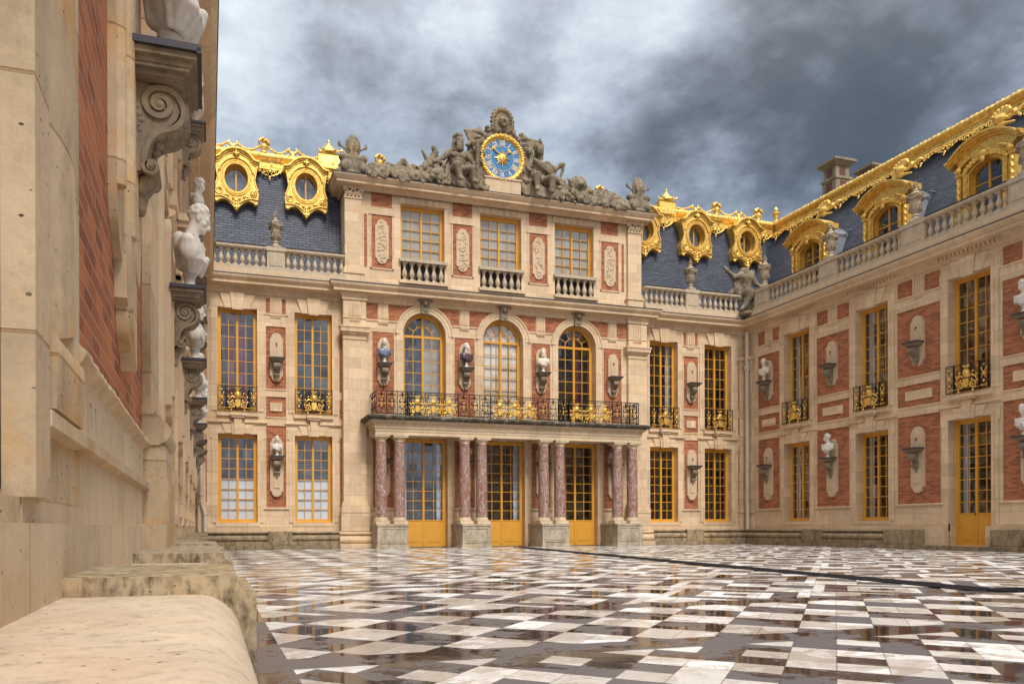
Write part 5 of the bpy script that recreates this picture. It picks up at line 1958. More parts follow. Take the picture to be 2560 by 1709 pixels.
def oeil():
    out_ = [(0, 1.10), (.16, 1.09), (.33, 1.03), (.47, .94), (.58, .82), (.66, .73), (.76, .69), (.88, .68), (.88, .585), (.80, .57), (.78, .50), (.74, .40), (.69, .25), (.655, .08), (.655, -.08), (.70, -.22),
            (.78, -.35), (.84, -.50), (.83, -.66), (.80, -.72), (.82, -.78), (.82, -.90), (.70, -.93), (.60, -.86), (.44, -.84), (.30, -.90), (.20, -1.0), (.12, -1.06), (.10, -1.16), (0, -1.26)]
    poly = out_ + [(-x, z) for x, z in out_[-2:0:-1]]
    n = 96
    ea, eb = .44, .53

    def rayhit(a):
        c, s = math.cos(a), math.sin(a)
        best = 0
        for i in range(len(poly)):
            x1, z1 = poly[i]; x2, z2 = poly[(i + 1) % len(poly)]
            dx, dz = x2 - x1, z2 - z1
            den_ = c * dz - s * dx
            if abs(den_) < 1e-9: continue
            t_ = (x1 * dz - z1 * dx) / den_
            u = (x1 * s - z1 * c) / den_
            if t_ > 0 and -1e-6 <= u <= 1 + 1e-6: best = max(best, t_)
        return best
    b = MB()
    O, I = [], []
    for k_ in range(n):
        a = 2 * PI * k_ / n
        t_ = rayhit(a)
        O.append((t_ * math.cos(a), t_ * math.sin(a)))
        I.append((ea * math.cos(a), eb * math.sin(a)))
    for d0, d1 in ((-.5, .06),):
        vs = [(x, -d1, z) for x, z in O] + [(x, -d1 - .02, z) for x, z in I] + [(x, -d0, z) for x, z in O] + [(x, -d0, z) for x, z in I]
        fs = []
        for k_ in range(n):
            j = (k_ + 1) % n
            fs += [(k_, j, n + j, n + k_), (k_, 2 * n + k_, 2 * n + j, j), (n + k_, n + j, 3 * n + j, 3 * n + k_)]
        b.add(vs, fs)
    for (s1, r) in ((1.12, .035), (1.26, .028), (1.03, .02)):
        b.tube([(ea * s1 * math.cos(2 * PI * k_ / 48), -.085, eb * s1 * math.sin(2 * PI * k_ / 48)) for k_ in range(48)], r, 6, closed=True)
    hood = [(x, z) for x, z in out_[:8]]
    hh = [(-x, z) for x, z in hood[::-1]][:-1] + hood
    for off, d, r in ((0.0, .17, .05), (-.075, .11, .035), (-.15, .08, .022)):
        b.tube([(x * (1 + off * .5), -d, z + off) for x, z in hh], r, 6)
    mz = MB()
    for i in range(len(hh) - 1):
        p, q = hh[i], hh[i + 1]
        b.poly([(p[0], p[1] - .03), (q[0], q[1] - .03), (q[0], q[1] + .02), (p[0], p[1] + .02)], -.4, .15)
    for sg in (-1, 1):
        b.tube([(x, -.09, z) for x, z in spiral(sg * .63, -.54, .02, .155, rad(100), 1.9 * sg, 34)], .024, 5)
        b.tube([(sg * .80, -.08, .52), (sg * .73, -.08, .28), (sg * .68, -.08, .0), (sg * .74, -.08, -.25), (sg * .82, -.08, -.42)], .03, 6)
        b.tube([(sg * .82, -.09, -.76), (sg * .55, -.09, -.74), (sg * .3, -.09, -.82), (sg * .12, -.09, -.95)], .032, 6)
        for k_ in range(7): b.ball((sg * (.77 - .012 * k_), -.10, .46 - k_ * .075), (.035, .03, .036), 6, 5)
        b.ball((sg * .73, -.10, -.95), (.075, .05, .06), 8, 6)
    P = []
    for k_ in range(25):
        a = rad(18 + 144 * k_ / 24)
        rr = random.Random(k_)
        P.append(('e', (.66 * math.cos(a), -.10, .74 * math.sin(a) + .02), (.04, .035, .04)))
    P += [('e', (0, -.17, .86), (.075, .07, .10)), ('e', (0, -.23, .84), (.02, .03, .03)), ('e', (0, -.16, .98), (.05, .05, .05)), ('e', (-.09, -.14, .92), (.05, .04, .05)), ('e', (.09, -.14, .92), (.05, .04, .05)),
          ('e', (-.03, -.225, .885), (.018, .015, .012)), ('e', (.03, -.225, .885), (.018, .015, .012))]
    for (x, z, r) in ((0, -1.0, .07), (0, -1.12, .075), (-.07, -1.13, .05), (.07, -1.13, .05), (0, -1.22, .045), (0, -.88, .06), (-.12, -.80, .05), (.12, -.80, .05), (-.3, -.72, .04), (.3, -.72, .04)):
        P.append(('e', (x, -.10, z), (r, .05, r)))
    for sg in (-1, 1):
        for k_ in range(5): P.append(('e', (sg * (.30 + .05 * k_), -.085, -.66 - .012 * k_), (.035, .02, .02)))
    fr = MB()
    fr.box(-.03, .03, -.22, -.16, -eb, eb)
    fr.tube([(.96 * ea * math.cos(2 * PI * k_ / 48), .19, .96 * eb * math.sin(2 * PI * k_ / 48)) for k_ in range(48)], .035, 6, closed=True)
    pn = MB().add([(ea * math.cos(2 * PI * k_ / 32), .20, eb * math.sin(2 * PI * k_ / 32)) for k_ in range(32)], [tuple(range(32))])
    rm = MB().add([(ea * math.cos(2 * PI * k_ / 32), .40, eb * math.sin(2 * PI * k_ / 32)) for k_ in range(32)], [tuple(range(32))])
    return b.mesh('dormer', 'gold'), blob_mesh('carved_ornament', 'gold', P, .0125, k=.008), fr.mesh('window_frame', 'yellow_paint'), pn.mesh('pane', 'glass', False), rm.mesh('blind', 'grey_blind', False)


def add_oeil(root, x, d, z):
    ms = cached('oeil', oeil)
    o = link('round_dormer', ms[0], root, (x, -d, z))
    for nm, me in zip(('carved_ornament', 'window_frame', 'pane', 'blind'), ms[1:]): link(nm, me, o)


for x in (-10.62, -7.95, 7.25, 9.98, 12.78): add_oeil(MAIN, x, -.66, 14.2)


# crest along the ridge: baskets of flowers, palmettes and garlands
def basket():
    r = random.Random(8)
    P = [('c', (0, 0, 0), (0, 0, .22), .10, .15), ('e', (0, 0, .0), (.14, .12, .05))]
    for i in range(46):
        a, e = r.uniform(0, 2 * PI), r.uniform(-.3, 1.4)
        P.append(('e', (.21 * math.cos(a) * math.cos(e), .15 * math.sin(a) * math.cos(e), .36 + .20 * math.sin(e)), (.045, .045, .045)))
    return blob_mesh('flower_basket', 'gold', P, .02, k=.008)


def palmette():
    P = [('c', (0, 0, -.02), (0, 0, .12), .10, .07)]
    for sg in (-1, 1):
        P += [('c', (sg * .04, 0, .1), (sg * .16, 0, .22), .05, .04), ('c', (sg * .16, 0, .22), (sg * .12, 0, .34), .04, .02), ('c', (sg * .16, 0, .2), (sg * .26, 0, .26), .035, .015), ('e', (sg * .18, 0, .02), (.07, .05, .05))]
    return blob_mesh('palmette', 'gold', P, .02, k=.012)


def crown():
    P = [('e', (0, 0, .35), (.30, .2, .08)), ('e', (0, 0, .48), (.22, .16, .12)), ('e', (0, 0, .62), (.09, .09, .07)), ('e', (0, 0, .76), (.05, .05, .09)), ('c', (-.16, 0, .5), (0, 0, .64), .035, .03), ('c', (.16, 0, .5), (0, 0, .64), .035, .03)]
    for k_ in range(7): P.append(('e', (-.27 + .09 * k_, -.14, .42), (.035, .04, .045)))
    P += [('c', (.2, -.05, .36), (.5, -.05, .44), .035, .03), ('e', (.52, -.05, .44), (.05, .04, .09)), ('e', (.56, -.05, .42), (.07, .03, .03)), ('c', (-.25, 0, .3), (-.42, 0, .42), .05, .03)]
    return blob_mesh('crown', 'gold', P, .022, k=.012)


bk, pm, cw = basket(), palmette(), crown()
ZR = 15.48
rnd = random.Random(2)
items = [('p', -13.1), ('b', -11.9), ('p', -10.73), ('b', -9.55), ('p', -8.43), ('c', -7.0), ('b', -4.9), ('b', 5.2), ('c', 8.64), ('p', 10.21), ('b', 11.37), ('p', 12.62), ('b', 13.73)]
for k_, x in items:
    o = link({'p': 'palmette', 'b': 'flower_basket', 'c': 'crown'}[k_], {'p': pm, 'b': bk, 'c': cw}[k_], rA, (x, 1.0, ZR + (.02 if k_ != 'c' else .05)))
    if k_ == 'c': MB().mould([(-1.2, ZR - .3), (-.86, ZR - .3), (-.86, ZR - .22), (-.9, ZR + .25), (-.86, ZR + .32), (-1.2, ZR + .32)], x - .42, x + .42).build('crest_block', 'gold', rA)
xs_ = [x for _, x in items]
for a, c in zip(xs_, xs_[1:]):
    if a < -5 < c or (a < 6 < c) or (a > -6 and c < 6): continue
    n = 16
    gar = MB()
    for i in range(n + 1):
        u = i / n
        gar.ball((a + .15 + (c - a - .3) * u, 1.0 + rnd.uniform(-.02, .02), ZR + .27 - .20 * math.sin(PI * u) + rnd.uniform(-.012, .012)), (.055, .045, rnd.uniform(.040, .058)), 6, 5)
    gar.build('garland', 'gold', rA, fixn=False)
fin = MB().lathe([(.16, 0), (.16, .06), (.10, .10), (.07, .18), (.09, .24), (.13, .42), (.20, .46), (.20, .50), (.12, .53), (.06, .6), (.10, .66), (.08, .74), (.02, .82)], n=14).build('finial', 'gold', rA, (14.78, 1.0, ZR - .02))

# right wing roof
slate_sheet(RW, -31.5, 13.0, -.80, 10.4, -2.62, 15.05)
roofR = MB().box(-31.5, -6.0, -3.4, -2.66, 14.6, 15.24).build('roof', 'lead_dark', RW)
rR = ridge(roofR, -30.6, -6.0, -2.5, 15.02)
add_valances(rR, [-29.6 + .95 * k_ for k_ in range(25)], -2.42, 14.93, rad(20))


def cartouche():
    P = []
    for k_ in range(7):
        a = rad(15 + 150 * k_ / 6)
        P.append(('c', (0, -.12, -.02), (.30 * math.cos(a), -.22, .05 + .26 * math.sin(a)), .05, .06))
    P += [('e', (0, -.16, -.05), (.20, .12, .15)), ('c', (-.34, -.06, .1), (-.5, -.02, -.25), .08, .05), ('c', (.34, -.06, .1), (.55, -.02, -.15), .08, .05), ('c', (.2, -.1, -.1), (.62, -.06, .08), .06, .06),
          ('c', (-.2, -.1, -.12), (-.55, -.04, -.38), .07, .05), ('e', (.66, -.06, .1), (.11, .08, .08)), ('e', (-.55, -.02, -.42), (.12, .07, .10)), ('e', (0, -.1, -.25), (.12, .08, .1)), ('c', (.1, -.1, -.25), (.4, -.05, -.3), .06, .04)]
    return blob_mesh('shell_cartouche', 'gold', P, .022, k=.014)


ctm = cartouche()
for x in (-25.88, -22.15, -18.4, -14.7):
    q = link('shell_cartouche', ctm, rR, (x, 1.60, 14.32))
    q.rotation_euler = (-rad(18), 0, 0)


def dormer():
    b = MB()
    R = 1.45
    def arch(hw, z0, rise, n=14):
        R_ = (hw * hw + rise * rise) / (2 * rise)
        a = math.asin(hw / R_)
        return [(R_ * math.sin(-a + 2 * a * i / n), z0 + rise - R_ + R_ * math.cos(-a + 2 * a * i / n)) for i in range(n + 1)]
    ow, os, orise = .56, 12.55, .30                 # window opening
    inner = arch(ow, os, orise)
    outer = arch(1.02, 13.12, .42)
    n = len(inner)
    for i in range(n - 1):
        b.poly([inner[i], inner[i + 1], outer[i + 1], outer[i]], -.25, .06)
    for sg in (-1, 1):
        side = [(sg * ow, 10.4), (sg * 1.10, 10.4), (sg * 1.12, 11.0), (sg * 1.06, 11.35), (sg * .92, 11.62), (sg * .84, 12.0), (sg * .82, 12.9), (sg * 1.02, 13.12), (sg * ow, os)]
        b.poly(side if sg > 0 else side[::-1], -.25, .0601)
        b.box(sg * (ow + .03), sg * (ow + .17), .06, .13, 10.4, 12.62)
        b.box(sg * .78, sg * .98, -.2, .16, 12.62, 12.72)
        b.box(sg * .80, sg * .94, -.2, .11, 11.75, 12.62)
        for k_ in range(28): b.ball((sg * (ow + .10), -.135, 10.75 + k_ * .068), (.030, .028, .030), 6, 5)
        b.tube([(x, -.09, z) for x, z in spiral(sg * .94, 11.28, .02, .14, rad(90), 1.6 * sg, 26)], .028, 5)
        b.tube([(sg * .84, -.1, 12.6), (sg * .85, -.1, 12.1), (sg * .92, -.1, 11.7), (sg * 1.08, -.09, 11.42)], .035, 6)
    hd = arch(1.13, 13.20, .50, 18)
    hl = [(-1.24, 13.20)] + hd + [(1.24, 13.20)]
    for i in range(len(hl) - 1):
        p, q = hl[i], hl[i + 1]
        for (o0, o1, d) in ((-.05, .02, .34), (-.12, -.05, .26), (-.19, -.12, .16)):
            b.poly([(p[0], p[1] + o0), (q[0], q[1] + o0), (q[0], q[1] + o1), (p[0], p[1] + o1)], -.25, d)
    P = []
    for i in range(30):
        a = -1 + 2 * i / 29
        P.append(('e', (a * .74, -.12, 12.98 - .36 * a * a + .02 * math.sin(i * 2.2)), (.055, .05, .055)))
        if i % 2: P.append(('e', (a * .70, -.14, 13.06 - .33 * a * a), (.045, .05, .04)))
    for sg in (-1, 1):
        for k_ in range(13):
            P.append(('e', (sg * (.88 + .02 * math.sin(k_ * 2)), -.13, 12.5 - .075 * k_), (.055, .05, .05)))
        P += [('e', (sg * .86, -.17, 12.80), (.12, .08, .10)), ('c', (sg * .5, -.13, 13.1), (sg * .86, -.14, 12.9), .05, .06)]
    P += [('e', (0, -.17, 13.02), (.14, .09, .14)), ('e', (0, -.2, 12.84), (.08, .06, .10)), ('e', (-.16, -.15, 13.06), (.1, .06, .07)), ('e', (.16, -.15, 13.06), (.1, .06, .07))]
    fr = MB()
    fr.box(-.032, .032, -.20, -.12, 10.5, 12.83)
    for sg in (-1, 1):
        fr.box(sg * ow, sg * (ow - .07), -.20, -.13, 10.5, 12.58)
        for z in (11.35, 12.15): fr.box(sg * .03, sg * (ow - .06), -.19, -.135, z, z + .035)
    ai, ao = arch(ow - .06, os, orise - .04), inner
    for i in range(n - 1): fr.poly([ai[i], ai[i + 1], ao[i + 1], ao[i]], -.2, -.13)
    gp = [(-ow, 10.5), (ow, 10.5)] + inner[::-1]
    pn = MB().add([(x, .165, z) for x, z in gp], [tuple(range(len(gp)))])
    rm = MB().add([(x, .75, z) for x, z in gp], [tuple(range(len(gp)))])
    # lead-covered body running back into the slope
    ld = MB()
    sec = [(-.86, 10.4), (-.86, 12.85)] + [(x * .90, z - .02) for x, z in arch(1.0, 12.98, .50, 12)] + [(.86, 12.85), (.86, 10.4)]
    m_ = len(sec)
    vs = [(x, .26, z) for x, z in sec] + [(x, 2.3, z) for x, z in sec]
    ld.add(vs, [(i, i + 1, m_ + i + 1, m_ + i) for i in range(m_ - 1)], False)
    for y in (.45, 1.05, 1.65):
        ld.tube([(x * 1.01, y, z + .01) for x, z in sec[1:-1]], .022, 5)
    ld.tube([(-1.0, .9, 13.12), (-1.0, 2.1, 13.1)], .035, 6)
    ld.tube([(1.0, .9, 13.12), (1.0, 2.1, 13.1)], .035, 6)
    # flared end where the roof meets the slates
    sec2 = [(x * 1.22, z + .10 * (1 if abs(x) < .8 else -.2)) for x, z in sec[2:-2]]
    sec1 = sec[2:-2]
    q = len(sec1)
    vs = [(x, 1.25, z + .01) for x, z in sec1] + [(x, 1.85, z) for x, z in sec2]
    ld.add(vs, [(i, i + 1, q + i + 1, q + i) for i in range(q - 1)], True)
    return (b.mesh('dormer', 'gold'), blob_mesh('carved_garland', 'gold', P, .016, k=.010), fr.mesh('window_frame', 'yellow_paint'), pn.mesh('pane', 'glass', False), rm.mesh('room_interior', 'dark_room', False), ld.mesh('dormer_roof', 'lead', False))


dm = dormer()
for x in (-25.88, -22.15, -18.35, -14.6):
    o = link('dormer', dm[0], RW, (x, .72, 0))
    for nm, me in zip(('carved_garland', 'window_frame', 'pane', 'room_interior', 'dormer_roof'), dm[1:]): link(nm, me, o)

# left wing roof
slate_sheet(LW, -1, 30.0, -.80, 10.4, -2.62, 15.05)

# chimney stacks behind the right wing ridge
def chimney(x, y, z0, z1, w, dp, label):
    t_ = thing('chimney_stack', label, 'chimney', (x, y, z0))
    h = z1 - z0
    b = MB()
    b.box(-w / 2, w / 2, -dp / 2, dp / 2, 0, h - .9)
    b.box(-w / 2 + .05, w / 2 - .05, -dp / 2 + .05, dp / 2 - .05, h - .9, h - .28)
    b.box(-w / 2 - .06, w / 2 + .06, -dp / 2 - .06, dp / 2 + .06, h - 1.0, h - .88)
    for (e, a, c) in ((.05, .30, .22), (.12, .22, .14), (.20, .14, .05), (.16, .05, 0)):
        b.box(-w / 2 - e, w / 2 + e, -dp / 2 - e, dp / 2 + e, h - a, h - c + .001)
    b.build('stone_stack', 'carved_stone', t_)
    k_ = MB()
    e = .006
    for zz0, zz1 in ((0, h - 2.1), (h - 1.9, h - 1.1)):
        k_.box(-w * .22, w * .22, -dp / 2 - e, dp / 2 + e, zz0, zz1)
        k_.box(-w / 2 - e, w / 2 + e, -dp * .22, dp * .22, zz0, zz1)
    k_.box(-w * .2, w * .2, -dp / 2 + .05 - e, dp / 2 - .05 + e, h - .82, h - .36)
    k_.box(-w / 2 + .05 - e, w / 2 - .05 + e, -dp * .2, dp * .2, h - .82, h - .36)
    k_.build('brick_panel', 'old_brick', t_)


simple('old_brick', (.13, .06, .045), .85, var=.35, vs=9)
chimney(30.6, 30.45, 13.0, 19.2, .95, .85, 'square brick and stone chimney stack behind the gilded ridge of the right wing')
chimney(32.75, 30.25, 13.0, 19.1, 1.0, .8, 'second chimney stack, mostly hidden behind the gilded ridge')

# ------------------------------------------------------------------ urns and busts
add_urn((11.7 - 9.22, 28.72, 11.335), .3, 'stone urn on the balustrade left of the clock pavilion, between the two oval gilded dormers')
add_urn((11.7 + 9.0, 28.72, 11.335), .1, 'stone urn on the balustrade just right of the clock pavilion')
add_urn((23.62, 27.45, 11.355), .6, 'stone urn beside the headless corner statue on the right balustrade')
add_urn((23.62, 23.8, 11.355), 0, 'stone urn beside the lead side of the farthest gilded arched dormer')
add_urn((23.62, 20.1, 11.355), .4, 'stone urn in front of the grey lead body of the middle arched dormer')
add_urn((23.62, 16.4, 11.355), .2, 'stone urn cut by the right edge of the picture, beside the nearest arched dormer')

S1 = 1.12
G = 'marble busts standing on wall corbels'
add_bust((11.7 - 9.19, 28.74, 3.52), .2, 'laurel' if 0 else 'roman', 'white marble bust between the two ground floor windows left of the portico', .92, G)
add_bust((11.7 - 5.07, 28.50, 7.22), -.1, 'blue', 'bust with white head and blue grey drapery left of the first arched window', 1.18, G)
add_bust((11.7 - 1.69, 28.50, 7.22), .3, 'purple', 'bust with pale head and dark purple drapery between the first two arched windows', 1.22, G)
add_bust((11.7 + 1.69, 28.50, 7.22), -.2, 'beard', 'cream bearded bust between the middle and right arched windows', 1.22, G)
add_bust((11.7 - 1.69, 28.50, 3.47), .3, 'lady', 'white bust half hidden behind the second pair of marble columns', 1.1, G)
add_bust((11.7 + 5.07, 28.50, 3.47), -.3, 'roman', 'white bust half hidden behind the rightmost pair of marble columns', 1.1, G)
RZ_ = -PI / 2
add_bust((23.64, 27.55, 7.22), RZ_, 'laurel', 'cream bust with a leafy wreath on the upper wall nearest the corner drainpipe', 1.22, G)
add_bust((23.64, 24.0, 3.52), RZ_, 'cap', 'white bust looking left between the two ground floor windows of the right wing', 1.15, G)
add_bust((23.64, 16.5, 7.22), RZ_, 'bowed', 'white bust with bowed head on the upper right wall at the picture edge', 1.22, G)
add_bust((23.64, 16.5, 3.52), RZ_, 'young', 'white bust cut by the right picture edge beside the yellow double door', 1.15, G)
LZ = PI / 2
lx = XL + .28
add_bust((lx - .005, 4.53, 3.44), LZ, 'lady', 'white draped bust cut by the picture top on the large scrolled corbel', 1.15, G)
add_bust((lx, 8.9, 3.49), LZ, 'young', 'large white bust in profile with lowered face on the left wall', 1.22, G)
add_bust((lx, 12.6, 3.49), LZ, 'roman', 'white bust with smooth head on the second corbel below the large profile bust', 1.2, G)
add_bust((lx, 12.6, 7.22), LZ, 'laurel', 'pale bust in profile high on the left wall against the cornice', 1.2, G)
add_bust((lx, 16.3, 3.49), LZ, 'cap', 'white draped bust low on the left wall above its third small scrolled corbel', 1.15, G)
add_bust((lx, 16.5, 7.22), LZ, 'bowed', 'white bust high on the left wall hidden behind the large profile bust', 1.15, G)
add_bust((lx, 20.24, 7.22), LZ, 'beard', 'small bearded cream bust just right of the chest of the large profile bust', 1.2, G)
add_bust((lx, 24.0, 7.22), LZ, 'roman', 'small white bust on the far left wall below the bearded cream one', 1.15, G)
add_bust((lx, 27.3, 7.22), LZ, 'lady', 'small white hooded bust, lowest of the upper row on the far left wall', 1.1, G)
add_bust((lx, 20.24, 3.49), LZ, 'young', 'tiny white bust far along the left wall just above the drainpipe top', 1.15, G)


# ------------------------------------------------------------------ roof sculpture
def Mx(x=0, y=0, z=0, s=1.0, rx=0, ry=0, rz=0):
    return Matrix.Translation((x, y, z)) @ Euler((rx, ry, rz)).to_matrix().to_4x4() @ Matrix.Scale(s, 4)


def limb(pts, rs):
    return [('c', pts[i], pts[i + 1], rs[i], rs[i + 1]) for i in range(len(pts) - 1)]


# bearded nude man seated with a club
P = xf(head_prims(True, 'long', 11), Mx(.02, -.05, 1.80, 2.35, rz=.25))
P += [('c', (0, .02, 1.45), (.02, -.02, 1.72), .13, .12), ('e', (0, .0, 1.22), (.34, .20, .30)), ('e', (-.15, -.14, 1.33), (.17, .10, .13)), ('e', (.15, -.14, 1.33), (.17, .10, .13)),
      ('e', (0, -.02, .95), (.27, .19, .28)), ('e', (0, .0, .75), (.32, .25, .20))]
for z in (.90, 1.02, 1.13):
    for x in (-.07, .07): P.append(('e', (x, -.19, z), (.07, .05, .055)))
P += limb([(-.36, .0, 1.46), (-.62, -.02, 1.20), (-.95, -.15, .98), (-1.05, -.18, .93)], [.15, .11, .085, .07])
P += limb([(.36, 0, 1.46), (.62, .0, 1.22), (.70, -.22, .98), (.74, -.3, 1.02)], [.15, .11, .085, .08])
P += limb([(-.14, -.05, .75), (-.22, -.62, .70), (-.10, -.62, .22), (-.10, -.78, .10)], [.20, .15, .10, .07])
P += limb([(.14, -.05, .75), (.48, -.55, .66), (.52, -.52, .2), (.60, -.68, .10)], [.20, .15, .10, .07])
P += limb([(.74, -.30, .06), (.74, -.3, .9), (.76, -.3, 1.9)], [.085, .07, .10])
t_ = thing('statue', 'grey stone statue of a seated bearded nude man with a club, left of the clock', 'statue', (11.7 - 2.0, 28.62, 14.40))
link('figure', blob_mesh('figure', 'statue_stone', P, .020, k=.018), t_)
r = random.Random(5)
P = [('e', (.55, .14, .72), (.42, .2, .72)), ('e', (-.6, .14, .5), (.45, .2, .5)), ('e', (.0, .16, .9), (.5, .15, .6)), ('e', (.0, .05, .30), (.65, .35, .34)), ('e', (.45, .1, .2), (.4, .3, .25)), ('e', (-.5, .1, .2), (.4, .3, .25))]
for i in range(34):
    a = r.uniform(-.9, 1.2)
    P.append(('c', (a, -.25 + r.uniform(-.1, .1), .05), (a + r.uniform(-.25, .25), -.1, r.uniform(.35, .70)), .06, .035))
link('rock_and_drapery', blob_mesh('rock_and_drapery', 'statue_stone', P, .026, k=.02, fold=.006, fs=22), t_)

# helmeted man with cloak and raised arm
P = xf(head_prims(False, 'long', 12, helmet=True), Mx(-.05, -.08, 1.95, 2.1, rz=-.15))
P += [('c', (0, .0, 1.55), (-.04, -.05, 1.88), .12, .10), ('e', (0, .0, 1.35), (.32, .20, .28)), ('e', (-.13, -.13, 1.42), (.14, .09, .11)), ('e', (.13, -.13, 1.42), (.14, .09, .11)), ('e', (.04, 0, 1.05), (.24, .18, .28)),
      ('e', (.05, .0, .8), (.30, .24, .22)), ('c', (-.03, .05, 2.22), (.0, .05, 2.42), .07, .03), ('e', (-.07, .05, 2.42), (.04, .03, .07)), ('e', (.06, .05, 2.42), (.04, .03, .07))]
P += limb([(-.33, 0, 1.58), (-.62, -.02, 1.32), (-.55, -.25, 1.08)], [.15, .12, .08])
P += limb([(.33, 0, 1.55), (.65, .0, 1.38), (.95, -.05, 1.60), (1.06, -.05, 1.62)], [.15, .12, .09, .07])
P += limb([(1.06, -.05, 1.64), (1.03, -.05, 1.4), (.92, -.05, 1.05)], [.075, .06, .05])
P += limb([(-.12, -.05, .78), (-.40, -.55, .78), (-.36, -.55, .25), (-.42, -.7, .12)], [.2, .15, .10, .07])
P += limb([(.15, -.05, .78), (.30, -.6, .72), (.28, -.55, .2), (.26, -.72, .1)], [.2, .15, .10, .07])
for i in range(12):
    u = i / 11
    P += limb([(-.34 + .1 * u, -.16, 1.62 - .1 * u), (.05, -.26, 1.45 - .25 * u), (.42, -.12, 1.38 - .3 * u), (.72, .02, 1.25 - .75 * u)], [.035, .04, .04, .035])
t_ = thing('statue', 'grey stone statue of a helmeted cloaked warrior with outstretched arm, right of the clock', 'statue', (11.7 + 1.62, 28.62, 14.40))
link('figure', blob_mesh('figure', 'statue_stone', P, .020, k=.018), t_)
P = [('e', (-.5, .14, .8), (.42, .2, .75)), ('e', (.5, .14, .55), (.42, .2, .55)), ('e', (.05, .16, .9), (.45, .15, .6)), ('e', (.0, .05, .30), (.6, .35, .34)), ('e', (.45, .1, .25), (.4, .3, .28)), ('e', (-.5, .1, .2), (.35, .3, .25))]
for i in range(34):
    a = r.uniform(-.8, 1.0)
    P.append(('c', (a, -.25 + r.uniform(-.1, .1), .05), (a + r.uniform(-.25, .25), -.1, r.uniform(.35, .75)), .06, .035))
link('rock_and_drapery', blob_mesh('rock_and_drapery', 'statue_stone', P, .026, k=.02, fold=.006, fs=22), t_)


def heap(seed, x0, x1, hfun, n, lean=0.0):
    """weapons, drapery, shields and leaves piled to the height given by hfun"""
    r = random.Random(seed)
    P = []
    for i in range(n):
        u = r.random()
        x = x0 + (x1 - x0) * u
        h = hfun(u)
        z = r.uniform(.06, 1.0) * h
        k_ = r.random()
        y = -.10 - .20 * (1 - z / max(h, .01)) + r.uniform(-.06, .05)
        if k_ < .30:                                   # leaf or blade
            a = r.uniform(.3, 2.8)
            l = r.uniform(.08, .20)
            P.append(('e', (x, y, z), (l, .035, .045), (0, -a, r.uniform(-.5, .5))))
        elif k_ < .55:                                 # rounded folds
            s_ = r.uniform(.04, .09)
            for j in range(3):
                P.append(('e', (x + j * s_ * .8, y - .02 * j, z - j * s_ * .7), (s_, s_ * .8, s_ * r.uniform(.8, 1.6)), (r.uniform(-1, 1), r.uniform(-1, 1), 0)))
        elif k_ < .70:                                 # small shield with a rim
            s_ = r.uniform(.08, .15)
            for j in range(12):
                a = 2 * PI * j / 12
                P.append(('e', (x + s_ * math.cos(a), y - .05, z + s_ * math.sin(a)), (.028, .03, .028)))
            P.append(('e', (x, y - .02, z), (s_ * .95, .05, s_ * .95)))
        elif k_ < .85:                                 # mask or helmet
            s_ = r.uniform(.07, .11)
            P += [('e', (x, y - .03, z), (s_, s_, s_ * 1.25)), ('e', (x, y - s_ - .03, z - .01), (s_ * .25, s_ * .3, s_ * .4)), ('e', (x, y, z + s_), (s_ * 1.1, s_, s_ * .5))]
        else:                                          # shaft
            a = r.uniform(.5, 2.6)
            l = r.uniform(.15, .28)
            P.append(('c', (x - l * math.cos(a), y, max(.05, z - l * math.sin(a))), (x + l * .6 * math.cos(a), y - .04, z + l * .6 * math.sin(a)), .028, .035))
        if i % 3 == 0: P.append(('e', (x, .02, h * .42), (.17, .16, h * .46)))
    return P


P = heap(1, -5.75, -2.6, lambda u: .36 + .62 * u ** 1.2 + .10 * math.sin(u * 9), 280)
P += limb([(-3.5, 0, .5), (-3.1, -.05, 1.0), (-2.95, -.1, 1.35), (-3.05, -.15, 1.5)], [.22, .18, .12, .09])
P += limb([(-3.05, 0, .9), (-2.75, .05, 1.2), (-2.65, .05, .9)], [.1, .12, .06])
for k_ in range(5): P += limb([(-3.2, .05, 1.0), (-3.35 - .03 * k_, .02, 1.15 + .07 * k_)], [.07, .04])
P += limb([(-4.6, 0, .5), (-4.25, -.02, .85), (-4.0, 0, .6)], [.12, .12, .1])
t_ = thing('trophy_relief', 'grey carved heap of arms and a winged beast left of the seated nude man', 'sculpture', (11.7, 28.66, 14.40))
link('carving', blob_mesh('carving', 'statue_stone', P, .024, k=.014, grain=.0022), t_)
P = heap(2, 2.4, 5.75, lambda u: 1.06 - .66 * u + .10 * math.sin(u * 11), 300)
P += [('e', (3.35, -.2, .80), (.30, .24, .30)), ('e', (3.35, -.42, .74), (.12, .12, .10))]
for k_ in range(15):
    a = 2 * PI * k_ / 15
    P.append(('e', (3.35 + .30 * math.cos(a), -.18, .82 + .32 * math.sin(a)), (.08, .09, .08)))
t_ = thing('trophy_relief', 'grey carved heap of arms with a lion mask sloping down right of the helmeted warrior', 'sculpture', (11.7, 28.66, 14.40))
link('carving', blob_mesh('carving', 'statue_stone', P, .024, k=.014, grain=.0022), t_)


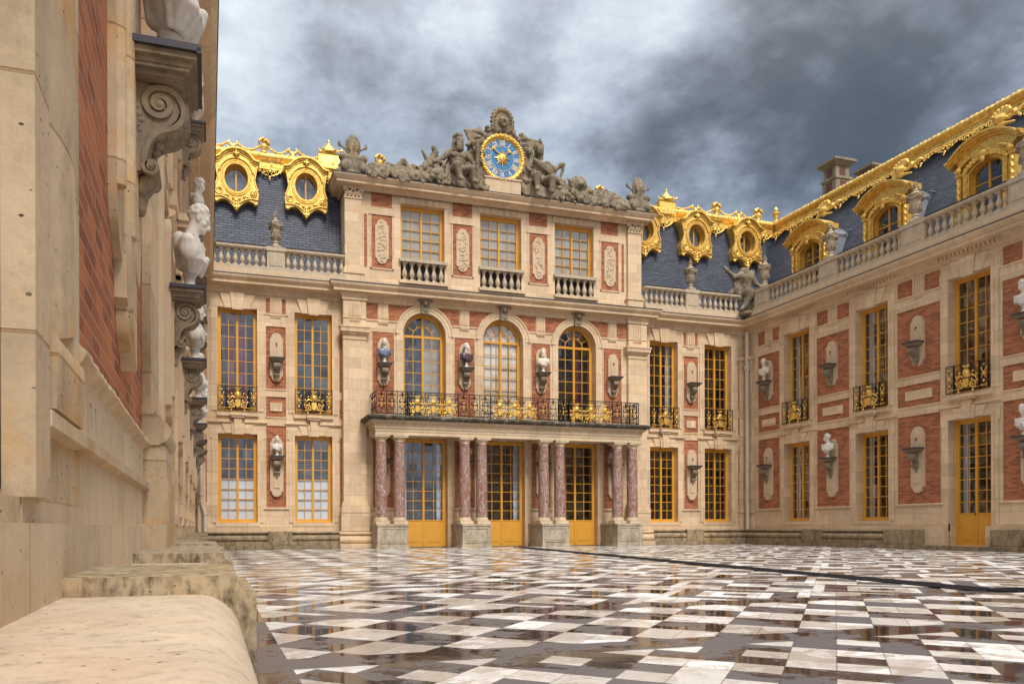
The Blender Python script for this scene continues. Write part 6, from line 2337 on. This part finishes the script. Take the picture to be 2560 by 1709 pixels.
def end_trophy(sg, tall):
    P = [('e', (0, 0, 1.0), (.27, .12, .44)), ('e', (0, -.12, .98), (.13, .07, .17)), ('e', (0, -.19, .96), (.03, .04, .05)), ('e', (-.05, -.17, 1.03), (.03, .02, .02)), ('e', (.05, -.17, 1.03), (.03, .02, .02)), ('e', (0, -.17, .88), (.05, .03, .03))]
    for k_ in range(14):
        a = 2 * PI * k_ / 14
        P.append(('c', (.13 * math.cos(a), -.13, .98 + .17 * math.sin(a)), (.19 * math.cos(a + .3), -.12, .98 + .24 * math.sin(a + .3)), .035, .02))
    for s2 in (-1, 1):
        P += [('c', (0, .03, .75), (s2 * .5, .03, 1.08), .035, .03), ('e', (s2 * .46, .03, 1.08), (.04, .04, .12)), ('e', (s2 * .34, 0, .62), (.17, .16, .14)), ('e', (s2 * .26, -.12, .25), (.18, .14, .22)), ('e', (s2 * .32, -.22, .2), (.10, .1, .14)),
              ('c', (s2 * .08, -.14, .7), (s2 * .03, -.14, .1), .06, .05), ('c', (s2 * .2, -.1, .6), (s2 * .48, 0, .3), .08, .05), ('e', (s2 * .48, 0, .12), (.10, .1, .12))]
    P += [('e', (0, 0, .35), (.34, .2, .38)), ('e', (0, 0, .06), (.5, .24, .10))]
    return P


for sg, lb in ((-1, 'grey carved oval shield and two helmets at the left end of the attic'), (1, 'grey carved shield and helmets standing at the right end of the attic')):
    t_ = thing('trophy', lb, 'sculpture', (11.7 + sg * 6.28, 28.6, 14.40))
    m_ = blob_mesh('carving', 'statue_stone', end_trophy(sg, 0), .02, k=.014)
    o = link('carving', m_, t_)
    o.scale = (1.12, 1, 1.1)

# clock with its carved surround
CZ = 15.88
t_ = thing('clock', 'blue and gold clock with sun face in a grey carved surround of flags and plumes', 'clock', (11.6, 28.55, 14.40))
zc = CZ - 14.40
P = []
for k_ in range(40):
    a = 2 * PI * k_ / 40
    P.append(('e', (1.02 * math.cos(a), .10, zc + 1.0 * math.sin(a)), (.17, .14, .17)))
r = random.Random(9)
for k_ in range(60):                                  # laurel and shell work over the top
    a = rad(r.uniform(20, 160))
    rr = r.uniform(1.08, 1.38)
    P.append(('e', (rr * math.cos(a), r.uniform(-.05, .1), zc + rr * math.sin(a)), (r.uniform(.06, .12), .10, r.uniform(.06, .12)), (0, r.uniform(-1, 1), 0)))
for k_ in range(30):                                  # plumes curling over the helmet
    a = rad(-35 + 250 * k_ / 29)
    rr = .40 + .07 * (k_ % 2)
    c, s_ = math.cos(a), math.sin(a)
    P.append(('c', (.20 * c, .02, zc + 1.40 + .16 * s_), (rr * c, .0, zc + 1.48 + (rr + .10) * s_), .045, .060))
    P.append(('e', (rr * c, -.07, zc + 1.46 + (rr + .10) * s_), (.06, .06, .06)))
P += [('e', (0, -.16, zc + 1.42), (.21, .18, .22)), ('e', (0, -.34, zc + 1.30), (.10, .08, .14), 'x'), ('c', (-.16, -.26, zc + 1.50), (.16, -.26, zc + 1.50), .05, .05), ('c', (-.2, -.05, zc + 1.25), (-.5, 0, zc + 1.15), .08, .06), ('c', (.2, -.05, zc + 1.25), (.5, 0, zc + 1.15), .08, .06)]
for sg in (-1, 1):
    P += [('e', (sg * 1.15, .12, zc - .55), (.42, .16, .55)), ('e', (sg * 1.25, .12, zc + .2), (.22, .14, .5)), ('e', (sg * .95, .10, zc - 1.15), (.5, .2, .3))]
    for k_ in range(14):
        P.append(('e', (sg * r.uniform(.85, 1.5), r.uniform(-.12, .02), zc + r.uniform(-1.3, .5)), (r.uniform(.07, .14), .09, r.uniform(.07, .16)), (0, r.uniform(-1, 1), 0)))
for sg in (-1, 1):                                    # flags
    for k_ in range(7):
        u = k_ / 6
        P += limb([(sg * (1.05 + .10 * u), .08, zc + .1 - .1 * u), (sg * (1.15 + .20 * u), .10, zc + .6), (sg * (1.05 + .55 * u), .08, zc + 1.05 - .10 * abs(u - .5))], [.05, .055, .04])
    for k_ in range(4):
        P += limb([(sg * .85, .05, zc + .95), (sg * (.95 + .10 * k_), .05, zc + 1.22 - .07 * k_)], [.09, .03])
    P += limb([(sg * .6, .05, zc - .95), (sg * 1.0, .05, zc - 1.15), (sg * 1.3, .0, zc - 1.32)], [.16, .14, .1])
link('carved_surround', blob_mesh('carved_surround', 'statue_stone', P, .024, k=.016, grain=.002), t_)
b_ = MB().box(-.78, .78, -.3, .12, 0, .58)
b_.mould([(-.3, .58), (.16, .58), (.16, .64), (-.3, .64)], -.82, .82)
b_.build('pedestal', 'limestone_plain', t_)
n = 64
b_ = MB()
b_.tube([(.90 * math.cos(2 * PI * k_ / n), -.02, zc + .90 * math.sin(2 * PI * k_ / n)) for k_ in range(n)], [.10] * n, 10, closed=True)
rim = b_.build('rim', 'gold', t_)
P = []
for k_ in range(56):
    a = 2 * PI * k_ / 56
    P.append(('e', ((.90 + .03 * (k_ % 2)) * math.cos(a), -.10, zc + (.90 + .03 * (k_ % 2)) * math.sin(a)), (.075, .05, .045), (0, -a + .4, 0)))
link('laurel_wreath', blob_mesh('laurel_wreath', 'gold', P, .014, k=.006), rim)
b_ = MB().poly([(.82 * math.cos(2 * PI * k_ / n), zc + .82 * math.sin(2 * PI * k_ / n)) for k_ in range(n)], -.1, .02)
face = b_.build('dial', 'clock_blue', t_)
b_ = MB()
for rr, w in ((.79, .016), (.505, .012)):
    b_.tube([(rr * math.cos(2 * PI * k_ / n), -.024, zc + rr * math.sin(2 * PI * k_ / n)) for k_ in range(n)], w, 6, closed=True)
for k_ in range(12):
    a = 2 * PI * (k_ + .5) / 12
    b_.tube([((.60) * math.cos(a), -.028, zc + .60 * math.sin(a)), (.70 * math.cos(a), -.028, zc + .70 * math.sin(a))], [.014, .006], 4)
b_.build('dial_rings', 'gold', face)
b_ = MB()
b_.ball((0, -.08, zc), (.16, .07, .175), 14, 10)
b_.ball((0, -.15, zc - .01), (.022, .03, .04), 8, 6)
for sg in (-1, 1): b_.ball((sg * .055, -.138, zc + .045), (.028, .012, .014), 7, 5)
b_.ball((0, -.14, zc - .075), (.045, .012, .014), 7, 5)
for k_ in range(16):
    a = 2 * PI * k_ / 16
    R1 = .36 if k_ % 2 == 0 else .27
    c, s = math.cos(a), math.sin(a)
    b_.tube([(c * .12, -.05, zc + s * .12), (c * R1, -.045, zc + s * R1)], [.045, .004], 5)
b_.build('sun_face', 'gold', face)
b_ = MB()
for ang, l in ((rad(137), .70), (rad(47), .56)):
    c, s = math.cos(ang), math.sin(ang)
    b_.tube([(c * .12, -.07, zc + s * .12), (c * l * .8, -.07, zc + s * l * .8), (c * l, -.07, zc + s * l)], [.022, .026, .006], 5)
    for sg in (-1, 1):
        b_.ball((c * l * .78 - s * sg * .05, -.07, zc + s * l * .78 + c * sg * .05), (.04, .012, .04), 7, 5)
b_.build('hands', 'gold', face)
NUM = ['XII', 'I', 'II', 'III', 'IIII', 'V', 'VI', 'VII', 'VIII', 'IX', 'X', 'XI']
def stroke(b, p, q, w, M_):
    v = Vector((q[0] - p[0], q[1] - p[1]))
    nrm = Vector((-v.y, v.x)).normalized() * w / 2
    pts = [Vector(p) + nrm, Vector(p) - nrm, Vector(q) - nrm, Vector(q) + nrm]
    pts = [M_ @ Vector((a.x, a.y, 0)) for a in pts]
    b.poly([(a.x, a.y + zc) for a in pts], .018, .032)
for h, tx in enumerate(NUM):
    ang = -2 * PI * h / 12
    wid = {'I': .050, 'V': .11, 'X': .11}
    tot = sum(wid[c] for c in tx) + .008 * (len(tx) - 1)
    M_ = Matrix.Rotation(ang, 4, 'Z') @ Matrix.Translation((0, .645, 0))
    x = -tot / 2
    b_ = MB()
    H = .105
    for c in tx:
        w = wid[c]
        if c == 'I':
            stroke(b_, (x + w / 2, -H), (x + w / 2, H), .032, M_)
            stroke(b_, (x, H), (x + w, H), .018, M_); stroke(b_, (x, -H), (x + w, -H), .018, M_)
        elif c == 'V':
            stroke(b_, (x + .015, H), (x + w / 2, -H), .034, M_); stroke(b_, (x + w - .015, H), (x + w / 2, -H), .020, M_)
        else:
            stroke(b_, (x + .012, H), (x + w - .012, -H), .034, M_); stroke(b_, (x + w - .012, H), (x + .012, -H), .020, M_)
        x += w + .008
    b_.build('numeral', 'cream_marble', face)

# headless winged figure leaning at the roof corner, and its twin in the opposite corner
P = [('e', (.0, .0, 1.55), (.24, .17, .28)), ('e', (-.09, -.12, 1.62), (.10, .08, .09)), ('e', (.10, -.12, 1.62), (.10, .08, .09)), ('e', (.02, .0, 1.25), (.20, .15, .24)), ('e', (.06, .0, 1.0), (.26, .19, .22)),
     ('c', (0, .0, 1.75), (0, .02, 1.93), .11, .08), ('e', (-.05, .05, 1.95), (.2, .14, .13)), ('c', (-.2, .05, 1.8), (.3, .08, 1.85), .12, .12)]
P += limb([(-.22, 0, 1.75), (-.52, -.05, 1.66), (-.82, -.12, 1.92), (-.95, -.14, 2.05)], [.13, .10, .08, .055])
P += limb([(.24, 0, 1.72), (.40, .0, 1.40), (.62, -.1, 1.22)], [.13, .10, .07])
P += limb([(.0, -.05, 1.0), (.10, -.48, .88), (-.18, -.42, .38), (-.36, -.55, .22)], [.19, .15, .10, .07])
P += limb([(.15, -.02, 1.0), (.42, -.35, .85), (.34, -.15, .30)], [.19, .16, .12])
for i in range(12):
    u = i / 11
    P += limb([(-.52 + .35 * u, .10, 1.7 - .05 * u), (-.42 + .25 * u, .05, 1.2), (-.36 + .35 * u, .02, .75)], [.055, .06, .05])
    P += limb([(.25, -.12, 1.02 - .05 * u), (.02, -.32, .92 - .3 * u), (-.16 + .3 * u, -.25, .62 - .25 * u)], [.035, .04, .035])
P += limb([(-.35, .15, 1.25), (-.7, .15, .95), (-1.0, .12, .75)], [.14, .11, .05])
P += [('e', (.2, .0, .35), (.42, .35, .42)), ('e', (.12, -.12, .10), (.48, .38, .14)), ('e', (.3, .1, .7), (.28, .22, .3))]
sm = blob_mesh('figure', 'statue_stone', P, .020, k=.02, fold=.003, fs=30)
t_ = thing('statue', 'weathered headless draped figure with raised arm at the roof corner above the drainpipe', 'statue', (11.7 + 11.82, 28.55, 10.30), -.35)
link('figure', sm, t_).scale = (1.05, 1.05, 1.1)
t_ = thing('statue', 'dark draped figure at the roof corner beside the eave of the left wing', 'statue', (-.42, 28.55, 10.30), .5)
link('figure', sm, t_).scale = (1.05, 1.05, 1.1)

# ------------------------------------------------------------------ courtyard floor, drain, ground
m, t, b = newmat('marble_floor')
g = N(t, 'ShaderNodeNewGeometry').outputs['Position']
sp = N(t, 'ShaderNodeSeparateXYZ')
L(t, g, sp.inputs[0])
X_, Y_ = sp.outputs[0], sp.outputs[1]
R2 = 1 / math.sqrt(2)
p_ = mth(t, 'MULTIPLY', mth(t, 'ADD', X_, Y_), R2)
q_ = mth(t, 'MULTIPLY', mth(t, 'SUBTRACT', X_, Y_), R2)
U = .265


def fl(x): return mth(t, 'FLOOR', x)
def gt(x, v): return mth(t, 'GREATER_THAN', x, v)
def lt(x, v): return mth(t, 'LESS_THAN', x, v)
def mod(x, v): return mth(t, 'FLOORED_MODULO', x, v)
def mulm(a, c): return mth(t, 'MULTIPLY', a, c)
def inv(a): return mth(t, 'SUBTRACT', 1.0, a)
def orm(a, c): return mth(t, 'MAXIMUM', a, c)


pu = mth(t, 'DIVIDE', mth(t, 'SUBTRACT', p_, 4.02), U)
qu = mth(t, 'DIVIDE', mth(t, 'ADD', q_, .26), U)
# chequered band
chk = gt(mod(mth(t, 'ADD', fl(mth(t, 'DIVIDE', pu, 2.0)), fl(mth(t, 'DIVIDE', qu, 2.0))), 2.0), .5)
# near field: large squares with cut corners
pm3, qm3 = mod(fl(pu), 6.0), mod(fl(qu), 6.0)
bigc = gt(mod(mth(t, 'ADD', fl(mth(t, 'DIVIDE', pu, 3.0)), fl(mth(t, 'DIVIDE', qu, 3.0))), 2.0), .5)
pc, qc = mod(fl(pu), 3.0), mod(fl(qu), 3.0)
mid = mulm(mth(t, 'COMPARE', pc, 1.0, .1), mth(t, 'COMPARE', mod(fl(qu), 2.0), 1.0, .1))
near = mth(t, 'ABSOLUTE', mth(t, 'SUBTRACT', bigc, mid))
# far field: concentric squares set in cells of six units, every second cell chequered
ca = mth(t, 'SUBTRACT', mod(pu, 6.0), 3.0)
cb = mth(t, 'SUBTRACT', mod(qu, 6.0), 3.0)
cheb = mth(t, 'MAXIMUM', mth(t, 'ABSOLUTE', ca), mth(t, 'ABSOLUTE', cb))
ring = gt(mod(fl(mth(t, 'ADD', cheb, .5)), 2.0), .5)
cell = gt(mod(mth(t, 'ADD', fl(mth(t, 'DIVIDE', pu, 6.0)), fl(mth(t, 'DIVIDE', qu, 6.0))), 2.0), .5)
far = mth(t, 'ADD', mulm(ring, inv(cell)), mulm(chk, cell))
yb1 = lt(Y_, 4.36)
yb2 = gt(Y_, 6.95)
pat = mth(t, 'ADD', mulm(near, yb1), mth(t, 'ADD', mulm(far, yb2), mulm(chk, mulm(inv(yb1), inv(yb2)))))
# plain dark bands: along the bench, across the court, every few metres beyond
band = orm(lt(X_, .47), orm(mulm(gt(Y_, 4.36), lt(Y_, 4.72)), mulm(gt(Y_, 6.62), lt(Y_, 6.95))))
band = orm(band, mulm(gt(mod(Y_, 5.0), 4.72), gt(Y_, 7.2)))
band = orm(band, orm(gt(Y_, 28.1), gt(X_, 23.0)))
pat = mulm(pat, inv(band))
# per-tile tone
wn = N(t, 'ShaderNodeTexWhiteNoise')
cbt = N(t, 'ShaderNodeCombineXYZ')
L(t, fl(mth(t, 'DIVIDE', pu, 2.0)), cbt.inputs[0])
L(t, fl(mth(t, 'DIVIDE', qu, 1.0)), cbt.inputs[1])
L(t, cbt.outputs[0], wn.inputs[0])
tone = wn.outputs[0]
vein = noise(t, vmth(t, 'MULTIPLY', g, (1.0, 1.0, 1)).outputs[0], 5.5, 8, .65, 1.2)
stain = noise(t, g, 1.3, 6, .62, .4)
grit = noise(t, g, 42, 4, .7)
white = mixc(t, tone, (.50, .455, .41), (.86, .85, .84))
white = mixc(t, ramp(t, vein, [(.48, 0), (.70, .85)]), white, (.44, .37, .30))
dark = mixc(t, tone, (.032, .027, .028), (.060, .052, .053))
damp = ramp(t, mth(t, 'ADD', mth(t, 'MULTIPLY', stain, .75), mth(t, 'MULTIPLY', noise(t, vmth(t, 'MULTIPLY', g, (.8, 1.3, 1)).outputs[0], 4.5, 6, .6, .8), .25)), [(.495, 0.0), (.515, 1.0)])
dark = mixc(t, damp, dark, (.135, .128, .140))
white = mixc(t, mulm(inv(damp), .40), white, mixc(t, 1.0, white, (.76, .68, .60), 'MULTIPLY'))
col = mixc(t, pat, dark, white)
dirt = ramp(t, mth(t, 'ADD', mth(t, 'MULTIPLY', grit, .5), mth(t, 'MULTIPLY', noise(t, g, 2.6, 5, .6), .5)), [(.60, 0), (.66, 1)])
col = mixc(t, mulm(dirt, .55), col, (.10, .065, .04))
# joints
def joint(x, period, w):
    f = mth(t, 'ABSOLUTE', mth(t, 'SUBTRACT', mth(t, 'FRACT', mth(t, 'DIVIDE', x, period)), .5))
    return gt(f, .5 - w / period / 2)
jn = orm(joint(pu, 2.0, .035), joint(qu, 1.0, .030))
col = mixc(t, mulm(jn, .55), col, (.07, .045, .035))
L(t, col, b.inputs['Base Color'])
rgh = mth(t, 'ADD', mth(t, 'MULTIPLY', damp, .26), mth(t, 'ADD', .045, mth(t, 'MULTIPLY', pat, .13)))
L(t, rgh, b.inputs['Roughness'])
L(t, mth(t, 'SUBTRACT', .42, mth(t, 'MULTIPLY', pat, .20)), b.inputs['Specular IOR Level'])
hb = mth(t, 'ADD', mth(t, 'MULTIPLY', noise(t, g, 3.0, 3, .5), .5), mth(t, 'MULTIPLY', mulm(grit, damp), .12))
hb = mth(t, 'SUBTRACT', hb, mth(t, 'MULTIPLY', jn, .15))
bump(t, b, hb, .10, .02)

fl_ = MB().add([(-.6, -14, 0), (24.4, -14, 0), (24.4, 29.4, 0), (-.6, 29.4, 0)], [(0, 1, 2, 3)]).build('courtyard_floor', 'marble_floor', fixn=False)
tag(fl_, kind='structure')
simple('gravel', (.30, .26, .21), .9, var=.3, vs=2)
gr = MB().add([(-1500, -1500, -.03), (1500, -1500, -.03), (1500, 1500, -.03), (-1500, 1500, -.03)], [(0, 1, 2, 3)]).build('ground', 'gravel', fixn=False)
tag(gr, kind='structure')


simple('drain_iron', (.016, .014, .018), .75, spec=.2)


def grate(pts, w, label):
    b_, bars = MB(), MB()
    P = [Vector((x, y, 0)) for x, y in pts]
    for a, c in zip(P, P[1:]):
        d = (c - a).normalized()
        nn = Vector((-d.y, d.x, 0))
        for s0, s1, z in ((-w / 2, -w / 2 + .03, .016), (w / 2 - .03, w / 2, .016)):
            vs = [a + nn * s0, a + nn * s1, c + nn * s1, c + nn * s0]
            b_.add([(v.x, v.y, .004) for v in vs] + [(v.x, v.y, z) for v in vs], [(4, 5, 6, 7), (0, 1, 5, 4), (2, 3, 7, 6), (1, 2, 6, 5), (3, 0, 4, 7)])
        ln = (c - a).length
        n = int(ln / .05)
        for i in range(n):
            m_ = a + d * (i + .5) * ln / n
            h = d * .012
            vs = [m_ - h - nn * w / 2, m_ + h - nn * w / 2, m_ + h + nn * w / 2, m_ - h + nn * w / 2]
            bars.add([(v.x, v.y, .003) for v in vs] + [(v.x, v.y, .013) for v in vs], [(4, 5, 6, 7), (0, 1, 5, 4), (2, 3, 7, 6), (1, 2, 6, 5), (3, 0, 4, 7)])
    t_ = thing('drain_grate', label, 'drain', (pts[0][0], pts[0][1], 0))
    off = Vector((-pts[0][0], -pts[0][1], 0))
    ch = MB()
    for a, c in zip(P, P[1:]):
        d = (c - a).normalized(); nn = Vector((-d.y, d.x, 0)) * w / 2
        vs = [a - nn, a + nn, c + nn, c - nn]
        ch.add([(v.x, v.y, .0025) for v in vs], [(0, 1, 2, 3)])
    for nm, mb, mt in (('frame', b_, 'black_iron'), ('bars', bars, 'drain_iron'), ('channel', ch, 'dark_room')):
        mb.v = [(x + off.x, y + off.y, z) for x, y, z in mb.v]
        mb.build(nm, mt, t_, fixn=False)


grate([(9.33, 6.95), (9.62, 9.2), (10.12, 13.9), (10.85, 19.4), (11.75, 27.2)], .50, 'long black slotted drain running diagonally across the wet chequered court')
grate([(9.30, 6.98), (10.3, 6.82), (12.5, 6.45)], .36, 'short black drain branch meeting the long drain near the right picture edge')
